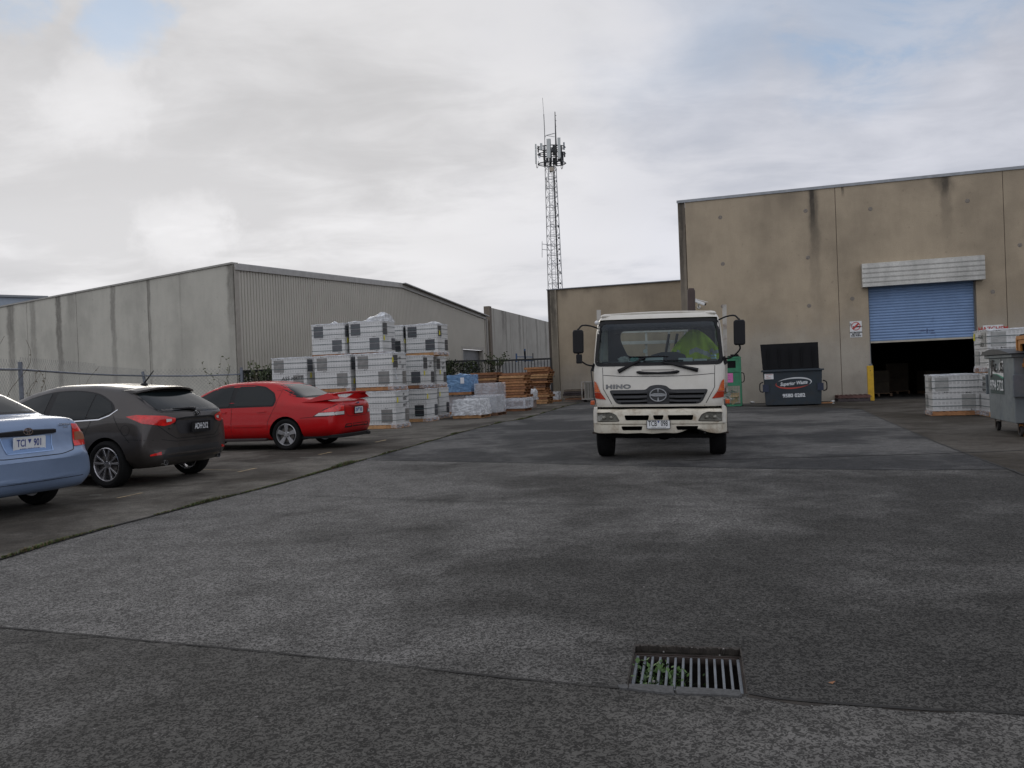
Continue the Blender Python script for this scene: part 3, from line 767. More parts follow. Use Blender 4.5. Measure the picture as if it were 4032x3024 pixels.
# building piece and boundary wall beyond
K4 = Vector((-1.72, 60, 0))
bw = thing('boundary_wall', 'weather-stained grey concrete panel wall receding beyond the black gate', 'wall', K4, gang)
def bwx(px, py): return onplane(px, py, K4, B.x, B.y)
_, hb0 = bwx(1932, 1211); Lb, hb1 = bwx(2165, 1269)
st = [(bwx(px, 1350)[0], hw, 7.3, ln, s_) for px, hw, ln, s_ in ((1985, .6, 3.5, .55), (1995, .3, 6, .5), (2048, .5, 5, .5), (2062, .3, 7, .4), (2115, .4, 6, .45), (2150, .5, 6, .5), (1948, .2, 4, .4))]
M_BW = concrete('weathered_concrete', (.33, .315, .28), st, cloud=.1)
jb = [0.5] + [bwx(px, 1350)[0] for px in (2012, 2075, 2128)] + [Lb + 1.5, Lb + 8, Lb + 14]
for a_, b_ in zip(jb, jb[1:]):
    bm = BM(); prism(bm, [(a_ + .03, 0), (b_ - .03, 0), (b_ - .03, hb0 + (hb1 - hb0) * min(b_, Lb + 1.5) / Lb), (a_ + .03, hb0 + (hb1 - hb0) * min(a_, Lb + 1.5) / Lb)], 0, .2, 'xz'); obj('wall_panel', bm, M_BW, bw)
bm = BM(); box(bm, 0, .5, -.25, .2, 0, hb0 + .02); obj('end_column', bm, concrete('brown_column', (.17, .14, .11), ((.25, .25, 7, 7, .5),)), bw)
bm = BM(); box(bm, 0.5, jb[-1], .06, .14, 0, 5.8); obj('joint_backing', bm, M_DARK, bw)
lk = thing('link_wall', 'short grey concrete wall between the metal gable and the stained boundary wall', 'wall', (0, 0, 0))
p0 = C0 + B * (LG + .3); p1 = K4; bm = BM(); d = (p1 - p0)
_, hl = 0, at(1915, 1254, 58.5).z
bar(bm, p0 + Vector((0, 0, hl / 2)), p1 + Vector((0, 0, hl / 2)), .2, hl); obj('wall_panel', bm, concrete('link_concrete', (.26, .245, .22), ()), lk)

# blue-grey shed far left
fs = thing('distant_shed', 'distant blue-grey metal shed roofline above the far left of the concrete wall', 'building', (0, 0, 0))
pl = at(-700, 1150, 78); pr_ = at(185, 1174, 86)
bm = BM(); v = Vector((pr_.x - pl.x, pr_.y - pl.y, 0)); n_ = Vector((-v.y, v.x, 0)).normalized() * 20
co = [Vector((pl.x, pl.y, 0)), Vector((pr_.x, pr_.y, 0)), Vector((pr_.x, pr_.y, 0)) + n_, Vector((pl.x, pl.y, 0)) + n_]
hexa(bm, co + [c + Vector((0, 0, z)) for c, z in zip(co, (pl.z, pr_.z, pr_.z + .4, pl.z + .4))]); obj('wall', bm, mat('blue_grey_sheet', (.27, .31, .36), .5, .1, var=.05), fs)
bm = BM(); bar(bm, pl + Vector((0, -.1, .1)), pr_ + Vector((.2, -.1, .1)), .3, .22); obj('gutter', bm, mat('gutter_grey', (.20, .21, .22), .5), fs)

# ================================================================= TOWER
TY = 100.0
tw = thing('telecom_tower', 'slender steel lattice telecom tower crowned with panel antennas and two whips', 'tower', at(2190, 1470, TY).xyz * Vector((1, 1, 0)) if False else (0, 0, 0))
M_TST = mat('tower_steel', (.30, .305, .31), .5, .5, var=.15)
M_TD = mat('tower_dark', (.035, .037, .04), .6)
M_PAN = mat('antenna_panel', (.50, .52, .50), .5, var=.05)
def T(px, py, dy=0): return at(px, py, TY + dy)
tc0 = T(2190, 1495); tct = T(2177.5, 668); 
tcx, tcy = T(2186, 1130).x, TY
zt = T(2177, 662).z; hb_, ht_ = 1.08, .70
def leg(i, z): 
    h = hb_ + (ht_ - hb_) * z / zt; a = (i * 90 + 45 + 20) * math.pi / 180
    return Vector((tcx + h * 1.06 * math.cos(a), tcy + h * 1.06 * math.sin(a), z))
bm = BM(); lv = 23
for i in range(4): tube(bm, [leg(i, 0), leg(i, zt)], .05, 6)
for q in range(lv):
    z0, z1 = zt * q / lv, zt * (q + 1) / lv
    for i in range(4):
        bar(bm, leg(i, z1), leg((i + 1) % 4, z1), .05)
        a_, b_ = (i, (i + 1) % 4) if q % 2 else ((i + 1) % 4, i)
        bar(bm, leg(a_, z0), leg(b_, z1), .032)
obj('lattice', bm, M_TST, tw)
bm = BM()
for s in (-.22, .22): bar(bm, (tcx + s - .1, tcy, 0), (tcx + s - .1, tcy, zt + 1), .05)
z = .3
while z < zt: bar(bm, (tcx - .32, tcy, z), (tcx + .12, tcy, z), .035); z += .35
obj('ladder', bm, M_TST, tw)
bm = BM(); box(bm, tcx + .36, tcx + .50, tcy + .2, tcy + .3, 0, zt + 1)
rnd = random.Random(2); z = 6
while z < zt: box(bm, tcx + .60, tcx + .76, tcy - .1, tcy + .2, z, z + .2); z += 1.42
obj('cable_tray', bm, M_TD, tw)
# head
hz = T(2177, 610).z; hc = Vector((T(2172, 610).x, TY, hz)); bm = BM()
for zz in (-1.1, .1, .9):
    pts = [hc + Vector((1.75 * math.cos(a), 1.2 * math.sin(a), zz)) for a in [2 * math.pi * k / 12 for k in range(13)]]
    tube(bm, pts, .06, 6)
    for k in range(0, 12, 2): bar(bm, hc + Vector((0, 0, zz)), pts[k], .06)
tube(bm, [Vector((tcx, tcy, zt - .5)), Vector((tcx, tcy, hz + 2))], .15, 8)
obj('headframe', bm, M_TD, tw)
def panel(name, x0, x1, y0, y1, dy, m, th=.16, lean=0):
    a, b = T(x0, y0, dy), T(x1, y1, dy); c = (a + b) / 2; bm = BM(); w, h = abs(b.x - a.x), abs(b.z - a.z)
    box(bm, -w / 2, w / 2, -th / 2, th / 2, -h / 2, h / 2); obj(name, bm, m, tw, loc=c, bevel=.03, rot=(0, lean, rnd.uniform(-.3, .3)))
for p in ((2105.5, 2114.5, 567, 645, -.6), (2126, 2136, 564, 590, -.9), (2151, 2168.5, 547, 622, -1.3), (2194, 2208.5, 542, 622, -1.2)): panel('panel_antenna', *p, M_PAN, .16, 0.02)
for p in ((2217, 2224, 560, 590, -.3), (2214, 2220, 596, 640, .9), (2139, 2148, 572, 600, .8)): panel('panel_antenna', *p, mat('antenna_blue', (.16, .19, .22), .5), .12, 0.02)
for p in ((2116, 2122, 575, 600, -.3), (2119, 2129, 604, 618, -.6), (2138, 2148, 590, 628, -.2), (2140, 2150, 630, 655, -.5), (2150, 2160, 622, 640, -.9), (2162, 2174, 600, 640, -.3), (2170, 2180, 585, 600, -.8), (2176, 2186, 570, 612, -.5), (2186, 2194, 600, 650, -.2), (2204, 2214, 575, 640, -.4), (2211, 2219, 600, 632, 0), (2220, 2226, 598, 618, -.5), (2176, 2190, 622, 648, .3), (2196, 2206, 625, 636, -.4), (2207, 2216, 636, 652, -.3)):
    panel('radio_unit', *p, M_TD, .3)
for x0, y0 in ((2115, 648), (2146, 648), (2212, 652)):
    a = T(x0 - 4, y0 - 14); c = T(x0, y0 + 14); b = T(x0 + 5, y0 - 14); bm = BM(); tube(bm, spl([a, (a + c) / 2 + Vector((-.03, 0, -.15)), c, (b + c) / 2 + Vector((.03, 0, -.15)), b], 4, False), .035, 6); obj('cable_loop', bm, M_TD, tw)
bm = BM(); c = T(2172, 666, -1.0); lathe(bm, [(.001, -.12), (.28, -.11), (.30, 0), (.28, .2), (.001, .22)], 20, 'y', c); obj('dish', bm, mat('dish_beige', (.40, .35, .28), .6), tw, smooth=40)
bm = BM(); c = T(2124, 618, -1.1); lathe(bm, [(.001, -.05), (.13, -.04), (.13, .1), (.001, .1)], 14, 'y', c); obj('small_dish', bm, mat('dish_white', (.8, .8, .8), .5), tw, smooth=40)
bm = BM(); tube(bm, [T(2146, 600), T(2144, 510), T(2141, 450)], .05, 6); tube(bm, [T(2141, 450), T(2136, 385)], .022, 6); obj('whip_antenna', bm, mat('whip_grey', (.16, .165, .17), .5), tw)
bm = BM(); tube(bm, [T(2190, 600), T(2188, 540), T(2185, 440)], .07, 6, rads=[.14, .09, .05]); 
for y in (455, 475, 497, 524): bar(bm, T(2186, y), T(2191, y), .04)
obj('whip_antenna', bm, M_TD, tw)
bm = BM(); tube(bm, [T(2146, 540), T(2150, 533), T(2184, 525)], .05, 6); tube(bm, [T(2154, 534), T(2184, 539)], .03, 6); obj('antenna_brace', bm, M_TST, tw)
bm = BM(); tube(bm, [T(2134.5, 950), T(2134.5, 1014)], .035, 6)
for y in (961, 982): bar(bm, T(2134.5, y), T(2176, y + 4), .06)
bar(bm, T(2150, 961), T(2160, 982), .04); obj('side_dipole', bm, M_TST, tw)
bm = BM(); tube(bm, [T(2152, 705), T(2154, 748)], .04, 6); bar(bm, T(2152, 712), T(2162, 718), .05); bar(bm, T(2154, 742), T(2162, 746), .05); tube(bm, [T(2184, 708), T(2184, 752)], .08, 6); obj('side_dipole', bm, M_TD, tw)
# ================================================================= SHARED MATERIALS FOR LOADS
def film_mat(name, base, alpha, bscale=3.2, strength=.5):
    m, k = newmat(name, .25); k.col(base)
    w = k.noise(bscale, 2, .5, dist=1.2); w2 = k.noise(bscale * .6, 2, .5, scl=(1, 1, 3.5), dist=2.0)
    k.lk(k.ss(k.math('ADD', k.math('MULTIPLY', w, .5), k.math('MULTIPLY', w2, .5)), .40, .62, alpha * .55, min(1, alpha * 1.5)), k.b.inputs['Alpha'])
    k.bump(k.math('ADD', w, w2), strength, .06); k.b.inputs['Specular IOR Level'].default_value = .6
    return m
M_FILM = film_mat('clear_film', (.70, .72, .76), .34)
M_FILMW = film_mat('white_film', (.70, .72, .74), .75)
M_FILMB = film_mat('blue_film', (.20, .36, .58), .92, 3, .8)
def carton_mat(name, base):
    m, k = newmat(name, .45); x, y, z = k.sep()
    u = k.math('ADD', x, y)
    fu = k.math('FRACT', k.math('MULTIPLY', u, 11.0)); fz = k.math('FRACT', k.math('MULTIPLY', z, 7.7))
    a = k.math('MULTIPLY', k.ss(fu, .30, .42), k.ss(fz, .25, .36)); a = k.math('MULTIPLY', a, k.ss(fz, .80, .92, 1, 0))
    blk = k.ss(k.noise(2.3, 1, .5, loc=(4, 4, 4)), .34, .46, .15, 1)
    a = k.math('MULTIPLY', k.math('MULTIPLY', a, blk), k.ss(k.noise(26, 4, .8), .35, .6, .25, 1))
    c = k.mul(base, k.ss(k.noise(2, 4, .6), .3, .7, .93, 1.05))
    c = k.mix(k.math('MULTIPLY', a, .62), c, tuple(b * .55 for b in base)); k.col(c)
    k.bump(k.noise(7, 5, .6, dist=1.2), .30, .012); k.b.inputs['Coat Weight'].default_value = .35; k.b.inputs['Coat Roughness'].default_value = .2
    return m
M_CART = carton_mat('printed_carton', (.56, .56, .545))
M_PDARK = mat('panel_charcoal', (.055, .058, .065), .35, var=.2, scale=7, coat=.3)
M_PBRN = mat('panel_taupe', (.17, .165, .155), .35, var=.2, scale=7, coat=.3)
M_PBLK = mat('panel_black', (.02, .022, .026), .35, var=.2, scale=7, coat=.3)
M_PLGT = mat('panel_pale', (.30, .30, .285), .4, var=.15, scale=7, coat=.3)
M_STRAP = mat('strap_green', (.07, .10, .10), .4, var=.1)
M_BLACK = mat('ink_black', (.012, .012, .014), .6, var=0, spec=.2)
M_YEL = mat('tag_yellow', (.62, .56, .02), .5, var=.12)
M_WOODS = [mat('pallet_wood_%s' % n_, c_, .8, var=.25, scale=5, dirt=.35, bump=.3, bscale=40) for n_, c_ in (('a', (.37, .175, .075)), ('b', (.25, .11, .05)), ('c', (.45, .25, .115)), ('d', (.16, .08, .045)))]
M_WGREY = mat('pallet_wood_grey', (.13, .105, .08), .85, var=.3, scale=5, bump=.3, bscale=40)
M_WDARK = mat('pallet_wood_dark', (.055, .045, .045), .85, var=.3, scale=5)

def pallet_geo(bm, w=1.17, L=1.17, h=.125, nt=7, nb=4, cx=0, cy=0, cz=0, jit=.01, rnd=random):
    """stringers run along x, boards along y"""
    t = .014
    for q in (-1, 0, 1):
        y = cy + q * (L / 2 - .02); box(bm, cx - w / 2, cx + w / 2, y - .02, y + .02, cz + t + .0005, cz + h - t - .0005)
    for n, z in ((nt, cz + h - t), (nb, cz)):
        for i in range(n):
            x = cx - w / 2 + .05 + (w - .1) * i / (n - 1) + rnd.uniform(-jit, jit)
            box(bm, x - .045, x + .045, cy - L / 2 + rnd.uniform(.012, .03), cy + L / 2 - rnd.uniform(.012, .03), z, z + t)
def crumple(bm, x0, x1, y0, y1, z0, z1, amp, n=(14, 10), seed=0, peaks=(), skirt=0.0, top=True, flare=.03, openfront=None):
    """shrink film hood over a load: top sheet with creases and peaks, optional skirt down the sides"""
    rnd = random.Random(seed); grid = []
    for j in range(n[1] + 1):
        row = []
        for i in range(n[0] + 1):
            x = x0 + (x1 - x0) * i / n[0]; y = y0 + (y1 - y0) * j / n[1]
            p = Vector((x * 4 + seed, y * 4, seed * 1.7)); z = z1 + amp * (abs(mnoise.noise(p)) + .5 * abs(mnoise.noise(p * 2.3)))
            for (px_, py_, ph, pr_) in peaks:
                d = math.hypot(x - px_, (y - py_) * .8); z += ph * max(0, 1 - d / pr_) ** 1.3
            row.append(bm.verts.new((x, y, z)))
        grid.append(row)
    if top:
        for a, b in zip(grid, grid[1:]):
            for i in range(n[0]): bm.faces.new((a[i], a[i + 1], b[i + 1], b[i]))
    if skirt:
        loop = grid[0][:] + [r[-1] for r in grid[1:]] + grid[-1][:-1][::-1] + [r[0] for r in grid[1:-1]][::-1]
        c = Vector(((x0 + x1) / 2, (y0 + y1) / 2, 0)); prev = loop; m_ = 5
        for s in range(1, m_ + 1):
            ring = []
            for q, v in enumerate(loop):
                o = (v.co - c); o.z = 0; nn = o.normalized(); t = s / m_
                k_ = mnoise.noise(Vector((q * .35, s * .8, seed))) * amp * .8 + flare * t
                ring.append(bm.verts.new((v.co.x + nn.x * k_, v.co.y + nn.y * k_, v.co.z * (1 - t) + (z1 - skirt) * t + mnoise.noise(Vector((q * .5, seed, 3))) * .02 * (s == m_))))
            for q in range(len(loop)):
                r = (q + 1) % len(loop)
                if openfront is not None and loop[q].co.y < y0 + .02 and loop[r].co.y < y0 + .02 and loop[q].co.x < openfront: continue
                bm.faces.new((prev[q], prev[r], ring[r], ring[q]))
            prev = ring

def tile_block(px, Y, z0, label, w=1.27, L=1.0, H=1.19, pm=None, up=True, low=True, peaks=(), tagy=None, hand=None, skirt=True, yaw=0, group='shrink-wrapped tile pallets on the left', flip=False, flap=False):
    seed = int(px) + int(z0 * 10); rnd = random.Random(seed)
    P = at(px, 1500, Y); t = thing('tile_pallet', label, 'tile pallet', (P.x, P.y, z0), GRID + R(yaw + rnd.uniform(-.5, .5)), group)
    hp = .125; bm = BM(); pallet_geo(bm, w + .02, L + .02, hp, 8, 4, -w / 2, L / 2, 0, rnd=rnd); obj('pallet', bm, M_WOODS[seed % 3], t)
    zc = hp; Hc = H - hp - .012; zm = zc + Hc * .5
    bm = BM()
    for a_, b_, dx in ((zc + .001, zm - .003, 0), (zm + .003, zc + Hc, rnd.uniform(-.008, .008))):
        box(bm, -w + dx, dx, 0, L, a_, b_)
    bmesh.ops.subdivide_edges(bm, edges=bm.edges[:], cuts=5, use_grid_fill=True)
    for v in bm.verts:
        n_ = mnoise.noise(Vector((v.co.x * 3 + seed, v.co.y * 3, v.co.z * 4))); v.co += Vector((1, .6, 0)) * n_ * .007
    obj('carton_stack', bm, M_CART, t, bevel=.008)
    pm = pm or M_PDARK
    def fp(u0, u1, v0, v1, side, m=pm):              # printed panel on the front (side=0), right (1) or left (2) face
        b = BM(); za, zb = zc + Hc * v0, zc + Hc * v1; ln = w if side == 0 else L
        a_, c_ = (-w + u0 * w, -w + u1 * w) if side == 0 else (u0 * L, u1 * L)
        zmid = za + (zb - za) * .55
        for z_0, z_1 in ((za, zmid - .006), (zmid + .006, zb)):
            if side == 0: box(b, a_, c_, -.011, -.0015, z_0, z_1)
            elif side == 1: box(b, .0095, .012, a_, c_, z_0, z_1)
            else: box(b, -w - .012, -w - .0095, a_, c_, z_0, z_1)
        obj('printed_panel', b, m, t)
        b = BM()                                       # arrow marks above and below the panel
        xm = (a_ + c_) / 2; s = .016
        for zz, sg, ox in ((zb + .035, -1, -.04), (za - .035, 1, .06)):
            tri = [(xm + ox - s, zz - sg * s), (xm + ox + s, zz - sg * s), (xm + ox, zz + sg * s)]
            if side == 0: prism(b, tri, -.0105, -.0095, 'xz'); box(b, xm + ox + .03, xm + ox + .09, -.0105, -.0095, zz - .004, zz + .004)
            elif side == 1: prism(b, tri, .0095, .0105, 'yz')
        if b.verts: obj('print_mark', b, M_BLACK, t)
        else: b.free()
    sides = [(0, .067, .353)]
    if up: fp(.067, .353, .56, .93, 0)
    if low: fp(.62, .91, .08, .455, 0)
    if up: fp(.06, .38, .56, .93, 1, M_PDARK if pm != M_PBLK else M_PBLK)
    if low: fp(.70, .97, .08, .455, 1)
    if flip: fp(.1, .42, .56, .93, 2); fp(.62, .92, .08, .455, 2)
    for f in (.13, .34, .645, .825):
        bm = BM()
        z = zc + Hc * f + rnd.uniform(-.01, .01); e = .013
        for (a_, b_) in (((-w - e, -e), (e, -e)), ((e, -e), (e, L + e)), ((-w - e, -e), (-w - e, L + e))):
            seg = 8
            for q in range(seg):
                P_ = [Vector((a_[0] + (b_[0] - a_[0]) * k_ / seg, a_[1] + (b_[1] - a_[1]) * k_ / seg, z + .008 * mnoise.noise(Vector((k_ + seed, f * 9, 0))))) for k_ in (q, q + 1)]
                bar(bm, P_[0], P_[1], .003, .016)
        bmesh.ops.remove_doubles(bm, verts=bm.verts, dist=.004)
        obj('strap', bm, M_STRAP, t)
    if tagy is not None:
        s_, u_, z_ = tagy; bm = BM()
        pts = rpoly([(u_, z_), (u_ + .10, z_ + .02), (u_ + .09, z_ + .17), (u_ + .02, z_ + .18)], .02, 3)
        if s_ == 1: prism(bm, pts, .013, .017, 'yz')
        elif s_ == 0: prism(bm, pts, -.017, -.0135, 'xz')
        obj('yellow_tag', bm, M_YEL, t)
    if hand:
        for s, sd_, u_, z_, sz in hand:
            if sd_ == 0: text('handwriting', s, sz, M_BLACK, t, (-w + u_, -.014, z_), (R(90), R(-3), 0), .0008, shear=.2, sx=1.1)
            elif sd_ == 1: text('handwriting', s, sz, M_BLACK, t, (.0145, u_, z_), (R(90), R(-5), R(90)), .0008, shear=.2, sx=.9)
            else: text('handwriting', s, sz, M_BLACK, t, (-w - .0145, u_, z_), (R(90), R(4), R(-90)), .0008, shear=.2, sx=1.0)
    bm = BM(); crumple(bm, -w - .012, .012, -.012, L + .012, zc, zc + Hc + .004, .018, (12, 8), seed, peaks, skirt=.03, flare=.004)
    obj('film_hood', bm, M_FILMW, t, smooth=50)
    if skirt:
        bm = BM(); crumple(bm, -w - .012, .02, -.014, L + .02, 0, zc + .02, .03, (14, 12), seed + 1, skirt=.12, top=False, flare=.025, openfront=-.22)
        obj('film_skirt', bm, M_FILM, t, smooth=50)
    if flap:
        bm = BM(); q0 = Vector((.03, .25, zc + Hc * .5)); prism(bm, [(.16, zm + .05), (.2, zm + .06), (.24, zm - .22), (.36, zm - .30), (.20, zm - .30)], .016, .02, 'yz'); obj('film_flap', bm, M_FILMW, t)
    return t
HB = 1.19
tile_block(1553, 24.7, 0, 'ground-level wrapped tile pallet nearest the red car tail, handwriting on its right face', pm=M_PBRN, up=False, tagy=(1, .10, .80), hand=[('5002', 1, .68, .92, .15), ('MATT', 1, .70, .72, .13), ('v6', 1, .6, 1.07, .12)])
tile_block(1382, 25.14, 0, 'ground-level wrapped tile pallet mostly hidden behind the red car spoiler', pm=M_PBRN)
tile_block(1209, 25.62, 0, 'ground-level wrapped tile pallet hidden behind the red car roof, leftmost of its row', pm=M_PBRN)
tile_block(1546.5, 24.7, HB, 'second-tier tile pallet with brown panels and a hanging loose flap, right of the near row', pm=M_PBRN, tagy=(1, -.02, .86), hand=[('4.6', 1, .52, 1.02, .13), ('Or', 1, .55, .88, .12), ('XX', 1, .72, .74, .13)], flap=True)
tile_block(1381.6, 25.14, HB, 'second-tier tile pallet with brown panels, middle of the near row above the red car', pm=M_PBRN, tagy=(1, .15, .25))
tile_block(1208, 25.62, HB, 'second-tier tile pallet marked ASS MATT, leftmost of the near row by the fence', pm=M_PBRN, tagy=(1, .2, .5), hand=[('ASS', 0, .50, .50, .17), ('MATT', 0, .92, .50, .15)])
for px, Y, a_ in ((1363.5, 27.55, 'left'), (1511.8, 27.3, 'right')):
    tile_block(px, Y, 0, 'hidden ground-level tile pallet of the second row, %s one' % a_, pm=M_PDARK, skirt=False)
    tile_block(px, Y, HB, 'hidden second-tier tile pallet of the second row, %s one' % a_, pm=M_PDARK, skirt=False)
tile_block(1363.5, 27.55, 2 * HB, 'top-tier tile pallet with charcoal panels, leftmost of the top row', tagy=(1, .15, .5), peaks=((-.4, .1, .12, .12),))
tile_block(1511.8, 27.3, 2 * HB, 'highest top-tier tile pallet with tall white film peaks, second from left', H=1.22, tagy=(1, .08, .52), peaks=((-.15, .35, .34, .55), (-.55, .2, .12, .2), (-1.1, .1, .08, .1), (-.02, .7, .12, .3)))
for z_, a_ in ((0, 'hidden ground-level tile pallet behind the middle gap of the stacks'), (HB, 'hidden second-tier tile pallet behind the middle gap of the stacks')):
    tile_block(1593, 29.7, z_, a_, w=1.15, skirt=False)
tile_block(1593, 29.7, 2 * HB, 'top-tier tile pallet half hidden in the gap between its two neighbours', w=1.15, pm=M_PBLK, tagy=(1, .1, .5))
tile_block(1676, 28.25, 0, 'ground-level tile pallet with one black panel, right of the near row', w=1.2, up=False, pm=M_PBLK, tagy=(1, .05, .82))
tile_block(1667, 28.25, HB, 'second-tier tile pallet with one dark panel, directly right of the near row', w=1.2, pm=M_PDARK, tagy=(1, .05, .46), hand=[('Car', 1, .62, .80, .14), ('GHG', 1, .7, .92, .12)])
tile_block(1727, 30.4, 0, 'ground-level tile pallet at the far right end of the tile stacks', w=.95, up=False, pm=M_PBLK, tagy=(1, .0, .85))
tile_block(1719.5, 30.4, HB, 'second-tier tile pallet at the far right end of the tile stacks', w=.95, tagy=(1, .3, .50), hand=[('GAH', 1, .68, .93, .13), ('MATT', 1, .7, .75, .11)])
tile_block(1728.8, 29.4, 2 * HB, 'top-tier tile pallet at the right end, slack film bulging under its right side', tagy=(1, .15, .75), peaks=((-.25, .3, .13, .35), (-.7, .1, .05, .12)))
# right-hand group by the roller door
G2 = 'wrapped tile pallets beside the roller door'
def right_block(px, Y, z0, label, **k):
    w = k.pop('w', 1.0); P = at(px, 1500, Y); Q = P + A * w
    t = tile_block(px, Y, z0, label, w=w, H=1.08, group=G2, flip=True, **k); t.location = (Q.x, Q.y, z0); return t
right_block(3669, 20.8, 0, 'single low tile pallet with pale panels standing in front of the roller door', w=1.1, L=.92, pm=M_PLGT)
right_block(3893, 19.65, 0, 'lower tile pallet of the two-high stack behind the grey bin', w=1.15, L=1.22, pm=M_PLGT, hand=[('ATLAS', 2, .35, .95, .1), ('GREY', 2, .4, .8, .12), ('MATT', 2, .4, .65, .12)])
right_block(3893, 19.65, 1.09, 'upper tile pallet marked ATLAS GREY MATT behind the grey bin', w=1.15, L=1.22, pm=M_PLGT, hand=[('ATLAS', 2, .55, .90, .14), ('GREY', 2, .45, .70, .15), ('MATT', 2, .3, .48, .14)])
for o in list(SC.objects):
    if o.get('group') == G2:
        L_ = 1.22 if 'single' not in o['label'] else .92
        if 'single' in o['label']: continue
        bm = BM(); w_ = 1.15; prism(bm, rpoly([(L_ - .14, .82), (L_ - .03, .84), (L_ - .03, 1.0), (L_ - .12, 1.02)], .02, 3), -w_ - .017, -w_ - .0135, 'yz'); obj('yellow_tag', bm, M_YEL, o)

# ================================================================= WOODEN PALLETS
PM = []
for i in range(3):
    bm = BM(); rr = random.Random(20 + i); pallet_geo(bm, rnd=rr, jit=.02); me = bpy.data.meshes.new('wooden_pallet'); bm.to_mesh(me); bm.free(); PM.append(me)
def pallet_stack(px, Y, n, z0, lab, group, mats, jit=.05, seed=1, tilt=None, h=.1255, ord_=None):
    rnd = random.Random(seed); P = at(px, 1500, Y); z = z0; base = None
    for i in range(n):
        me = PM[rnd.randrange(3)].copy(); me.materials.append(mats[rnd.randrange(len(mats))])
        o = bpy.data.objects.new('wooden_pallet', me); COL.objects.link(o)
        C_ = P - A * (.585 + rnd.uniform(-jit, jit)) + B * (.585 + rnd.uniform(-jit, jit))
        o.location = (C_.x, C_.y, z); o.rotation_euler = (0, 0, GRID + R(rnd.uniform(-2.5, 2.5)))
        tag(o, lab(i, n), 'pallet', group); z += h
NUM = ['lowest', 'second', 'third', 'fourth', 'fifth', 'sixth', 'seventh', 'eighth', 'ninth', 'tenth', 'eleventh', 'twelfth', 'thirteenth', 'fourteenth', 'fifteenth', 'sixteenth', 'seventeenth']
def labber(where): return lambda i, n: ('topmost wooden pallet %s' % where) if i == n - 1 else ('%s wooden pallet from the ground %s' % (NUM[i], where) if i else 'lowest wooden pallet %s' % where)
pallet_stack(1953, 37.0, 14, 0, labber('in the stack behind the blue wrapped load'), 'stacked brown pallets behind the wrapped loads', M_WOODS, .06, 4)
pallet_stack(2068, 36.0, 9, .56, labber('in the stack on the white framed crate'), 'stacked brown pallets on the framed crate', M_WOODS[:1] + M_WOODS[2:3] + M_WOODS[:1] + M_WOODS[1:2], .09, 9)
pallet_stack(2154, 43.0, 16, 0, labber('in the tallest stack beside the black gate'), 'tall stack of brown pallets by the gate', M_WOODS, .13, 12)
pallet_stack(2058, 47.6, 14, 0, labber('in the dark grey stack against the black gate'), 'dark pallets against the gate', [M_WDARK], .06, 5)
pallet_stack(2291, 48.3, 4, .14, labber('in the weathered stack against the low tan wall'), 'weathered pallets against the low wall', [M_WGREY, M_WDARK], .05, 6)
pallet_stack(2300, 48.0, 1, 0, lambda i, n: 'broken brown pallet lying under the weathered stack by the low tan wall', 'weathered pallets against the low wall', [M_WOODS[3]], .05, 8)
pallet_stack(3424, 31.0, 1, 0, lambda i, n: 'lower dark pallet on the ground beside the yellow bollard', 'dark pallets beside the yellow bollard', [M_WDARK], .0, 3)
pallet_stack(3423, 31.05, 1, .127, lambda i, n: 'upper dark red-brown pallet beside the yellow bollard', 'dark pallets beside the yellow bollard', [mat('pallet_maroon', (.11, .055, .045), .8, var=.25)], .02, 2)

# ================================================================= WRAPPED LOADS
def wrapped(px, Y, z0, w, L, h, label, m_in, m_film, pal=M_WOODS[0], hp=.125, amp=.035, tent=0, parts=(), film_alpha=None, peaks=()):
    P = at(px, 1500, Y); t = thing('wrapped_load', label, 'wrapped pallet load', (P.x, P.y, z0), GRID, 'plastic-wrapped loads along the yard edge'); seed = int(px * 3)
    bm = BM(); pallet_geo(bm, w + .05, L + .05, hp, 7, 4, -w / 2, L / 2, 0, rnd=random.Random(seed)); obj('pallet', bm, pal, t)
    bm = BM(); box(bm, -w + .04, -.04, .04, L - .04, hp + .002, h - .03); obj('goods', bm, m_in, t, bevel=.02)
    bm = BM(); crumple(bm, -w, 0, 0, L, hp, h, amp, (20, 16), seed, peaks, skirt=h - hp - .0, flare=tent); 
    obj('film', bm, m_film, t, smooth=60)
    for f in parts: f(t)
    return t
M_BLUEIN = mat('blue_goods', (.10, .24, .46), .5, var=.2)
M_GREYIN = mat('grey_goods', (.42, .43, .44), .6, var=.25, scale=2)
M_PINKIN = mat('carton_goods', (.34, .29, .28), .6, var=.2, scale=2)
M_WHTIN = mat('white_goods', (.55, .56, .57), .6, var=.2, scale=3)
def paper(u, z, w_, h_): 
    def f(t): bm = BM(); box(bm, u, u + w_, -.055, -.05, z, z + h_); obj('paper_label', bm, mat('paper', (.75, .77, .8), .6, var=.05), t)
    return f
wrapped(1852, 33.3, .82, 1.05, 1.0, .83, 'blue plastic-wrapped load raised on a pallet right of the tile stacks', M_BLUEIN, M_FILMB, parts=(paper(-.42, .48, .16, .25),), amp=.04, peaks=((-.45, .1, .06, .3),))
wrapped(1842, 33.4, 0, 1.05, 1.0, .81, 'dim wrapped load on the ground carrying the blue wrapped load', M_PINKIN, M_FILM)
wrapped(1886, 29.5, 0, 1.06, 1.1, .68, 'low white wrapped load on a brown pallet, nearest of the wrapped loads', M_WHTIN, M_FILMW, tent=.10, amp=.06, pal=M_WOODS[2])
wrapped(1953, 31.0, 0, 1.28, 1.1, .80, 'flat-topped grey wrapped load directly behind the low white wrapped load', M_GREYIN, M_FILM, pal=M_WOODS[3], amp=.03)
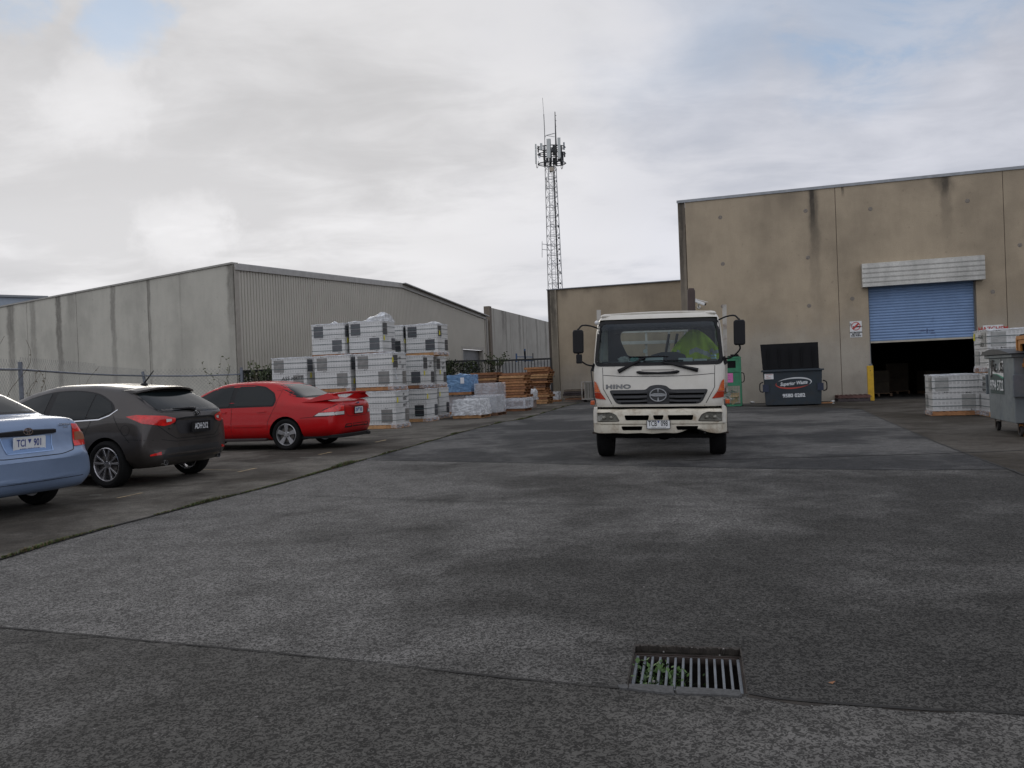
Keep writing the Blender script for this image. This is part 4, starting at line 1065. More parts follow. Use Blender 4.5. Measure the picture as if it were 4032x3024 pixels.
wrapped(1958, 33.0, 0, 1.02, 1.1, 1.26, 'tall pinkish-grey wrapped load between the blue load and the pallets on the crate', M_PINKIN, M_FILM, pal=M_WOODS[3], amp=.04)
wrapped(1872, 34.6, 0, .9, 1.0, 1.22, 'small blue-tinted wrapped load with white edges beside the tall pinkish-grey one', M_BLUEIN, M_FILM, amp=.04)
wrapped(2197, 46.2, 0, .50, .6, .58, 'small white wrapped box on the ground at the foot of the wall column', M_WHTIN, M_FILMW, amp=.02)
# white framed crate
P = at(2061, 1500, 34.4); cr = thing('framed_crate', 'white steel framed crate wrapped in film, brown pallets stacked on it', 'crate', (P.x, P.y, 0), GRID)
bm = BM(); pallet_geo(bm, 1.0, 1.15, .125, 5, 3, -.5, .58, 0); obj('pallet', bm, M_WOODS[1], cr)
M_WSTEEL = mat('white_steel', (.55, .56, .58), .4, var=.1)
bm = BM()
for z in (.17, .50): 
    for a_, b_ in (((-1, 0), (0, 0)), ((0, 0), (0, 1.15)), ((0, 1.15), (-1, 1.15)), ((-1, 1.15), (-1, 0))): bar(bm, (*a_, z), (*b_, z), .06, .09)
for x, y in ((-1, 0), (0, 0), (0, 1.15), (-1, 1.15)): bar(bm, (x, y, .13), (x, y, .545), .08)
obj('frame', bm, M_WSTEEL, cr)
bm = BM(); box(bm, -.92, -.08, .1, 1.05, .13, .42); obj('goods', bm, M_PINKIN, cr)
bm = BM(); crumple(bm, -1.05, .06, -.06, 1.2, 0, .553, .02, (14, 12), 5, skirt=.4, flare=.03); obj('film', bm, M_FILM, cr, smooth=60)
# crumpled plastic bundle between the pallet stacks
def bundle(p, sz, label, seed, m):
    bm = BM(); bmesh.ops.create_icosphere(bm, subdivisions=4, radius=1)
    for v in bm.verts:
        d = v.co.copy(); n_ = abs(mnoise.noise(d * 2.2 + Vector((seed, 0, 0)))) * .5 + abs(mnoise.noise(d * 5 + Vector((seed, 3, 0)))) * .22
        v.co = Vector((d.x * sz[0], d.y * sz[1], max(-sz[2], d.z * sz[2]))) * (.8 + n_)
    o = obj('plastic_bundle', bm, m, None, loc=p, smooth=25); tag(o, label, 'plastic wrap', 'crumpled plastic bundles'); return o
p = at(2086, 1500, 38.5); b1 = thing('covered_drum', 'upright drum shrouded in torn white plastic between two pallet stacks', 'covered drum', (p.x, p.y, 0), GRID)
bm = BM(); lathe(bm, [(.01, 0), (.28, 0), (.29, .5), (.27, 1.0), (.01, 1.02)], 24, 'z'); obj('drum', bm, mat('drum_brown', (.20, .16, .14), .7, var=.3), b1, smooth=40)
bm = BM(); pts = []
for j in range(9):
    ring = []
    for i in range(30):
        a = 2 * math.pi * i / 30; z = 1.05 - j * .085; rr = .05 + .30 * min(1, j / 2.5) + .06 * mnoise.noise(Vector((math.cos(a) * 3, math.sin(a) * 3, j * .6))) + .02 * j / 8
        ring.append(bm.verts.new((rr * math.cos(a), rr * math.sin(a), z + .05 * mnoise.noise(Vector((i * .6, j, 2))))))
    if pts:
        for i in range(30): bm.faces.new((pts[i], pts[(i + 1) % 30], ring[(i + 1) % 30], ring[i]))
    pts = ring
obj('torn_plastic', bm, M_FILMW, b1, smooth=50)
p = at(1958, 1483, 40.5); bundle(Vector((p.x, p.y, 1.45)), (.22, .2, .32), 'crumpled white plastic on a drum behind the first brown pallet stack', 3, M_FILMW)
p = at(1958, 1500, 40.5); bm = BM(); lathe(bm, [(.01, 0), (.29, 0), (.29, 1.15), (.01, 1.16)], 24, 'z'); o = obj('drum', bm, mat('drum_grey', (.2, .2, .2), .5, var=.2), None, (p.x, p.y, 0), smooth=40); tag(o, 'grey drum behind the first brown pallet stack', 'drum')

# steel stillage with a roll of tube, beside the truck
P = at(2290, 1500, 44.0); s_ = thing('steel_stillage', 'pale steel stillage frame with loose tubes left of the truck', 'stillage', (P.x, P.y, 0), GRID)
bm = BM(); Wd, Hd = .95, 1.10
for x in (0, Wd):
    for y in (0, .8): bar(bm, (x, y, .12), (x, y, Hd), .05)
for z in (.15, Hd):
    for a_, b_ in (((0, 0), (Wd, 0)), ((Wd, 0), (Wd, .8)), ((Wd, .8), (0, .8)), ((0, .8), (0, 0))): bar(bm, (*a_, z), (*b_, z), .05)
obj('frame', bm, mat('pale_steel', (.38, .36, .33), .6, .2, var=.2, dirt=.5), s_)
bm = BM(); box(bm, .03, Wd - .03, .76, .775, .18, Hd - .03); box(bm, .03, Wd - .03, .03, .76, .15, .18); obj('sheet_panel', bm, mat('sheet_grey', (.20, .19, .165), .7, var=.2), s_)
bm = BM(); [tube(bm, [(x, .3, .2), (x + .02, .32, Hd - .1)], .03, 8) for x in (.28, .42)]; obj('upright_tube', bm, mat('tube_grey', (.30, .29, .27), .5), s_)
bm = BM(); lathe(bm, [(.05, 0), (.085, 0), (.085, .6), (.05, .6)], 18, 'y', (.74, .02, .27), closed=True); obj('roll', bm, mat('roll_cream', (.42, .39, .33), .6), s_, smooth=40)
bm = BM(); [box(bm, x, x + .09, 0, .8, 0, .11) for x in (0, .86)]; obj('foot', bm, M_WDARK, s_)
P = at(2338, 1500, 43.5); bm = BM(); bar(bm, (P.x - .12, P.y + .1, 1.72), (P.x, P.y, 0), .055); bar(bm, (P.x - .12, P.y + .1, 1.70), (P.x + .15, P.y + .1, 1.70), .05)
tag(obj('steel_prop', bm, mat('prop_black', (.02, .02, .022), .5)), 'black leaning steel prop beside the stillage at the truck corner', 'prop')
# loose boards by the low wall
rnd = random.Random(11)
for i, (px, py, l, a, lab) in enumerate(((2225, 1577, 1.1, .2, 'loose weathered board nearest the small wrapped box by the low wall'), (2262, 1580, 1.3, -.15, 'loose weathered board in front of the weathered pallets'), (2300, 1579, .9, .1, 'loose weathered board at the right end of the weathered pallets'))):
    p = G(px, py); bm = BM(); box(bm, -l / 2, l / 2, -.05, .05, 0, .025); tag(obj('loose_board', bm, [M_WGREY, M_WOODS[3], M_WDARK][i], None, (p.x, p.y, .002), GRID + a), lab, 'board', 'loose boards by the low wall')
for i, (px, py, l, w_, a, m_, lab) in enumerate(((3238, 1589, .75, .09, .1, M_WOODS[0], 'short brown plank on the ground right of the dark skip bin'), (3232, 1578, .7, .07, -.1, M_WDARK, 'dark plank against the wall right of the skip bin'))):
    p = G(px, py); bm = BM(); box(bm, -l / 2, l / 2, -w_ / 2, w_ / 2, 0, .045); tag(obj('loose_board', bm, m_, None, (p.x, p.y, .006), GRID + a), lab, 'board')
for i, (px, py, s, lab) in enumerate(((3279, 1584, .10, 'scrap of white paper on the ground by the dark pallets'), (2962, 1588, .12, 'small crumpled litter at the wall foot between green cage and skip bin'), (3281, 1590, .05, 'tiny white scrap beside the larger paper scrap near the dark pallets'))):
    bm = BM(); bmesh.ops.create_icosphere(bm, subdivisions=2, radius=s)
    for v in bm.verts: v.co *= .7 + .6 * abs(mnoise.noise(v.co * 20)); v.co.z *= .45
    p = G(px, py); tag(obj('litter', bm, mat('litter_white', (.5, .5, .48), .8), None, (p.x, p.y, s * .4), smooth=20), lab, 'litter')

# ================================================================= FENCES
M_FPOST = mat('fence_galv', (.16, .175, .20), .55, .4, var=.2, scale=8)
M_WIRE = mat('fence_wire', (.17, .18, .185), .55, .4, var=.1)
cf = thing('chain_link_fence', 'galvanised chain-link fence with sagging top rail behind the parked cars', 'fence', (0, 0, 0))
F0 = Vector((-9.75, 13.2, 0)); F1 = at(82, 1500, 17.0); F2 = at(577, 1500, 27.0); F3 = at(952, 1500, 28.6)
for v in (F1, F2, F3): v.z = 0
zr0 = at(82, 1454.5, 17).z; zr2 = at(577, 1479.6, 27).z; zr3 = at(952, 1473.5, 28.6).z
for p_, z_, ln in ((F1, at(82, 1425, 17).z, (0, 0)), (F2, at(570, 1463, 27).z, (-.12, 0)), (F3, at(950, 1447, 28.6).z, (0, 0))):
    bm = BM(); tube(bm, [p_ + Vector((ln[0] * -1.6, .02, 0)), p_ + Vector((ln[0], 0, z_))], .045 if p_ is F1 else .05, 10); obj('post', bm, M_FPOST, cf, smooth=40)
bm = BM()
for a_, za, b_, zb in ((F0, zr0 + .02, F1, zr0), (F1, zr0, F2, zr2), (F2, zr2, F3, zr3)):
    n = 24; pts = [a_.lerp(b_, i / n) + Vector((0, 0, za + (zb - za) * i / n - .03 * math.sin(math.pi * i / n) + .004 * mnoise.noise(Vector((i * .9, 0, 0))))) for i in range(n + 1)]
    tube(bm, pts, .026, 7)
obj('top_rail', bm, M_FPOST, cf, smooth=50)
bm = BM()
def chain(a_, za, b_, zb, pitch, over=.22, ztop_cut=None):
    L = (b_ - a_).length; u = (b_ - a_).normalized(); n = int(L / pitch); nz = Vector((-u.y, u.x, 0)) * .004
    for i in range(n + 1):
        t = i / n; zt_ = za + (zb - za) * t + over; z = .05; side = i % 2; pts = []
        while z < zt_:
            off = .5 * pitch if side else -.5 * pitch
            pts.append(a_ + u * (t * L + off) + Vector((0, 0, z)) + nz * (1 if side else -1)); side = 1 - side; z += pitch
        pts.append(pts[-1] + Vector((0, 0, .05)))
        for p, q in zip(pts, pts[1:]):
            d = (q - p).normalized(); s = d.cross(Vector((u.y, -u.x, 0))).normalized() * .0026; w = Vector((u.y, -u.x, 0)) * .0026
            vs = [bm.verts.new(x) for x in (p - s, p + w, p + s, q - s, q + w, q + s)]
            bm.faces.new((vs[0], vs[1], vs[4], vs[3])); bm.faces.new((vs[1], vs[2], vs[5], vs[4]))
chain(F0, zr0, F1, zr0 - .05, .062); chain(F1, zr0, F2, zr2, .062); chain(F2, zr2, F3, zr3, .062)
obj('wire_mesh', bm, M_WIRE, cf, fix=False)
# dry vines on the chain-link
def vine(p0, h, n, label, group, m1, leaves=30, seed=0, spread=.5, lm=None, ls=.05):
    rr = random.Random(seed); bm = BM()
    for _ in range(n):
        p = p0 + Vector((rr.uniform(-.1, .1), -.03, 0)); pts = [p.copy()]; d = Vector((rr.uniform(-.5, .5), 0, 1))
        k_ = rr.randint(7, 12)
        for i in range(k_):
            d = (d + Vector((rr.uniform(-.7, .7), rr.uniform(-.25, .25), rr.uniform(-.3, .5)))).normalized(); pts.append(pts[-1] + d * h / k_ * 1.25)
        pts = [Vector(q) for q in spl(pts, 3, False)]
        tube(bm, pts, .006, 4, rads=[.009 * (1 - .7 * i / len(pts)) for i in range(len(pts))])
        for _ in range(leaves // n):
            q = pts[rr.randrange(len(pts) // 3, len(pts))]; a = rr.uniform(0, 6.28); e = rr.uniform(-.8, .8); dd = Vector((math.cos(a), math.sin(a) * .5, math.sin(e))).normalized(); s = dd.cross(Vector((0, 1, .2))).normalized() * ls * .25
            v = [bm.verts.new(x) for x in (q, q + dd * ls * .5 + s, q + dd * ls, q + dd * ls * .5 - s)]; f = bm.faces.new(v); f.material_index = 1
    return tag(obj('climbing_weed', bm, [m1, lm or M_GRASSD], fix=False), label, 'vine', group)
M_STEM = mat('dry_stem', (.09, .075, .05), .85, var=.3)
M_IVY1 = mat('ivy_green', (.045, .062, .022), .5, var=.45, scale=2)
M_IVY2 = mat('ivy_dark', (.016, .022, .010), .6, var=.4, scale=2)
M_IVY3 = mat('ivy_light', (.085, .105, .04), .5, var=.4, scale=2)
p = at(845, 1500, 28.2); p.z = 0; vine(p, 2.2, 8, 'dry tangled weed climbing the chain-link above the red car bonnet', 'vines on the fences', M_STEM, 60, 3, lm=M_IVY3, ls=.09)
p = at(112, 1500, 17.3); p.z = 0; vine(p, 1.75, 5, 'thin weed beside the nearest chain-link post', 'vines on the fences', M_STEM, 30, 5, lm=M_GRASSD, ls=.05)
p = at(20, 1500, 15.6); p.z = 0; vine(p, 2.2, 6, 'dry vine on the chain-link at the far left edge', 'vines on the fences', M_STEM, 30, 8, lm=M_GRASSD, ls=.05)
# black steel palisade, left piece behind the tile stacks
M_BLK = mat('black_steel', (.016, .017, .018), .5, .2, var=.15)
FA = at(956, 1500, 29.2); FA.z = 0
FB = Vector((-3.75, 49.6, 0)); FC = Vector((2.42, 48.9, 0)); FG = Vector((-.72, 49.25, 0))
def palisade(name, a_, za, b_, zb, label, step=.19, w=.045, sheet=None):
    t = thing(name, label, 'fence', (0, 0, 0)); L = (b_ - a_).length; u = (b_ - a_).normalized()
    bm = BM(); bar(bm, a_ + Vector((0, 0, za)), b_ + Vector((0, 0, zb)), .06, .11); obj('rail', bm, M_BLK, t); bm = BM(); bar(bm, a_ + Vector((0, 0, .25)), b_ + Vector((0, 0, .25)), .05, .06); obj('rail', bm, M_BLK, t)
    bm = BM(); n = int(L / step)
    for i in range(1, n): q = a_ + u * (i * L / n); bar(bm, q + Vector((0, 0, .05)), q + Vector((0, 0, za + (zb - za) * i / n - .056)), w, .02, (u.y, -u.x, 0))
    obj('bars', bm, M_BLK, t)
    for q, z in ((a_, za), (b_, zb)): bm = BM(); bar(bm, q, q + Vector((0, 0, z + .06)), .09); obj('post', bm, M_BLK, t)
    return t
palisade('steel_fence', FA, 2.05, FB, 2.66, 'black steel picket fence overgrown with ivy behind the tile stacks')
palisade('steel_fence', FB, 2.66, FG - Vector((.12, 0, 0)), 2.60, 'black steel picket fence half hidden by ivy left of the gate')
gt = palisade('steel_gate', FG, 2.58, FC, 2.57, 'black steel bar gate with pale boards between its bars in the yard corner')
gt['category'] = 'gate'
M_PALE = mat('pale_sheet', (.43, .43, .42), .6, var=.06)
bm = BM(); u = (FC - FG).normalized(); n_ = Vector((-u.y, u.x, 0)) * .35; x = .12; L = (FC - FG).length
q0, q1 = FG + n_ + u * .1, FC + n_ - u * .05
bar(bm, q0 + Vector((0, 0, 1.25)), q1 + Vector((0, 0, 1.25)), .04, 2.42)
tag(obj('sheet_fence', bm, M_PALE), 'pale sheet metal fence standing just behind the bars of the black gate', 'fence')
# ivy masses
def ivy(a_, b_, zlo, zhi, n, label, seed, depth=.35, size=.10, gap=.1):
    rr = random.Random(seed); bm = BM(); u = (b_ - a_); L = u.length; u.normalize(); nn = Vector((u.y, -u.x, 0))
    for _ in range(n):
        s = rr.random(); g = mnoise.noise(Vector((s * L * .8 + seed, 0, 0))); z = zlo + (zhi - zlo) * rr.random() ** .8 
        top = zhi + .12 * g + .10 * mnoise.noise(Vector((s * L * 3, 1, seed)))
        if z > top or mnoise.noise(Vector((s * L * 1.3, z * 1.6, seed * 2))) < gap - .35: continue
        q = a_ + u * (s * L) + nn * (rr.uniform(-depth, depth * .8) * (.5 + .5 * abs(mnoise.noise(Vector((s * L * 2, z * 2, 5)))))) + Vector((0, 0, z))
        d = Vector((rr.uniform(-1, 1), rr.uniform(-1, 1), rr.uniform(-1, .5))).normalized(); e = d.cross(Vector((rr.uniform(-1, 1), rr.uniform(-1, 1), 1))).normalized(); l = size * rr.uniform(.5, 1.3)
        v = [bm.verts.new(x) for x in (q, q + d * l * .5 + e * l * .35, q + d * l, q + d * l * .5 - e * l * .35)]
        f = bm.faces.new(v); f.material_index = 0 if rr.random() < .5 else (1 if rr.random() < .7 else 2)
    for _ in range(int(L * 5)):
        p = a_ + u * rr.uniform(0, L) + nn * rr.uniform(0, .1); pts = [p + Vector((0, 0, 0))]
        while pts[-1].z < zhi - .1 and len(pts) < 14: pts.append(pts[-1] + Vector((rr.uniform(-.18, .18), rr.uniform(-.05, .05), rr.uniform(.1, .35))))
        tube(bm, pts, .014, 4); 
    for f in bm.faces:
        if len(f.verts) == 4 and f.calc_area() > 0 and f.material_index == 0 and max(v.co.z for v in f.verts) - min(v.co.z for v in f.verts) > 5: pass
    return tag(obj('ivy', bm, [M_IVY1, M_IVY2, M_IVY3], fix=False), label, 'ivy', 'ivy growing on the steel fences')
FAB = lambda t: FA.lerp(FB, t)
ivy(FA, FAB(.22), 0, 2.15, 5200, 'dark ivy on the picket fence between the chain-link and the tile stacks', 1, size=.11, gap=.05)
ivy(FAB(.30), FAB(.62), 0, 2.35, 3500, 'ivy on the picket fence hidden behind the tile stacks', 2, size=.13)
ivy(FAB(.62), FB, 0, 2.68, 9000, 'dense green ivy bank on the picket fence right of the tile stacks', 3, size=.14, gap=-.1)
ivy(FB, FG - Vector((.3, 0, 0)), .2, 2.66, 5200, 'thinner ivy trailing over the picket fence left of the gate', 4, size=.13, gap=.22)
p = at(1958, 1500, 48.6); p.z = 1.9; vine(p, 1.1, 7, 'leafy sprigs standing above the fence top just left of the gate', 'vines on the fences', M_STEM, 120, 6, lm=M_IVY1, ls=.14)
p = at(1015, 1500, 29.6); p.z = 1.6; vine(p, .8, 5, 'ragged sprigs above the fence left of the tile stacks', 'vines on the fences', M_STEM, 50, 9, lm=M_IVY3, ls=.10)
# blue steel rack seen over the gate
M_BLU = mat('rack_blue', (.035, .085, .19), .5, var=.2)
rk = thing('steel_rack', 'blue steel storage rack standing behind the black gate', 'rack', (0, 0, 0))
for px, yt in ((2033, 1392), (2066, 1374), (2071, 1382), (2098, 1391)):
    a = at(px, yt, 53); bm = BM(); bar(bm, (a.x, a.y, 0), a if px != 2071 else a + Vector((-.08, 0, 0)), .11 if px < 2090 else .06); obj('upright', bm, M_BLU if px < 2090 else M_BLK, rk)
bm = BM(); a, b = at(2033, 1405, 53), at(2098, 1406, 53); bar(bm, a, b, .05); bar(bm, a + Vector((0, 0, -.25)), b + Vector((0, 0, -.25)), .05); obj('beam', bm, M_BLU, rk)

# ================================================================= WALL FITTINGS, SIGNS, BOLLARD
def wallrect(name, label, cat, x0, x1, z0, z1, m, th=.012):
    t = thing(name, label, cat, K + A * ((x0 + x1) / 2) + Vector((0, 0, z0)), GRID); w, h = x1 - x0, z1 - z0
    bm = BM(); box(bm, -w / 2, w / 2, -th, -.001, 0, h); obj('board', bm, m, t, bevel=.003); return t, w, h
M_SIGNW = mat('sign_white', (.66, .67, .66), .5, var=.05, dirt=.2)
M_RED = mat('sign_red', (.42, .035, .03), .5, var=.08)
x0, z1 = rb(3345.5, 1266); x1, z0 = rb(3395, 1327)
t, w, h = wallrect('no_smoking_sign', 'white no smoking sign on the wall left of the roller door', 'sign', x0, x1, z0, z1, M_SIGNW)
cz = h * .69; r_ = w * .38
bm = BM(); ring_prism(bm, ell(0, cz, r_, r_, 32), ell(0, cz, r_ * .84, r_ * .84, 32), -.0165, -.012); s45 = math.sin(R(45)) * r_ * .9
prism(bm, [(-s45 - .025, cz - s45 + .025), (-s45 + .025, cz - s45 - .025), (s45 + .025, cz + s45 - .025), (s45 - .025, cz + s45 + .025)], -.0175, -.0166, 'xz'); obj('prohibition_ring', bm, M_RED, t)
bm = BM(); box(bm, -.12, .2, -.014, -.0125, cz - .05, cz + .0); box(bm, .215, .24, -.014, -.0125, cz - .05, cz)
for i in range(3): tube(bm, [(-.17 - i * .03, -.0135, cz + .01), (-.15 - i * .03, -.0135, cz + .06), (-.18 - i * .02, -.0135, cz + .12)], .007, 4)
obj('cigarette_symbol', bm, M_BLACK, t)
for i, s in enumerate(('NO SMOKING', 'BEYOND', 'THIS POINT')): text('lettering', s, .135 * w / .82, M_BLACK, t, (0, -.0135, h * (.30 - .105 * i)), bold=.004)
x0, z1 = rb(3870, 1282); x1, _ = rb(3950, 1277); 
t, w, h = wallrect('hazchem_sign', 'white sign with red HAZCHEM letters above the tile pallets right of the door', 'sign', x0, x1, z1 - .32, z1, M_SIGNW)
text('lettering', 'HAZCHEM', .22, M_RED, t, (0, -.0135, h * .55), bold=.006, sx=.98)
# camera
c = K + A * rb(2752, 1200)[0] + Vector((0, 0, rb(2752, 1200)[1])); t = thing('security_camera', 'white security camera on a bracket, on the tan wall above the truck cab', 'camera', c, GRID)
M_CW = mat('camera_white', (.72, .72, .70), .35, var=.04)
bm = BM(); a = Vector((-.14, -.45, .16)); b = Vector((.30, -.62, -.05)); bar(bm, a, b, .15, .13); obj('housing', bm, M_CW, t, bevel=.03)
bm = BM(); bar(bm, a + Vector((-.04, .02, .085)), b + Vector((.09, -.03, .085)), .18, .015); obj('sunshield', bm, M_CW, t, bevel=.005)
bm = BM(); d = (b - a).normalized(); bar(bm, b + d * .001, b + d * .012, .10, .09); obj('lens_window', bm, M_BLK, t)
bm = BM(); tube(bm, [Vector((0, 0, -.1)), Vector((0, -.3, -.1)), Vector((.03, -.5, .02))], .03, 8); lathe(bm, [(.07, 0), (.07, -.02)], 14, 'y', (0, 0, -.1)); obj('bracket', bm, M_CW, t, smooth=40)
# bollard
p = G(3430, 1578); t = thing('bollard', 'tall yellow steel channel bollard at the left jamb of the roller door', 'bollard', (p.x, p.y, 0), GRID)
hb_ = at(3420, 1440, p.y).z
bm = BM(); box(bm, -.10, .12, -.02, 0, 0, hb_); box(bm, -.10, -.085, .001, .14, 0, hb_); box(bm, .105, .12, .001, .14, 0, hb_); obj('channel', bm, mat('safety_yellow', (.55, .33, .015), .5, var=.1, dirt=.3, dirtc=(.2, .12, .03)), t, bevel=.004)
bm = BM(); box(bm, -.02, .09, .02, .12, 0.002, hb_ + .07); obj('inner_post', bm, M_GALV, t)
bm = BM(); [lathe(bm, [(.018, 0), (.018, -.012), (.001, -.014)], 8, 'y', (.01, -.02, z)) for z in (.18, hb_ - .2)]; obj('bolt', bm, M_RUST, t)

# ================================================================= BINS
M_NAVY = mat('skip_navy', (.017, .027, .036), .6, .0, var=.2, scale=2, dirt=.35, dirtc=(.07, .06, .05))
M_PLAST = mat('lid_black', (.005, .005, .006), .7, var=.2, spec=.2)
P = at(3006, 1500, 29.8); t = thing('skip_bin', 'dark blue front-lift skip bin with its black lid standing open', 'bin', (P.x, P.y, 0), GRID); w = 2.06
bm = BM(); hexa(bm, [(.06, .06, .05), (w - .06, .06, .05), (w - .06, 1.2, .05), (.06, 1.2, .05), (0, 0, 1.34), (w, 0, 1.34), (w, 1.35, 1.34), (0, 1.35, 1.34)])
o = obj('body', bm, M_NAVY, t, bevel=.01)
bm = BM(); box(bm, .12, w - .12, .12, 1.2, 1.341, 1.345); obj('inside', bm, M_PLAST, t)
bm = BM(); 
for a_, b_ in (((-.03, -.03), (w + .03, -.03)), ((-.03, 1.38), (w + .03, 1.38)), ((-.03, 0), (-.03, 1.35)), ((w + .03, 0), (w + .03, 1.35))): bar(bm, (*a_, 1.32), (*b_, 1.32), .07, .06)
obj('rim', bm, M_NAVY, t, bevel=.008)
for sx_ in (0, 1):
    xx = -.03 if sx_ == 0 else w - .18; bm = BM(); box(bm, xx + (0 if sx_ else -.0), xx + .21, -.012, .9, .55, .82); obj('fork_pocket', bm, mat('pocket_navy', (.012, .02, .045), .5), t)
    x_ = -.06 if sx_ == 0 else w + .06; bm = BM(); s = -1 if sx_ == 0 else 1
    tube(bm, spl([(x_ - s * .05, -.02, .92), (x_ + s * .06, -.02, .86), (x_ + s * .08, -.02, .72), (x_ + s * .06, -.02, .58), (x_ - s * .05, -.02, .54)], 4, False), .02, 7); obj('handle', bm, M_PLAST, t, smooth=50)
bm = BM(); L0 = Vector((0, 1.38, 1.36)); d = Vector((0, .10, 1)).normalized()
co = [Vector((0.0, 1.40, 1.37)), Vector((w + .0, 1.40, 1.37)), Vector((w, 1.47, 1.37)), Vector((0, 1.47, 1.37))]
tp = [c_ + Vector((0, .10, 1.0)) for c_ in co]; tp[0].x -= .06; tp[3].x -= .06; hexa(bm, co + tp); obj('lid', bm, M_PLAST, t, bevel=.02)
bm = BM(); [box(bm, w * (i + .5) / 5 - .03, w * (i + .5) / 5 + .03, 1.385, 1.4, 1.45, 2.2) for i in range(5)]; obj('lid_rib', bm, M_PLAST, t, bevel=.004)
bm = BM(); box(bm, -.03, w + .03, 1.37, 1.43, 1.30, 1.37); obj('hinge', bm, M_NAVY, t)
# the sign on the skip: swoosh, name and number
def sk(px, py): return ((px - 570) / 595 * w, 1.34 - (py - 1130) / 385 * 1.30)
M_SKW = mat('skip_white', (.60, .62, .63), .5, var=.08); M_SKR = mat('skip_red', (.42, .06, .04), .5, var=.1)
def arc(cx, cy, rx, ry, t0, t1, wmax, n=26, rot=0):
    o_, i_ = [], []
    for q in range(n + 1):
        tt = q / n; a = R(t0 + (t1 - t0) * tt); ww = wmax * math.sin(math.pi * tt) ** .8
        for lst, s in ((o_, ww * .5), (i_, -ww * .5)):
            x = (rx + s) * math.cos(a); y = (ry + s) * math.sin(a); lst.append((cx + x * math.cos(rot) - y * math.sin(rot), cy + x * math.sin(rot) + y * math.cos(rot)))
    return o_ + i_[::-1]
cx_, cz_ = sk(875, 1275); fo = lambda z: .06 * (1.34 - z) / 1.29
def face_prism(bm, poly, dd=.006):
    a = [bm.verts.new((u, fo(v) - dd, v)) for u, v in poly]; bm.faces.new(a)
bm = BM(); face_prism(bm, arc(cx_, cz_, .62, .185, 150, -35, .055, rot=.06)); obj('swoosh', bm, M_SKW, t)
bm = BM(); face_prism(bm, arc(cx_, cz_, .62, .185, 158, 330, .055, rot=.06)); obj('swoosh', bm, M_SKR, t)
tl = math.atan2(.06, 1.29)
text('lettering', 'Superior Waste', .185, M_SKW, t, (cx_, fo(cz_) - .008, cz_ - .01), (R(90) - tl, R(-4), 0), shear=.35, bold=.005, sx=.80)
x_, z_ = sk(875, 1412); text('lettering', '9580 0282', .185, M_SKW, t, (x_, fo(z_) - .008, z_), (R(90) - tl, R(-1), 0), bold=.006, sx=1.0)
x_, z_ = sk(628, 1195); bm = BM(); box(bm, x_ - .16, x_ + .16, fo(z_) - .012, fo(z_) - .006, z_ - .1, z_ + .1); obj('notice', bm, M_SIGNW, t)
bm = BM()
for i, (a_, b_) in enumerate(((.13, -.02), (.1, -.1), (.13, .05))): box(bm, x_ - a_, x_ + b_ + .08, fo(z_) - .014, fo(z_) - .0125, z_ - .06 + i * .06, z_ - .045 + i * .06)
obj('notice_print', bm, M_SKR, t)

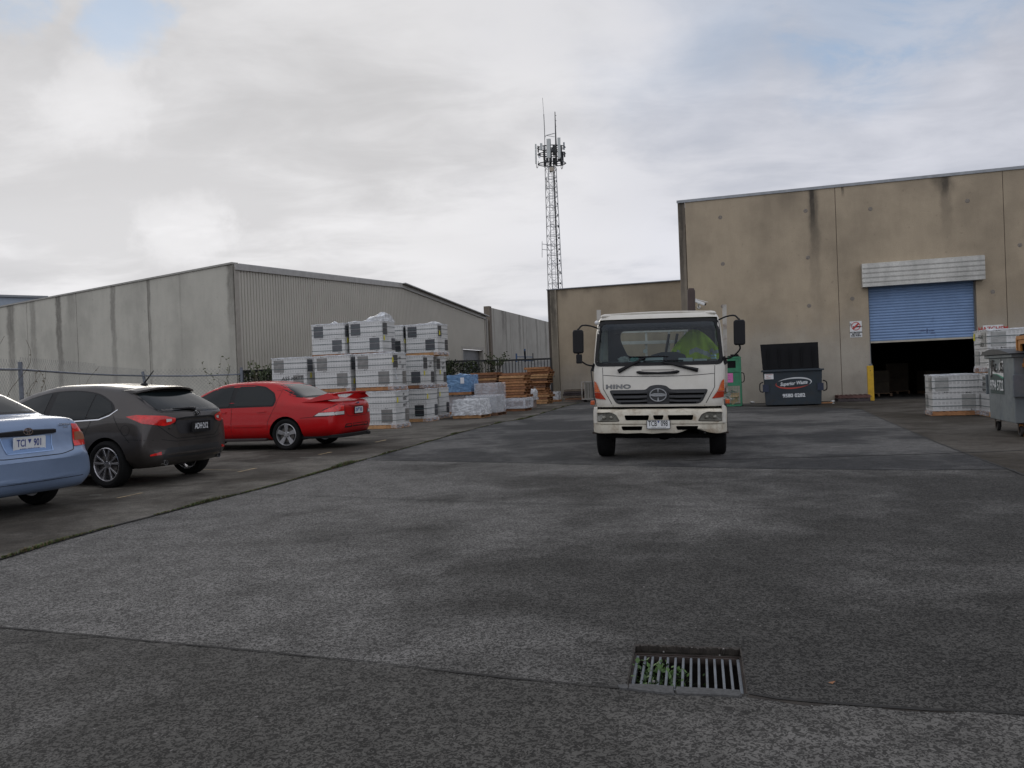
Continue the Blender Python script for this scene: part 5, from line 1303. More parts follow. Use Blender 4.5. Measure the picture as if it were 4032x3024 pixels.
def cage_bin(label, M_, P, rz, w=1.15, L=.9, waste=True, h=2.0):
    t = thing('cage_bin', label, 'cage bin', (P.x, P.y, 0), rz); s = h / 2.0
    bm = BM()
    for x in (0, w):
        for y in (0, L): bar(bm, (x, y, 0.05), (x, y, 1.9 * s), .055)
    for z in (.05, .84, 1.37, 1.90):
        for a_, b_ in (((0, 0), (w, 0)), ((w, 0), (w, L)), ((w, L), (0, L)), ((0, L), (0, 0))): bar(bm, (*a_, z * s), (*b_, z * s), .06, .07)
    obj('frame', bm, M_, t, bevel=.004)
    bm = BM(); box(bm, .03, w - .03, .0, .03, .87 * s, 1.33 * s); box(bm, .0, .03, .03, L - .03, .87 * s, 1.33 * s); box(bm, w - .03, w, .03, L - .03, .87 * s, 1.33 * s); box(bm, .03, w - .03, L - .03, L, .87 * s, 1.86 * s); obj('panel', bm, M_, t)
    bm = BM(); ring_prism(bm, [(.03, 1.41 * s), (w - .03, 1.41 * s), (w - .03, 1.86 * s), (.03, 1.86 * s)], [(.16, 1.50 * s), (w - .16, 1.50 * s), (w - .16, 1.78 * s), (.16, 1.78 * s)], -.01, .025); obj('feed_opening', bm, M_, t)
    bm = BM(); box(bm, .04, w - .04, .05, .06, 1.41 * s, 1.85 * s); obj('opening_dark', bm, M_PLAST, t)  # black sheet standing in for the dark inside the feed opening
    bm = BM()
    n = 11
    for i in range(n + 1): x = .03 + (w - .06) * i / n; bar(bm, (x, 0, .09), (x, 0, .80 * s), .008)
    for i in range(6): z = .14 + .68 * s * i / 6; bar(bm, (.03, 0, z), (w - .03, 0, z), .006); bar(bm, (w, .03, z), (w, L - .03, z), .008); bar(bm, (0, .03, z), (0, L - .03, z), .008)
    for i in range(10): y = .04 + (L - .08) * i / 9; bar(bm, (w, y, .09), (w, y, .8 * s), .008); bar(bm, (0, y, .09), (0, y, .8 * s), .008)
    obj('mesh_side', bm, M_, t)
    bm = BM(); box(bm, .03, w - .03, .03, L - .03, .05, .08); box(bm, .02, w - .02, .02, L - .02, 1.34 * s, 1.36 * s); obj('floor', bm, M_RUST, t)
    bm = BM(); box(bm, .02, w - .02, .02, L, 1.935 * s, 1.97 * s); box(bm, w - .35, w - .05, .1, .4, 1.97 * s, 2.03 * s); obj('lid', bm, M_PLAST, t, bevel=.01)
    bm = BM(); box(bm, w * .44, w * .76, -.012, -.001, .94 * s, 1.30 * s); obj('pink_label', bm, mat('label_pink', (.60, .16, .38), .6), t)
    bm = BM(); [box(bm, w * .47, w * .47 + q * .7, -.0135, -.0125, z * s, (z + .03) * s) for z, q in ((1.2, .3), (1.12, .22), (1.04, .34), (.98, .2))]; obj('label_print', bm, mat('print_pink', (.42, .10, .25), .6), t)
    for sx_ in (0, 1): bm = BM(); x_ = -.03 if sx_ == 0 else w + .03; d_ = -1 if sx_ == 0 else 1; tube(bm, spl([(x_, 0, 1.30 * s), (x_ + d_ * .1, 0, 1.26 * s), (x_ + d_ * .1, 0, .98 * s), (x_, 0, .93 * s)], 3, False), .018, 6); obj('handle', bm, M_PLAST, t)
    return t
gp = at(2916, 1500, 30.9); gp = gp - A * 1.15; gp.z = 0
gb = cage_bin('green steel cage bin of cardboard waste beside the truck cab', mat('cage_green', (.03, .20, .10), .5, var=.15, dirt=.3), gp, GRID)
def inside(x, y, z): return gp + A * x + B * y + Vector((0, 0, z))
rr = random.Random(4)
for i in range(16):
    a = Vector((rr.uniform(.4, .95), rr.uniform(.1, .6), rr.uniform(.18, .60))); bm = BM(); s = rr.uniform(.12, .24)
    box(bm, -s, s, -.01, .01, -s * .5, s * .5); c = inside(a.x, a.y, a.z)
    tag(obj('cardboard_scrap', bm, mat('scrap_brown', (.42, .29, .17), .8, var=.2) if rr.random() > .4 else mat('scrap_white', (.5, .5, .48), .8), None, rot=(rr.uniform(-.9, .9), rr.uniform(-1, 1), GRID + rr.uniform(-.6, .6)), loc=c), 'crumpled piece of packaging inside the green cage bin', 'packaging', 'packaging scraps inside the green cage bin')
op = at(4013, 1500, 14.5)
cage_bin('orange steel cage bin with a pink label at the right edge', mat('cage_orange', (.42, .17, .03), .55, var=.2, dirt=.35), op, GRID - R(90), h=1.87)

# grey wheeled bin
NL = at(3993, 1500, 14.25); FL = at(3889, 1500, 15.95); NL.z = FL.z = 0
ux = (NL - FL).normalized(); Lb_ = (NL - FL).length; ang_b = math.atan2(ux.y, ux.x)
t = thing('wheeled_bin', 'large grey wheeled waste bin with a torn white and green sticker', 'bin', FL, ang_b)   # local x: far->near along the sign face, -y... 
M_BING = mat('bin_galv', (.165, .19, .20), .5, .25, var=.18, scale=1.5, dirt=.45, dirtc=(.075, .095, .13))
n_in = 1                                               # body lies on local +y? decided by which side is away from the camera
side = Vector((-ux.y, ux.x, 0)); sgn = 1 if side.dot(A) > 0 else -1
def Y_(v): return v * sgn
def sbox(bm, x0, x1, y0, y1, z0, z1): box(bm, x0, x1, min(Y_(y0), Y_(y1)), max(Y_(y0), Y_(y1)), z0, z1)
bm = BM(); W_ = 1.9; x1_ = Lb_
co = [(0.10, 0, .25), (x1_, 0, .25), (x1_, Y_(W_), .25), (0.10, Y_(W_), .25), (0, 0, 1.50), (x1_, 0, 1.50), (x1_, Y_(W_), 1.50), (0, Y_(W_), 1.50)]
hexa(bm, co); obj('body', bm, M_BING, t, bevel=.012)
bm = BM(); sbox(bm, -.04, x1_ + .04, -.04, W_ + .04, 1.43, 1.49); obj('rim', bm, M_BING, t, bevel=.008)
bm = BM(); n = 10; pr = [(-.09 + (x1_ + .2) * i / n, 1.505 + .10 * math.sin(math.pi * (i / n) ** .8)) for i in range(n + 1)] + [(x1_ + .11 - (x1_ + .2) * i / n, 1.495) for i in range(n + 1)]
prism(bm, pr, min(Y_(-.09), Y_(W_)), max(Y_(-.09), Y_(W_)), 'xz'); obj('lid', bm, mat('bin_lid', (.035, .04, .045), .5, var=.25), t)
for x_ in (-.02, x1_ + .02):
    bm = BM(); sbox(bm, x_ - .035, x_ + .035, -.03, .16, .72, 1.12); obj('lifting_pocket', bm, M_BING, t, bevel=.01)
M_TYRE = mat('bin_tyre', (.02, .018, .017), .8)
for x_ in (.16, x1_ - .12):
    for y_ in (.12, W_ - .15):
        bm = BM(); lathe(bm, [(.03, -.03), (.085, -.03), (.095, -.015), (.095, .015), (.085, .03), (.03, .03)], 20, 'y', (x_, Y_(y_), .096)); c = obj('castor', bm, M_TYRE, t, smooth=40)
        bm = BM(); [box(bm, x_ - .03, x_ + .03, Y_(y_) + s * .045 - .005, Y_(y_) + s * .045 + .005, .08, .235) for s in (-1, 1)]; box(bm, x_ - .07, x_ + .07, Y_(y_) - .06, Y_(y_) + .06, .235, .25); obj('bracket', bm, M_RUST, c)
# sticker (on the face at local y=0)
fy = -.006 * sgn
def onface(bm, poly, d=1.0):
    bm.faces.new([bm.verts.new((u, fy * d, v)) for u, v in poly])
def bz(px, py):                     # crop pixel -> along / height on the sign face
    x, z = onplane(3532 + px / 3.318, 1250 + py / 3.318, FL, ux.x, ux.y); return x, z
ROT_F = (R(90), 0, 0) if sgn > 0 else (R(90), 0, R(180))
c4 = [bz(1232, 565), bz(1403, 570), bz(1405, 1015), bz(1232, 975)]
xa, za = bz(1232, 975); xb, zb = bz(1404, 1015); _, zt1 = bz(1232, 565); _, zt2 = bz(1404, 570)
zlo = (za + zb) / 2; zhi = (zt1 + zt2) / 2; wS, hS = xb - xa, zhi - zlo
bm = BM(); rnd = random.Random(8)
torn = [(xa, zhi - hS * .30)] + [(xa + wS * f, zhi - hS * g) for f, g in ((.04, .02), (.22, .0), (.24, .15), (.35, .22), (.5, .24), (.6, .30), (.66, .26), (.70, .1), (.82, .02), (1.0, .0))] + [(xb, zlo + hS * .45)]
onface(bm, [(xa, zlo + hS * .45)] + torn); obj('sticker', bm, M_SIGNW, t, fix=False)
bm = BM(); onface(bm, [(xa, zlo), (xb, zlo), (xb, zlo + hS * .45), (xb, zlo + hS * .50), (xa + wS * .55, zlo + hS * .57), (xa + wS * .2, zlo + hS * .60), (xa, zlo + hS * .52)], 1.3); obj('sticker_green', bm, mat('sticker_darkgreen', (.02, .05, .05), .5), t, fix=False)
bm = BM(); onface(bm, [(xb, zlo + hS * .455), (xb, zlo + hS * .51), (xa + wS * .55, zlo + hS * .60), (xa + wS * .2, zlo + hS * .61), (xa + wS * .55, zlo + hS * .57)], 1.6); obj('sticker_stripe', bm, mat('sticker_green', (.04, .28, .18), .5), t, fix=False)
text('lettering', '9794 5722', .30 * wS, M_SKW, t, (xa + wS * .5, fy * 2.2, zlo + hS * .24), ROT_F, bold=.004, sx=.78)
text('lettering', 'JJ', .40 * wS, M_BLACK, t, (xa + wS * .12, fy * 2.2, zhi - hS * .20), ROT_F, bold=.002, sx=.7)
text('lettering', 'Ric', .36 * wS, M_BLACK, t, (xa + wS * .34, fy * 2.2, zhi - hS * .16), ROT_F, bold=.002, sx=.7)
text('lettering', 'ds', .36 * wS, M_BLACK, t, (xa + wS * .88, fy * 2.2, zhi - hS * .14), ROT_F, bold=.002, sx=.7)
text('lettering', 'Waste Services', .13 * wS, M_BLACK, t, (xa + wS * .68, fy * 2.2, zhi - hS * .30), ROT_F, sx=.85)
xn, zn = bz(1190, 540); bm = BM(); onface(bm, [(xn - .09, zn - .19), (xn + .09, zn - .19), (xn + .09, zn + .19), (xn - .07, zn + .19)]); obj('notice', bm, M_SIGNW, t, fix=False)
bm = BM(); [onface(bm, [(xn - .06, zn + q), (xn + .05, zn + q), (xn + .05, zn + q + .02), (xn - .06, zn + q + .02)], 1.5) for q in (-.13, -.08, 0, .05, .11)]; obj('notice_print', bm, mat('print_grey', (.2, .2, .2), .6), t, fix=False)
# ================================================================= CARS
M_GLASS = mat('car_glass', (.008, .011, .012), .03, var=0, spec=.26)
M_RUB = mat('black_trim', (.010, .010, .011), .5, var=0, spec=.25)
M_TYR = mat('tyre', (.011, .011, .011), .9, var=.2, scale=10, spec=.15)
M_RIM = mat('alloy', (.42, .42, .43), .32, .85, var=.06)
M_RIMD = mat('rim_dark', (.03, .03, .032), .6, var=0)
M_CHR = mat('chrome', (.75, .76, .78), .1, 1, var=0)
M_TLR = mat('tail_red', (.58, .010, .008), .1, var=.35, scale=14, coat=.6)
M_TLC = mat('tail_clear', (.55, .52, .50), .15, var=.1, coat=.6)
M_TLA = mat('tail_amber', (.24, .09, .05), .15, var=.1, coat=.6)
M_UND = mat('underbody', (.005, .005, .005), .95, var=0, spec=.05)
def paint(name, c, metal=.35, rough=.32):
    m = mat(name, c, rough, metal, var=.03, scale=2, dirt=.10, dirtc=(.10, .09, .08), coat=.45, spec=.35); return m
def pchip(xs, ys, x):
    n = len(xs)
    if x <= xs[0]: return ys[0]
    if x >= xs[-1]: return ys[-1]
    h = [xs[i + 1] - xs[i] for i in range(n - 1)]; d = [(ys[i + 1] - ys[i]) / h[i] for i in range(n - 1)]
    m = [d[0]] + [0 if d[i - 1] * d[i] <= 0 else 2 * d[i - 1] * d[i] / (d[i - 1] + d[i]) for i in range(1, n - 1)] + [d[-1]]
    i = max(k for k in range(n - 1) if xs[k] <= x); t = (x - xs[i]) / h[i]
    return ys[i] * (1 + 2 * t) * (1 - t) ** 2 + m[i] * h[i] * t * (1 - t) ** 2 + ys[i + 1] * t * t * (3 - 2 * t) - m[i + 1] * h[i] * t * t * (1 - t)
def car_body(root, st, mats, wheels, rarch, bulge=(.10, .28), cols=6, cut=.30):
    """st rows: x, z_bottom, z_waist(widest), z_shoulder, z_top, w_bottom, w_max, w_shoulder, w_top"""
    xs = [s[0] for s in st]; cols_ = list(zip(*st)); L = xs[-1]
    X = []; x = xs[0]
    for i in range(len(xs) - 1):
        n = max(1, int((xs[i + 1] - xs[i]) / .075))
        X += [xs[i] + (xs[i + 1] - xs[i]) * k / n for k in range(n)]
    X.append(xs[-1])
    bm = BM(); rings = []
    def bx(x, y, w):
        k = abs(y) / max(w, .01)
        fr = max(0, 1 - x / 1.0); ff = max(0, 1 - (L - x) / 1.1)
        return x + bulge[0] * k ** 2.6 * fr - bulge[1] * k ** 2.6 * ff
    for x in X:
        zb, zw, zs, zt, wb, wm_, ws, wt = [pchip(xs, c, x) for c in cols_[1:]]
        g = zt - zs
        half = [(0, zb), (wb * .6, zb), (wb * .93, zb + .004), (wb, zb + .035), (wm_ * .985 + wb * .015, (zb * .55 + zw * .45)), (wm_, zw), (wm_ * .45 + ws * .55 + .004, zw * .35 + zs * .65), (ws, zs),
                (ws + (wt - ws) * .10, zs + g * .16), (ws + (wt - ws) * .42, zs + g * .45), (ws + (wt - ws) * .76, zs + g * .74), (wt, zs + g * .89), (wt * .86, zs + g * .958), (wt * .6, zs + g * .988), (wt * .3, zt), (0, zt)]
        ring = []
        for y, z in half: ring.append(bm.verts.new((bx(x, y, wm_), y, z)))
        for y, z in half[1:-1][::-1]: ring.append(bm.verts.new((bx(x, -y, wm_), -y, z)))
        rings.append(ring)
    for a, b in zip(rings, rings[1:]):
        n = len(a)
        for i in range(n): bm.faces.new((a[i], a[(i + 1) % n], b[(i + 1) % n], b[i]))
    def cap(ring, x):
        H = len(ring) // 2; w = max(v.co.y for v in ring); x0 = min(v.co.x for v in ring) if x < 1 else max(v.co.x for v in ring)
        rows = [[ring[0]]]
        for i in range(1, H):
            a, b = ring[i], ring[-i]; row = [a]
            for q in range(1, cols):
                y = a.co.y + (b.co.y - a.co.y) * q / cols
                row.append(bm.verts.new((bx(x, y, w), y, a.co.z)))
            row.append(b); rows.append(row)
        rows.append([ring[H]])
        for r0, r1 in zip(rows, rows[1:]):
            if len(r0) == 1 and len(r1) == 1: continue
            if len(r0) == 1:
                for q in range(cols): bm.faces.new((r0[0], r1[q], r1[q + 1]))
            elif len(r1) == 1:
                for q in range(cols): bm.faces.new((r0[q], r0[q + 1], r1[0]))
            else:
                for q in range(cols): bm.faces.new((r0[q], r0[q + 1], r1[q + 1], r1[q]))
    cap(rings[0], X[0]); cap(rings[-1], X[-1])
    bmesh.ops.remove_doubles(bm, verts=bm.verts, dist=1e-4)
    bmesh.ops.recalc_face_normals(bm, faces=bm.faces)
    bmesh.ops.subdivide_edges(bm, edges=bm.edges[:], cuts=1, use_grid_fill=True, smooth=.0)
    for _ in range(2): bmesh.ops.smooth_vert(bm, verts=bm.verts, factor=.5, use_axis_x=True, use_axis_y=True, use_axis_z=True)
    o = obj('body', bm, mats, root); bv = bvh_of(o)
    W_ = max(v.co.y for v in o.data.vertices); cuts = []
    for wx in wheels:
        for s in (1, -1):
            b = BM(); lathe(b, [(rarch, s * (W_ - cut)), (rarch, s * (W_ + .2))], 40, 'y', (wx, 0, .325)); cuts.append(obj('c', b, M_UND, root))
    boolean(o, cuts)
    for p in o.data.polygons: p.use_smooth = True
    o.data.set_sharp_from_angle(angle=R(32))
    return o, bv, W_
def wheel(root, x, y, s, r=.325, w=.215, rr=.235, style=5, m_rim=M_RIM):
    t = new_empty('wheel', (x, y, r)); t.parent = root
    h = w / 2; bm = BM()
    lathe(bm, [(rr, s * h * .78), (rr + .01, s * h * .92), (r - .045, s * h), (r - .012, s * h * .86), (r, s * h * .6), (r, -s * h * .6), (r - .02, -s * h * .9), (rr, -s * h * .9)], 56, 'y', closed=True); obj('tyre', bm, M_TYR, t, smooth=35)
    bm = BM(); lathe(bm, [(rr + .002, s * h * .80), (rr - .012, s * h * .86), (rr - .022, s * h * .70), (rr - .025, -s * h * .8), (rr, -s * h * .8)], 56, 'y', closed=True)
    f = s * h * .66
    def spoke(a, w0, w1, r0, r1, d0=0, d1=0, skew=0):
        ca, sa = math.cos(a), math.sin(a); cb, sb = math.cos(a + skew), math.sin(a + skew)
        def P(rad, off, yy, c_=None):
            c, s_ = (ca, sa) if c_ is None else c_
            return (rad * c - off * s_, yy, rad * s_ + off * c)
        co = [P(r0, -w0, f + d0 * s), P(r0, w0, f + d0 * s), P(r1, w1, f + d1 * s, (cb, sb)), P(r1, -w1, f + d1 * s, (cb, sb))]
        co2 = [(c[0], c[1] - s * .035, c[2]) for c in co]; hexa(bm, co2 + co)
    if style == 5:
        for k in range(5): spoke(R(90 + 72 * k), .026, .050, .045, rr - .012, .0, .008)
        lathe(bm, [(.001, f + s * .008), (.06, f + s * .006), (.078, f - s * .02), (.001, f - s * .02)], 30, 'y')
    elif style == 10:
        for k in range(5):
            for q in (-1, 1): spoke(R(90 + 72 * k) + q * .10, .009, .017, .05, rr - .012, .0, .010, q * .16)
        lathe(bm, [(.001, f + s * .006), (.048, f + s * .004), (.06, f - s * .02), (.001, f - s * .02)], 30, 'y')
    else:
        for k in range(7): spoke(R(90 + 360 / 7 * k), .02, .03, .05, rr - .012, 0, .006)
        lathe(bm, [(.001, f + s * .008), (.06, f + s * .004), (.07, f - s * .02), (.001, f - s * .02)], 30, 'y')
    obj('rim', bm, m_rim, t, smooth=35, bevel=.003)
    bm = BM(); 
    for k in range(5): a = R(90 + 72 * k + (36 if style == 10 else 0)); lathe(bm, [(.001, f + s * .012), (.011, f + s * .011), (.011, f - s * .001)], 8, 'y', (.052 * math.cos(a), 0, .052 * math.sin(a)))
    lathe(bm, [(.001, f - s * .055), (rr - .03, f - s * .055), (rr - .03, f - s * .06), (.001, f - s * .06)], 30, 'y'); obj('hub_nuts', bm, M_RIMD, t)
    bm = BM(); lathe(bm, [(.001, f - s * .04), (.15, f - s * .04), (.15, f - s * .05), (.001, f - s * .05)], 30, 'y'); obj('brake_disc', bm, mat('brake_disc', (.12, .11, .10), .5, .6), t)
    return t
def plate(root, c, lines, mb, mt, w=.372, h=.134, rz=-90, rx=90, extra=(), badge=True, frame=M_RUB):
    """number plate facing local -x (rear)"""
    t = new_empty('number_plate', c, 0); t.rotation_euler = (R(rx), 0, R(rz)); t.parent = root
    bm = BM(); prism(bm, rpoly([(-w / 2, -h / 2), (w / 2, -h / 2), (w / 2, h / 2), (-w / 2, h / 2)], .012, 3), 0, .004, 'xy'); obj('plate', bm, mb, t)
    bm = BM(); o_ = rpoly([(-w / 2 - .008, -h / 2 - .008), (w / 2 + .008, -h / 2 - .008), (w / 2 + .008, h / 2 + .008), (-w / 2 - .008, h / 2 + .008)], .015, 3); i_ = rpoly([(-w / 2, -h / 2), (w / 2, -h / 2), (w / 2, h / 2), (-w / 2, h / 2)], .012, 3); ring_prism(bm, o_, i_, -.002, .008, 'xy'); obj('plate_frame', bm, frame, t)
    for s, sz, x, y in lines: text('lettering', s, sz, mt, t, (x, y, .0055), (0, 0, 0), .0006, bold=.002 if sz > .06 else 0, sx=.62 if sz > .06 else 1.0)
    if badge:
        bm = BM(); prism(bm, [(-.022, h * .38), (.022, h * .38), (0, h * .06)], .0045, .0058, 'xy'); obj('state_emblem', bm, mt, t)
    return t
M_PLW = mat('plate_white', (.66, .67, .66), .4, var=.05, dirt=.15)
M_PLB = mat('plate_blue_ink', (.02, .04, .20), .5, var=0)
M_PLK = mat('plate_black', (.010, .010, .011), .35, var=0)
M_PLS = mat('plate_silver_ink', (.62, .63, .64), .4, var=0)
def skin(root, bv, name, m, polys, cell=.06, off=.004):
    """polys: list of (points3d, direction)"""
    bm = BM()
    for pts, d in polys: patch(bm, bv, pts, d, cell, off)
    return obj(name, bm, m, root, fix=False)
def mir(pts): return [(p[0], -p[1], p[2]) for p in pts][::-1]
def side(pts, y=1): return [(x, y, z) for x, z in pts]
def gaps(root, bv, lines, w=.007, off=.0025, name='panel_gap'):
    bm = BM()
    for pts, d in lines: ribbon(bm, bv, pts, d, w, off)
    return obj(name, bm, M_RUB, root, fix=False)
def sp2(pts, n=5, closed=True): return [(p[0], p[1]) for p in spl([(a, b, 0) for a, b in pts], n, closed)]
YD = (0, -1, 0); YU = (0, 1, 0); XF = (1, 0, 0)

# ---------------------------------------------------------------- red sedan
def red_car():
    s = 1.085; rw = at(1134, 1772, 1); 
    rc = G(1134, 1773)                                    # where the near rear tyre stands
    az = R(74.5); hd = Vector((-math.sin(az), math.cos(az), 0)); rz = math.atan2(hd.y, hd.x); lf = Vector((-hd.y, hd.x, 0))
    org = rc - hd * 1.20 * s - lf * .84 * s
    t = thing('parked_car', 'red sedan with a raised boot spoiler parked side-on before the tile pallets', 'car', (org.x, org.y, 0), rz, 'cars parked on the left', s)
    P = paint('red_paint', (.40, .005, .007), .0, .32); P.node_tree.nodes['Principled BSDF'].inputs['Specular IOR Level'].default_value = .2; P.node_tree.nodes['Principled BSDF'].inputs['Coat Weight'].default_value = .32
    st = [(0.00, .46, .58, .74, .84, .60, .74, .68, .58), (0.03, .36, .58, .78, .925, .70, .84, .78, .66), (.12, .27, .57, .82, .985, .78, .895, .83, .72), (.35, .24, .56, .85, 1.01, .80, .915, .86, .74), (.75, .22, .55, .89, 1.055, .80, .92, .87, .72),
          (1.00, .21, .55, .915, 1.15, .80, .925, .875, .64), (1.35, .20, .55, .93, 1.33, .80, .925, .875, .60), (1.70, .20, .55, .925, 1.425, .80, .925, .87, .585), (2.20, .20, .55, .92, 1.45, .80, .92, .865, .585), (2.75, .20, .55, .905, 1.435, .80, .92, .86, .575), (3.15, .20, .55, .89, 1.33, .80, .915, .855, .60), (3.60, .20, .55, .87, 1.10, .80, .915, .85, .68),
          (3.80, .20, .55, .86, 1.01, .80, .91, .85, .74), (4.25, .21, .54, .80, .93, .78, .90, .83, .72), (4.65, .24, .52, .70, .80, .72, .86, .76, .62), (4.85, .30, .50, .60, .66, .60, .74, .66, .52), (4.90, .36, .48, .55, .60, .5, .62, .56, .42)]
    body, bv, Wd = car_body(t, st, [P, M_UND], (1.20, 4.03), .375)
    rear_g = sp2([(2.43, 1.355), (2.05, 1.345), (1.72, 1.28), (1.50, 1.16), (1.47, .98), (1.56, .935), (2.0, .935), (2.43, .935)], 3)
    rear_g = rpoly([(2.43, .935), (2.43, 1.345), (2.10, 1.345), (1.80, 1.30), (1.56, 1.17), (1.475, 1.04), (1.50, .935)], .06, 4)
    front_g = rpoly([(3.66, .915), (3.40, 1.09), (3.08, 1.25), (2.80, 1.33), (2.54, 1.35), (2.54, .93)], .05, 4)
    def grow(p, d):
        c = (sum(q[0] for q in p) / len(p), sum(q[1] for q in p) / len(p)); return [(c[0] + (q[0] - c[0]) * (1 + d), c[1] + (q[1] - c[1]) * (1 + d * 1.9)) for q in p]
    full = rpoly([(3.74, .90), (3.42, 1.11), (3.08, 1.275), (2.80, 1.355), (2.50, 1.375), (2.08, 1.37), (1.78, 1.325), (1.53, 1.19), (1.44, 1.04), (1.47, .91), (2.4, .905), (3.0, .895)], .05, 4)
    for sg, d in ((1, YD), (-1, YU)):
        Q = lambda p: side(p, 1) if sg == 1 else side(p[::-1], -1)
        skin(t, bv, 'window_trim', M_RUB, [(Q(full), d)], off=.002)
        skin(t, bv, 'side_window', M_GLASS, [(Q(rear_g), d)], off=.005); skin(t, bv, 'side_window', M_GLASS, [(Q(front_g), d)], off=.005)
        gaps(t, bv, [(side(p, sg), d) for p in (((2.47, .90), (2.47, .45), (2.47, .28)), ((1.44, 1.05), (1.43, .93), (1.50, .80), (1.60, .60), (1.62, .42)), ((3.72, .90), (3.72, .5), (3.66, .30)), ((1.36, 1.36), (1.40, 1.1), (1.42, .95)))])
        skin(t, bv, 'side_moulding', P, [(side(rpoly([(1.70, .50), (2.42, .50), (2.42, .545), (1.70, .535)], .01), sg), d), (side(rpoly([(2.52, .50), (3.50, .50), (3.50, .545), (2.52, .545)], .01), sg), d)], off=.016)
        for x0, x1 in ((1.66, 1.84), (2.60, 2.78)): skin(t, bv, 'door_handle', P, [(side(rpoly([(x0, .80), (x1, .80), (x1, .835), (x0, .835)], .015), sg), d)], off=.022, cell=.03)
        skin(t, bv, 'tail_light', M_TLR, [([(.02, sg * .50, .97), (.10, sg * .60, .99), (.75 * .2, sg * .62, .90), (.02, sg * .50, .79)], (.8, -sg * .6, 0))], off=.005) if False else None
    # tail lights wrap the corner: thrown on from the rear quarter
    for sg in (1, -1):
        d = Vector((.72, -sg * .69, 0))
        red = [(.03, sg * .54, .95), (.03, sg * .555, .77), (.42, sg * .90, .755), (.30, sg * .87, .81), (.14, sg * .74, .885)]
        clr = [(.03, sg * .555, .765), (.03, sg * .56, .70), (.52, sg * .915, .69), (.43, sg * .90, .75)]
        skin(t, bv, 'lamp_seal', M_RUB, [([(.025, sg * .53, .965), (.025, sg * .55, .69), (.56, sg * .92, .68), (.30, sg * .88, .825), (.13, sg * .74, .90)], d)], off=.003)
        skin(t, bv, 'tail_light', M_TLR, [(red, d)], off=.006); skin(t, bv, 'indicator_light', M_TLC, [(clr, d)], off=.006)
    rg = rpoly([(-.56, 1.165), (.56, 1.165), (.50, 1.385), (-.50, 1.385)], .06, 4)
    bgl = [(1, y, z) for y, z in rpoly([(-.73, 1.065), (.73, 1.065), (.62, 1.415), (-.62, 1.415)], .06, 4)]
    skin(t, bv, 'window_trim', M_RUB, [(bgl, XF)], off=.003, cell=.05)
    skin(t, bv, 'rear_window', M_GLASS, [([(1, y, z) for y, z in rpoly([(-.70, 1.08), (.70, 1.08), (.595, 1.405), (-.595, 1.405)], .06, 4)], XF)], off=.006, cell=.05)
    wg = [(4, y, z) for y, z in rpoly([(-.68, 1.03), (.68, 1.03), (.56, 1.36), (-.56, 1.36)], .06, 4)]
    skin(t, bv, 'windscreen', M_GLASS, [(wg, (-1, 0, 0))], off=.004)
    # boot: panel gap, plate recess, bar, badge
    boot = [(0, y, z) for y, z in rpoly([(-.50, .965), (.50, .965), (.52, .78), (.42, .65), (-.42, .65), (-.52, .78)], .07, 4)]
    gaps(t, bv, [(boot + boot[:1], XF)])
    skin(t, bv, 'boot_panel', P, [([(0, y, z) for y, z in rpoly([(-.34, .895), (.34, .895), (.34, .865), (-.34, .865)], .015)], XF)], off=.02)
    gaps(t, bv, [([(0, y, z) for y, z in rpoly([(-.27, .845), (.27, .845), (.25, .69), (-.25, .69)], .03, 3)] * 1, XF)], w=.006)
    x0 = bv.ray_cast(Vector((-2, 0, .77)), Vector((1, 0, 0)))[0].x
    plate(t, (x0 - .016, 0, .77), (('XVP', .115, -.09, -.004), ('918', .115, .09, -.004)), M_PLW, M_PLB, rx=94)
    bm = BM(); prism(bm, ell(0, .92, .045, .018, 24), x0 - .012, x0 + .02, 'yz'); obj('badge', bm, M_CHR, t)
    bm = BM(); prism(bm, ell(0, .92, .038, .013, 24), x0 - .0135, x0 - .0125, 'yz'); obj('badge_face', bm, M_PLB, t)
    # bumper grille slots, lower skirt, fog strip
    skin(t, bv, 'bumper_slot', M_RUB, [([(0, y, z) for y, z in rpoly([(.50, .50), (.30, .50), (.27, .42), (.55, .42)], .02)], XF), ([(0, -y, z) for y, z in rpoly([(.50, .50), (.30, .50), (.27, .42), (.55, .42)], .02)][::-1], XF), ([(0, y, z) for y, z in rpoly([(-.25, .50), (.25, .50), (.24, .43), (-.24, .43)], .02)], XF)], off=.003)
    for sg in (1, -1): gaps(t, bv, [([(.85, sg, .655), (.45, sg, .675), (.05, sg, .675)], (0, -sg, 0)), ([(0, sg * .54, .69), (0, sg * .75, .70)], XF)])
    bm = BM(); prism(bm, rpoly([(.20, -.78), (.05, -.60), (.0, -.2), (.0, .2), (.05, .60), (.20, .78), (.9, .83), (.9, -.83)], .05), .225, .30, 'xy'); obj('lower_skirt', bm, M_RUB, t, bevel=.01)
    bm = BM(); lathe(bm, [(.035, 0), (.035, .25), (.028, .25), (.028, 0)], 16, 'x', (-.02, -.48, .25), closed=True); obj('exhaust_tip', bm, M_RIMD, t, smooth=40)
    # sill
    for sg in (1, -1): bm = BM(); box(bm, 1.66, 3.58, min(sg * .78, sg * .90), max(sg * .78, sg * .90), .20, .26); obj('sill', bm, mat('sill_dark', (.03, .02, .02), .7), t, bevel=.02)
    # spoiler: blade on two broad legs running down the boot sides
    sp = new_empty('spoiler', (0, 0, 0)); sp.parent = t
    bm = BM(); n = 14; rows = []
    for i in range(n + 1):
        y = -.74 + 1.48 * i / n; u = abs(y) / .74; xr = .0 + .16 * u ** 3; xf = xr + .17 - .02 * u; z = 1.14 - .030 * u ** 2.5
        rows.append([bm.verts.new(c) for c in ((xr, y, z - .005), (xf, y, z - .028), (xf, y, z + .002), (xr + .07, y, z + .028), (xr, y, z + .022))])
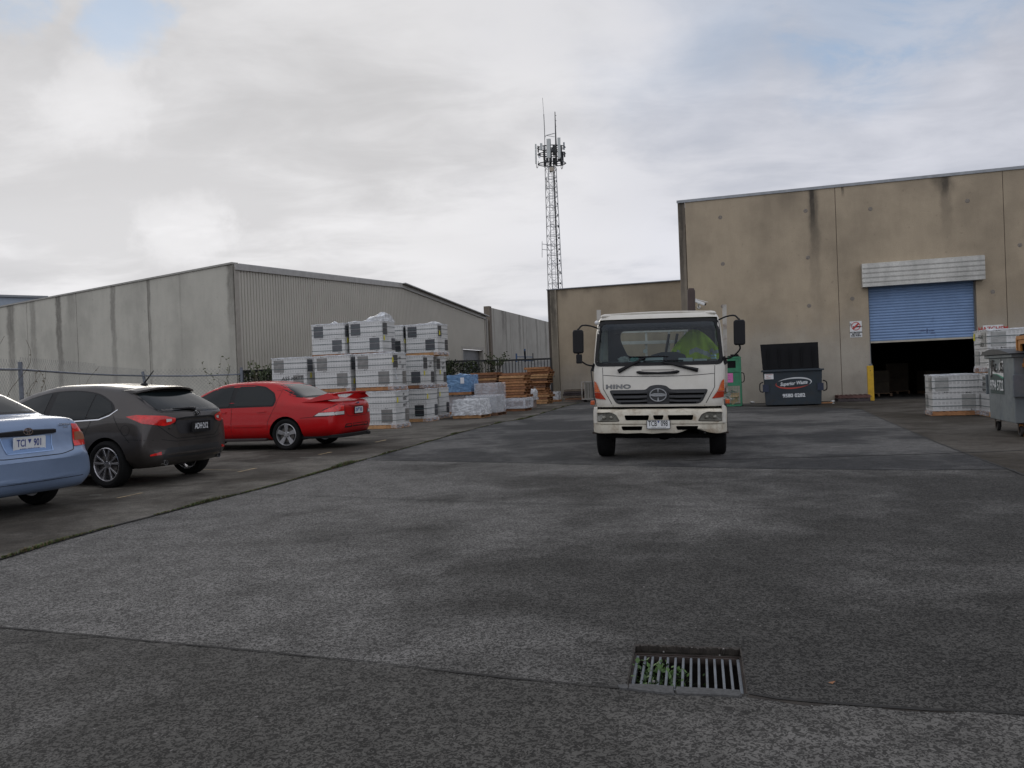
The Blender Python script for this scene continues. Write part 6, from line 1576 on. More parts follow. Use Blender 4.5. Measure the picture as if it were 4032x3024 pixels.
    for a, b in zip(rows, rows[1:]):
        for q in range(5): bm.faces.new((a[q], a[(q + 1) % 5], b[(q + 1) % 5], b[q]))
    bm.faces.new(rows[0][::-1]); bm.faces.new(rows[-1]); obj('blade', bm, P, sp, smooth=40)
    for sg in (1, -1):
        bm = BM(); a = []
        prof = [(.06, 1.02), (.55, .97), (.85, .97), (.60, 1.03), (.42, 1.095), (.24, 1.145), (.14, 1.12)]
        for y in (sg * .62, sg * .755): a.append([bm.verts.new((x + (.06 if abs(y) > .7 else 0), y if z > 1.05 else y + sg * .055, z)) for x, z in prof])
        for i in range(len(prof)): j = (i + 1) % len(prof); bm.faces.new((a[0][i], a[0][j], a[1][j], a[1][i]))
        bm.faces.new(a[0]); bm.faces.new(a[1][::-1]); obj('stand', bm, P, sp, smooth=30, bevel=.01)
    for sg in (1, -1):
        bm = BM(); c = Vector((3.42, sg * 1.02, 1.0)); bmesh.ops.create_uvsphere(bm, u_segments=16, v_segments=10, radius=1)
        for v in bm.verts: v.co = c + Vector((v.co.x * .07, v.co.y * .11, v.co.z * .075))
        obj('mirror', bm, P, t, smooth=60)
        wheel(t, 1.20, sg * .80, sg, .325, .225, .228, 5); wheel(t, 4.03, sg * .80, sg, .325, .225, .228, 5)
    bm = BM(); box(bm, 1.0, 4.3, -.6, .6, .19, .3); obj('underbody', bm, M_UND, t)
    return t
red_car()

# ---------------------------------------------------------------- dark grey hatchback
def hatch():
    s = 1.05; rc = G(432, 1921); az = R(71); hd = Vector((-math.sin(az), math.cos(az), 0)); rz = math.atan2(hd.y, hd.x); lf = Vector((-hd.y, hd.x, 0))
    org = rc - hd * .86 * s - lf * .84 * s
    t = thing('parked_car', 'dark grey hatchback with a roof aerial parked between the blue and red cars', 'car', (org.x, org.y, 0), rz, 'cars parked on the left', s); t.scale.z = s * 1.03
    P = paint('grey_paint', (.058, .051, .047), .5, .3)
    st = [(0.0, .42, .60, .80, .93, .62, .76, .70, .62), (.035, .34, .60, .84, 1.02, .70, .845, .78, .66), (.12, .28, .58, .89, 1.075, .76, .89, .83, .66), (.26, .25, .57, .93, 1.155, .78, .90, .85, .63), (.42, .24, .56, .95, 1.245, .78, .90, .86, .60), (.58, .235, .56, .955, 1.33, .78, .90, .862, .578),
          (.70, .225, .56, .958, 1.375, .78, .90, .864, .572), (.90, .22, .56, .96, 1.40, .78, .90, .865, .575), (1.5, .21, .56, .955, 1.45, .78, .90, .865, .59), (2.0, .20, .56, .945, 1.455, .78, .897, .86, .59), (2.5, .20, .56, .93, 1.385, .78, .895, .855, .585), (3.0, .20, .56, .91, 1.22, .78, .89, .85, .62), (3.4, .20, .56, .89, 1.03, .78, .89, .84, .70), (3.9, .21, .55, .80, .93, .76, .87, .80, .66), (4.25, .26, .52, .66, .76, .66, .80, .70, .52), (4.40, .34, .50, .58, .62, .5, .66, .56, .40)]
    body, bv, Wd = car_body(t, st, [P, M_UND], (.86, 3.56), .375, bulge=(.17, .35))
    full = rpoly([(.72, 1.055, .10), (.98, .955, .1), (1.9, .925, .02), (3.20, .905, .1), (2.96, 1.08, .1), (2.55, 1.27, .2), (2.1, 1.355, .2), (1.6, 1.37, .2), (1.15, 1.31, .15), (.84, 1.17, .12)], .1, 5)
    rq = rpoly([(.78, 1.06), (.98, .975), (1.20, .963), (1.20, 1.30), (.88, 1.17)], .03)
    rd = rpoly([(1.225, .962), (1.95, .943), (1.95, 1.345), (1.6, 1.35), (1.225, 1.307)], .03)
    fd = rpoly([(2.07, .94), (3.12, .918), (2.94, 1.06), (2.55, 1.25), (2.07, 1.345)], .04)
    for sg, d in ((1, YD), (-1, YU)):
        skin(t, bv, 'window_trim', M_RUB, [(side(full, sg), d)], off=.002)
        for g in (rq, rd, fd): skin(t, bv, 'side_window', M_GLASS, [(side(g, sg), d)], off=.005)
        bm = BM(); ribbon(bm, bv, side([(.70, 1.075), (.80, 1.0), (.98, .947), (1.9, .917), (3.22, .897)], sg), d, .014, .006); obj('chrome_strip', bm, M_CHR, t, fix=False)
        gaps(t, bv, [(side(p, sg), d) for p in (((2.02, .92), (2.03, .5), (2.02, .27)), ((1.12, .94), (1.20, .80), (1.30, .62), (1.32, .50)), ((3.14, .90), (3.2, .5), (3.16, .28)), ((.74, 1.0), (.60, .80), (.42, .62)))])
        for x0, x1 in ((1.28, 1.46), (2.12, 2.30)): skin(t, bv, 'door_handle', M_RUB if sg == 1 else P, [(side(rpoly([(x0, .80), (x1, .805), (x1, .835), (x0, .83)], .015), sg), d)], off=.022, cell=.03)
        dd = Vector((.80, -sg * .60, 0))
        skin(t, bv, 'tail_light', M_TLR, [([(.05, sg * .40, .875), (.05, sg * .40, .925), (.07, sg * .58, .965), (.30, sg * .86, .995), (.44, sg * .90, .975), (.24, sg * .84, .875), (.07, sg * .60, .825), (.05, sg * .50, .84)], dd)], off=.007, cell=.04)
        skin(t, bv, 'reverse_light', M_TLC, [([(.05, sg * .47, .885), (.05, sg * .47, .915), (.06, sg * .56, .92), (.06, sg * .56, .875)], dd)], off=.009, cell=.04)
        skin(t, bv, 'reflector', M_TLR, [([(.12, sg * .62, .475), (.12, sg * .62, .43), (.2, sg * .76, .425), (.2, sg * .76, .445)], dd)], off=.007, cell=.04)
    # hatch glass and trim, spoiler, wiper, handle recess, plate
    zr = [(0, y, z) for y, z in rpoly([(-.60, 1.02, .12), (.60, 1.02, .12), (.50, 1.37, .08), (-.50, 1.37, .08)], .1, 5)]
    skin(t, bv, 'window_trim', M_RUB, [([(0, y, z) for y, z in rpoly([(-.685, 1.005, .14), (.685, 1.005, .14), (.575, 1.355, .06), (-.575, 1.355, .06)], .1, 5)], XF)], off=.003)
    skin(t, bv, 'rear_window', M_GLASS, [([(0, y, z) for y, z in rpoly([(-.65, 1.02, .12), (.65, 1.02, .12), (.55, 1.345, .06), (-.55, 1.345, .06)], .1, 5)], XF)], off=.006)
    bm = BM(); n = 12; rows = []
    for i in range(n + 1):
        y = -.585 + 1.17 * i / n; u = abs(y) / .585; xr = .46 + .10 * u ** 2.5; z = 1.375 - .055 * u ** 2.2
        rows.append([bm.verts.new(c) for c in ((xr, y, z - .03), (xr + .3, y, z - .03), (xr + .38, y, z + .022 - .01 * u), (xr + .1, y, z + .018), (xr, y, z - .005))])
    for a, b in zip(rows, rows[1:]):
        for q in range(5): bm.faces.new((a[q], a[(q + 1) % 5], b[(q + 1) % 5], b[q]))
    bm.faces.new(rows[0][::-1]); bm.faces.new(rows[-1]); obj('roof_spoiler', bm, P, t, smooth=40)
    def onr(y, z, off=.02): 
        h = bv.ray_cast(Vector((-2, y, z)), Vector((1, 0, 0)))[0]; return Vector((h.x - off, y, z))
    bm = BM(); tube(bm, [onr(.02, 1.035, .035), onr(.10, 1.05, .04), onr(.40, 1.055, .035)], .018, 8, rads=[.028, .022, .008]); obj('rear_wiper', bm, M_RUB, t, smooth=50)
    gaps(t, bv, [([(0, y, z) for y, z in [(-.70, 1.0), (-.70, .86), (-.50, .70), (-.40, .64), (.40, .64), (.50, .70), (.70, .86), (.70, 1.0)]], XF)], w=.008)
    skin(t, bv, 'plate_recess', mat('recess_grey', (.035, .034, .037), .4, .3), [([(0, y, z) for y, z in rpoly([(-.42, .885, .05), (.42, .885, .05), (.36, .70, .05), (-.36, .70, .05)], .05, 4)], XF)], off=.003)
    bm = BM(); ribbon(bm, bv, [(0, y, z) for y, z in [(-.44, .84), (-.40, .90), (-.25, .925), (.25, .925), (.40, .90), (.44, .84)]], XF, .02, .012); obj('handle_edge', bm, M_RUB, t, fix=False)
    x0 = onr(0, .79).x
    pl_ = plate(t, (x0 - .034, 0, .785), (('ADH·212', .115, .01, .004),), M_PLK, M_PLS, rx=92, badge=False)
    c = onr(0, .965, .014); bm = BM(); ring_prism(bm, ell(0, .968, .058, .045, 28), ell(0, .968, .049, .037, 28), c.x - .004, c.x + .01, 'yz'); 
    for sg in (1, -1): prism(bm, [(sg * .005, .955), (sg * .040, .985), (sg * .048, .972), (sg * .012, .94), (0, .948)], c.x - .003, c.x + .006, 'yz')
    obj('badge', bm, M_CHR, t)
    c = onr(.50, .80, .006); text('lettering', 'MAZDA3', .05, M_CHR, t, (c.x - .006, .42, .79), (R(90), 0, R(-97)), .001, bold=.001)
    # bumper: crease, lower black insert, exhausts
    for sg in (1, -1):
        gaps(t, bv, [([(0, 0, .60), (0, sg * .4, .60), (0, sg * .62, .64)], XF), ([(.5, sg, .66), (.35, sg, .66), (.15, sg, .64)], (0, -sg, 0))], w=.006)
        bm = BM(); lathe(bm, [(.038, 0), (.038, .2), (.030, .2), (.030, 0)], 18, 'x', (.10, sg * .56, .315), closed=True); obj('exhaust_tip', bm, M_CHR, t, smooth=40)
    skin(t, bv, 'bumper_insert', mat('insert_black', (.020, .020, .021), .55), [([(0, y, z) for y, z in rpoly([(-.62, .40), (-.55, .52), (.55, .52), (.62, .40), (.60, .33), (-.60, .33)], .04, 4)], XF)], off=.003)
    bm = BM(); prism(bm, ell(.62, .80, .075, .072, 28), 0, .01, 'xz'); bm.free()
    gaps(t, bv, [(side([(.50 + .075 * math.cos(a * math.pi / 10), .79 + .07 * math.sin(a * math.pi / 10)) for a in range(21)], 1), YD)], w=.005)
    bm = BM(); p0 = Vector((.98, 0, 1.415)); tube(bm, [p0, p0 + Vector((-.02, 0, .03)), p0 + Vector((-.20, 0, .20))], .008, 6, rads=[.02, .012, .006]); obj('aerial', bm, M_RUB, t)
    bm = BM(); bmesh.ops.create_uvsphere(bm, u_segments=14, v_segments=8, radius=1)
    for v in bm.verts: v.co = Vector((.97 + v.co.x * .07, v.co.y * .035, 1.412 + max(-.2, v.co.z) * .03))
    obj('aerial_base', bm, M_RUB, t, smooth=60)
    skin(t, bv, 'windscreen', M_GLASS, [([(4, y, z) for y, z in rpoly([(-.66, 1.06), (.66, 1.06), (.55, 1.38), (-.55, 1.38)], .06, 4)], (-1, 0, 0))], off=.004)
    RIMM = mat('machined_alloy', (.50, .49, .50), .25, .9, var=.05)
    for sg in (1, -1):
        bm = BM(); bmesh.ops.create_uvsphere(bm, u_segments=14, v_segments=8, radius=1)
        for v in bm.verts: v.co = Vector((2.98, sg * .99, 1.0)) + Vector((v.co.x * .07, v.co.y * .10, v.co.z * .07))
        obj('mirror', bm, P, t, smooth=60)
        wheel(t, .86, sg * .80, sg, .325, .215, .236, 10, RIMM); wheel(t, 3.56, sg * .80, sg, .325, .215, .236, 10, RIMM)
        bm = BM(); box(bm, 1.22, 3.16, min(sg * .74, sg * .86), max(sg * .74, sg * .86), .19, .25); obj('sill', bm, M_RUB, t, bevel=.02)
    bm = BM(); box(bm, .95, 4.0, -.55, .55, .2, .3); obj('underbody', bm, M_UND, t)
    return t
hatch()

# ---------------------------------------------------------------- pale blue sedan
def blue_car():
    s = 1.05; rr_ = G(150, 1985); az = R(69); hd = Vector((-math.sin(az), math.cos(az), 0)); rz = math.atan2(hd.y, hd.x); lf = Vector((-hd.y, hd.x, 0))
    org = rr_ - hd * .95 * s + lf * .74 * s
    t = thing('parked_car', 'pale blue sedan at the left edge, only its boot and bumper in view', 'car', (org.x, org.y, 0), rz, 'cars parked on the left', s)
    P = paint('blue_paint', (.185, .25, .37), .4, .34)
    st = [(0.0, .40, .50, .58, .62, .58, .70, .66, .60), (.03, .30, .50, .64, .68, .68, .80, .76, .68), (.09, .26, .50, .655, .72, .72, .838, .79, .70), (.125, .25, .51, .70, .80, .74, .843, .79, .70), (.15, .25, .53, .84, 1.00, .74, .845, .80, .70), (.22, .24, .55, .90, 1.075, .75, .848, .81, .69), (.40, .235, .56, .925, 1.10, .76, .85, .82, .68), (.62, .23, .56, .935, 1.12, .76, .85, .822, .66),
          (.95, .22, .56, .94, 1.28, .76, .85, .825, .60), (1.30, .21, .56, .94, 1.43, .76, .85, .825, .565), (1.65, .20, .56, .935, 1.475, .76, .85, .82, .56), (2.2, .20, .56, .93, 1.475, .76, .85, .82, .56), (2.7, .20, .56, .91, 1.38, .76, .848, .81, .57), (3.2, .20, .56, .89, 1.14, .76, .845, .80, .64), (3.45, .20, .56, .88, 1.04, .76, .84, .80, .68), (4.0, .22, .54, .78, .90, .74, .82, .76, .62), (4.30, .30, .50, .62, .70, .58, .72, .62, .50), (4.38, .36, .48, .55, .58, .46, .6, .52, .4)]
    body, bv, Wd = car_body(t, st, [P, M_UND], (.95, 3.55), .355, bulge=(.09, .3))
    full = rpoly([(3.35, .92), (2.9, 1.15), (2.55, 1.34), (2.15, 1.40), (1.6, 1.395), (1.28, 1.32), (1.05, 1.16), (.98, .98), (1.0, .93)], .06)
    for sg, d in ((1, YD), (-1, YU)):
        skin(t, bv, 'window_trim', M_RUB, [(side(full, sg), d)], off=.002)
        for g in (rpoly([(1.06, .96), (1.98, .95), (1.98, 1.38), (1.62, 1.375), (1.32, 1.30), (1.10, 1.15)], .05), rpoly([(2.08, .95), (3.24, .935), (2.9, 1.13), (2.52, 1.325), (2.08, 1.38)], .05)):
            skin(t, bv, 'side_window', M_GLASS, [(side(g, sg), d)], off=.005)
        gaps(t, bv, [(side(p, sg), d) for p in (((2.03, .92), (2.03, .3)), ((1.0, .95), (1.15, .72), (1.26, .5)), ((3.28, .9), (3.25, .3)))])
        for x0, x1 in ((1.16, 1.32), (2.14, 2.30)): skin(t, bv, 'door_handle', P, [(side(rpoly([(x0, .82), (x1, .82), (x1, .85), (x0, .85)], .012), sg), d)], off=.02, cell=.03)
        dd = Vector((.86, -sg * .50, 0))
        skin(t, bv, 'tail_light', M_TLR, [([(.15, sg * .64, 1.00), (.15, sg * .575, .735), (.30, sg * .845, .735), (.30, sg * .83, .98)], dd)], off=.008, cell=.04)
        skin(t, bv, 'indicator_light', M_TLA, [([(.15, sg * .645, .90), (.15, sg * .615, .80), (.2, sg * .80, .80), (.2, sg * .80, .895)], dd)], off=.012, cell=.04)
    skin(t, bv, 'window_trim', M_RUB, [([(0, y, z) for y, z in rpoly([(-.66, 1.14), (.66, 1.14), (.53, 1.405), (-.53, 1.405)], .05, 4)], XF)], off=.003, cell=.05)
    skin(t, bv, 'rear_window', M_GLASS, [([(0, y, z) for y, z in rpoly([(-.635, 1.155), (.635, 1.155), (.51, 1.395), (-.51, 1.395)], .05, 4)], XF)], off=.006, cell=.05)
    skin(t, bv, 'windscreen', M_GLASS, [([(4, y, z) for y, z in rpoly([(-.64, 1.06), (.64, 1.06), (.53, 1.36), (-.53, 1.36)], .06, 4)], (-1, 0, 0))], off=.004)
    gaps(t, bv, [([(0, y, z) for y, z in rpoly([(-.63, 1.06, .02), (-.60, .80, .05), (-.57, .70, .04), (-.36, .665, .05), (.36, .665, .05), (.57, .70, .04), (.60, .80, .05), (.63, 1.06, .02)], .03, 3)], XF)], w=.008)
    def onr(y, z, off=.0):
        h = bv.ray_cast(Vector((-2, y, z)), Vector((1, 0, 0)))[0]; return Vector((h.x - off, y, z))
    bm = BM(); n = 12; rows = []
    for i in range(n + 1):
        y = -.36 + .72 * i / n; c = onr(y, .93); u = abs(y) / .36; h_ = .025 + .012 * (1 - u)
        rows.append([bm.verts.new(q) for q in ((c.x - .002, y, .93 - h_), (c.x - .03, y, .93 - h_ * .7), (c.x - .03, y, .93 + h_ * .7), (c.x - .002, y, .93 + h_))])
    for a, b in zip(rows, rows[1:]):
        for q in range(3): bm.faces.new((a[q], a[q + 1], b[q + 1], b[q]))
    bm.faces.new(rows[0][::-1]); bm.faces.new(rows[-1]); obj('boot_garnish', bm, M_RUB, t, smooth=40)
    bx_ = onr(0, .945).x - .033; bm = BM()
    for cx, cz, rx, rz_ in ((0, .948, .058, .040), (0, .960, .040, .018), (0, .948, .018, .038)):
        ring_prism(bm, ell(cx, cz, rx, rz_, 28), ell(cx, cz, rx - .008, rz_ - .008, 28), bx_ - .004, bx_ + .004, 'yz')
    obj('badge', bm, M_CHR, t)
    skin(t, bv, 'plate_recess', mat('blue_recess', (.17, .26, .44), .5, .3, var=.03), [([(0, y, z) for y, z in rpoly([(-.30, .885), (.30, .885), (.27, .72), (-.27, .72)], .03, 4)], XF)], off=.002)
    for sg in (1, -1): pass
    bm = BM(); ribbon(bm, bv, [(0, -.31, .89), (0, -.275, .715), (0, .275, .715), (0, .31, .89)], XF, .012, .005); obj('recess_edge', bm, mat('blue_edge', (.26, .38, .60), .35, .3), t, fix=False)
    x0 = onr(0, .80).x
    plate(t, (x0 - .02, 0, .802), (('TCI', .112, -.10, .018), ('901', .112, .10, .018), ('VICTORIA - THE PLACE TO BE', .018, 0, -.045), ('JOSH GADY   ESSENDON', .020, 0, -.066)), M_PLW, M_PLB, h=.16, rx=93, frame=M_PLW)
    c = onr(-.44, .985, .004); text('lettering', 'COROLLA', .036, M_CHR, t, (c.x - .003, -.50, .995), (R(90), 0, R(-84)), .001, bold=.001, shear=.2)
    text('lettering', 'Ascent', .026, M_CHR, t, (c.x + .003, -.52, .962), (R(90), 0, R(-82)), .001, shear=.2)
    text('sticker', 'COROLLA', .028, mat('sticker_pale', (.4, .42, .46), .6), t, onr(-.50, 1.175, .012) , (R(52), 0, R(-85)), .0005)
    # bumper: separate lower edge line
    gaps(t, bv, [([(0, y, .385) for y in (-.66, -.4, 0, .4, .66)], XF)] + [([(.02, sg * 1, .385), (.5, sg, .39)], (0, -sg, 0)) for sg in (1, -1)], w=.006)
    for sg in (1, -1): gaps(t, bv, [([(.60, sg, .70), (.3, sg, .715), (.16, sg, .72)], (0, -sg, 0))], w=.008)
    for sg in (1, -1):
        bm = BM(); bmesh.ops.create_uvsphere(bm, u_segments=14, v_segments=8, radius=1)
        for v in bm.verts: v.co = Vector((3.05, sg * .95, 1.0)) + Vector((v.co.x * .07, v.co.y * .10, v.co.z * .07))
        obj('mirror', bm, P, t, smooth=60)
        wheel(t, .95, sg * .73, sg, .315, .195, .20, 7); wheel(t, 3.55, sg * .73, sg, .315, .195, .20, 7)
    bm = BM(); box(bm, 1.1, 4.0, -.55, .55, .2, .3); obj('underbody', bm, M_UND, t)
    return t
blue_car()
# ================================================================= TRUCK
TYAW = -R(12.5); LEAN = .021
def truck():
    A = Vector((math.cos(TYAW), math.sin(TYAW), 0)); B = Vector((-math.sin(TYAW), math.cos(TYAW), 0))
    c0 = at(2584, 1500, 12.62)
    t = thing('tray_truck', 'white cab-over tray truck facing the camera with a hi-vis vest on its seat', 'truck', (c0.x, c0.y, 0), TYAW)
    t.rotation_euler = (0, LEAN, TYAW)
    P = mat('truck_white', (.60, .575, .51), .38, 0, var=.05, scale=2, dirt=.22, dirtc=(.30, .24, .16), coat=.5)
    PB = mat('bumper_white', (.60, .56, .46), .5, 0, var=.08, scale=3.5, dirt=.75, dirtc=(.24, .16, .085), coat=.2)
    GR = mat('grille_grey', (.028, .029, .031), .5, var=.1)
    M_AMB = mat('truck_amber', (.50, .085, .01), .25, var=.15, scale=20, coat=.5); M_AMB2 = mat('truck_amber_low', (.36, .03, .008), .25, var=.15, scale=20, coat=.5)
    M_HL = mat('headlight_lens', (.20, .195, .165), .18, var=.3, scale=12, coat=.7)
    # --- cab shell: stacked rounded rings
    def ring(z, hw, yf, yb, rc, n=5):
        pts = []
        for (cx, cy, a0) in ((hw - rc, yf + rc, -90), (hw - .05, yb - .05, 0), (-hw + .05, yb - .05, 90), (-hw + rc, yf + rc, 180)):
            r = rc if cy < .6 else .05
            for k in range(n + 1):
                a = R(a0 + 90 * k / n); pts.append((cx + r * math.cos(a), cy + r * math.sin(a)))
        return pts
    prof = [(.865, .985, .02, .14), (.90, .995, .005, .14), (1.10, 1.02, 0, .15), (1.30, 1.035, .012, .16), (1.47, 1.04, .03, .16), (1.54, 1.035, .045, .16), (1.80, 1.02, .085, .17), (2.05, .998, .13, .18), (2.22, .972, .165, .18), (2.27, .958, .18, .18), (2.31, .935, .205, .18), (2.345, .89, .25, .16), (2.36, .82, .33, .12)]
    zs = []; 
    for a, b in zip(prof, prof[1:]):
        n = max(1, int((b[0] - a[0]) / .05)); zs += [[a[i] + (b[i] - a[i]) * k / n for i in range(4)] for k in range(n)]
    zs.append(list(prof[-1])); bm = BM(); rg = []
    for z, hw, yf, rc in zs:
        pts = ring(z, hw, yf, 1.95 - max(0, z - 2.3) * 1.2, rc)
        dense = []
        for i, p in enumerate(pts):
            q = pts[(i + 1) % len(pts)]; L = math.hypot(q[0] - p[0], q[1] - p[1]); m = 12 if L > .5 else 1
            for k in range(m): dense.append((p[0] + (q[0] - p[0]) * k / m, p[1] + (q[1] - p[1]) * k / m))
        rg.append([bm.verts.new((x, y - .025 * (1 - min(1, abs(x) / .9) ** 2) * (1 if y < .5 else 0), z)) for x, y in dense])
    for a, b in zip(rg, rg[1:]):
        n = len(a)
        for i in range(n): bm.faces.new((a[i], a[(i + 1) % n], b[(i + 1) % n], b[i]))
    bm.faces.new(rg[0][::-1]); bm.faces.new(rg[-1])
    cab = obj('cab', bm, [P, M_UND], t); bv = bvh_of(cab)
    M_INTR = mat('cab_interior', (.045, .050, .052), .7, var=.1)
    def cutter(poly, a, b, plane, m=P):
        b_ = BM(); prism(b_, poly, a, b, plane); return obj('c', b_, m, t)
    ws = rpoly([(-1.0, 1.535, .10), (1.0, 1.535, .10), (.945, 2.235, .10), (-.945, 2.235, .10)], .1, 5)
    b_ = BM(); box(b_, -.93, .93, .12, 1.89, 1.0, 2.27); inn = obj('c', b_, M_INTR, t)
    cuts = [inn, cutter(rpoly([(-.96, 1.565, .08), (.96, 1.565, .08), (.905, 2.205, .08), (-.905, 2.205, .08)], .1, 5), -.3, .5, 'xz'),
            cutter(rpoly([(-.60, 1.70), (.60, 1.70), (.62, 2.17), (-.72, 2.17), (-.74, 2.02)], .09, 4), 1.6, 2.3, 'xz'),
            cutter(rpoly([(.38, 1.62), (1.55, 1.52), (1.55, 2.18), (.50, 2.18)], .07, 4), -1.3, 1.3, 'yz')]
    boolean(cab, cuts)
    for p in cab.data.polygons: p.use_smooth = True
    cab.data.set_sharp_from_angle(angle=R(32))
    XY = lambda pts, y=0: [(x, y, z) for x, z in pts]
    FW = (0, 1, 0)
    # windscreen rubber and glass
    bm = BM(); 
    o_, i_ = rpoly([(-1.015, 1.515, .11), (1.015, 1.515, .11), (.955, 2.25, .11), (-.955, 2.25, .11)], .1, 6), rpoly([(-.955, 1.57, .08), (.955, 1.57, .08), (.90, 2.20, .08), (-.90, 2.20, .08)], .1, 6)
    def surf(x, z, off=.006):
        h = bv.ray_cast(Vector((x, -5, z)), Vector((0, 1, 0)))
        if h[0] is None: return Vector((x, .3, z))
        return h[0] - Vector((0, off, 0))
    n = len(o_); sub = []
    def dens(lp, m=4):
        r = []
        for i, p in enumerate(lp):
            q = lp[(i + 1) % len(lp)]; L = math.hypot(q[0] - p[0], q[1] - p[1]); k_ = 10 if L > .3 else 1
            r += [(p[0] + (q[0] - p[0]) * k / 10, p[1] + (q[1] - p[1]) * k / 10) for k in range(10)] if k_ == 10 else [p]
        return r
    O_, I_ = dens(o_), dens(i_)
    if len(O_) == len(I_):
        a = [bm.verts.new(surf(x, z, .009)) for x, z in O_]; b = [bm.verts.new(surf(x, z, .007)) for x, z in I_]; m_ = len(a)
        for i in range(m_): bm.faces.new((a[i], a[(i + 1) % m_], b[(i + 1) % m_], b[i]))
    obj('windscreen_rubber', bm, M_RUB, t)
    gm, k = newmat('windscreen_glass', .02); gm.node_tree.nodes.remove(k.b)
    tr = k.n('ShaderNodeBsdfTransparent'); tr.inputs[0].default_value = (.56, .64, .62, 1); gl = k.n('ShaderNodeBsdfGlossy'); gl.inputs['Roughness'].default_value = .03; gl.inputs[0].default_value = (.8, .85, .9, 1)
    fr = k.n('ShaderNodeFresnel'); fr.inputs[0].default_value = 1.45; mx = k.n('ShaderNodeMixShader'); k.t.links.new(fr.outputs[0], mx.inputs[0]); k.t.links.new(tr.outputs[0], mx.inputs[1]); k.t.links.new(gl.outputs[0], mx.inputs[2])
    k.t.links.new(mx.outputs[0], k.t.nodes['Material Output'].inputs[0])
    skin(t, bv, 'windscreen', gm, [(XY(rpoly([(-.97, 1.555, .08), (.97, 1.555, .08), (.915, 2.215, .08), (-.915, 2.215, .08)], .1, 5)), FW)], off=-.002, cell=.1)
    tint, k2 = newmat('sun_tint', .1); k2.col((.01, .02, .03)); z_ = k2.sep()[2]; k2.lk(k2.ss(z_, 2.04, 2.19, 0, .75), k2.b.inputs['Alpha'])
    skin(t, bv, 'sun_tint_band', tint, [(XY([(-.93, 2.03), (.93, 2.03), (.915, 2.21), (-.915, 2.21)]), FW)], off=.003, cell=.1)
    skin(t, bv, 'side_window', gm, [([(-1.2, y, z) for y, z in rpoly([(.37, 1.61), (1.56, 1.51), (1.56, 2.19), (.49, 2.19)], .07, 4)][::-1], (1, 0, 0))], off=-.004, cell=.2)
    skin(t, bv, 'side_window', gm, [([(1.2, y, z) for y, z in rpoly([(.37, 1.61), (1.56, 1.51), (1.56, 2.19), (.49, 2.19)], .07, 4)], (-1, 0, 0))], off=-.004, cell=.2)
    # --- interior
    bm = BM(); pr = [(.13, 1.30), (.13, 1.565), (.30, 1.60), (.52, 1.60), (.62, 1.52), (.62, 1.30)]; prism(bm, pr, -.92, .92, 'yz'); obj('dashboard', bm, M_INTR, t, bevel=.02)
    bm = BM(); prism(bm, spl([(-.70 + .26 * q / 6 * 1.0, 1.60 + .09 * math.sin(math.pi * q / 6), 0) for q in range(7)], 2, False) and [(-.72, 1.60), (-.66, 1.67), (-.52, 1.70), (-.38, 1.67), (-.32, 1.60)], .35, .55, 'xz'); bm.free()
    bm = BM(); prism(bm, [(-.16, 1.59), (-.12, 1.69), (.05, 1.735), (.28, 1.735), (.42, 1.69), (.46, 1.59)], .38, .60, 'xz'); obj('instrument_hood', bm, mat('hood_dark', (.02, .025, .035), .7), t, bevel=.02)
    def seat(x, w, nm='seat'):
        e = new_empty(nm, (x, 1.1, 0)); e.parent = t; m = mat('seat_cloth', (.022, .024, .030), .9, var=.2)
        bm = BM(); box(bm, -w / 2, w / 2, -.3, .25, 1.25, 1.40); obj('cushion', bm, m, e, bevel=.05)
        bm = BM(); hexa(bm, [(-w / 2, .22, 1.35), (w / 2, .22, 1.35), (w / 2, .36, 1.35), (-w / 2, .36, 1.35), (-w / 2 + .04, .32, 1.84 + x * .3), (w / 2 - .04, .32, 1.84 + x * .3), (w / 2 - .04, .44, 1.84 + x * .3), (-w / 2 + .04, .44, 1.84 + x * .3)]); obj('backrest', bm, m, e, bevel=.05)
    seat(-.55, .52); seat(.62, .50); 
    bm = BM(); c = Vector((-.52, .60, 1.56)); ax = Vector((0, -.55, .83)).normalized(); u = Vector((1, 0, 0)); v = ax.cross(u)
    rp = [c + (u * math.cos(2 * math.pi * q / 28) + v * math.sin(2 * math.pi * q / 28)) * .215 for q in range(29)]; tube(bm, rp, .014, 7)
    for a in (200, 340, 270): bar(bm, c - ax * .03, c + (u * math.cos(R(a)) + v * math.sin(R(a))) * .21, .03, .015)
    obj('steering_wheel', bm, M_RUB, t, smooth=50)
    pap = mat('papers', (.52, .60, .64), .7, var=.08, scale=6); rnd = random.Random(3)
    for x0, x1, z0, z1, y, nm in ((-.20, .08, 1.565, 1.645, .17, 'paper_sheet'), (.32, .54, 1.565, 1.63, .17, 'paper_sheet'), (.56, .76, 1.565, 1.61, .19, 'paper_sheet'), (-.48, -.20, 1.565, 1.60, .2, 'paper_sheet')):
        bm = BM(); hexa(bm, [(x0, y, z0), (x1, y, z0), (x1, y + .004, z0), (x0, y + .004, z0), (x0, y + .05, z1), (x1, y + .05, z1), (x1, y + .054, z1), (x0, y + .054, z1)]); obj(nm, bm, pap, t)
    for x, s_, m in ((-.55, .075, mat('rag_white', (.42, .44, .44), .9)), (-.38, .06, mat('rag_teal', (.10, .32, .30), .9))):
        bm = BM(); bmesh.ops.create_icosphere(bm, subdivisions=3, radius=1)
        for v_ in bm.verts: v_.co = Vector((x, .27, 1.615)) + Vector((v_.co.x * s_ * 1.5, v_.co.y * s_, v_.co.z * s_)) * (.7 + .5 * abs(mnoise.noise(v_.co * 3)))
        obj('crumpled_rag', bm, m, t, smooth=30)
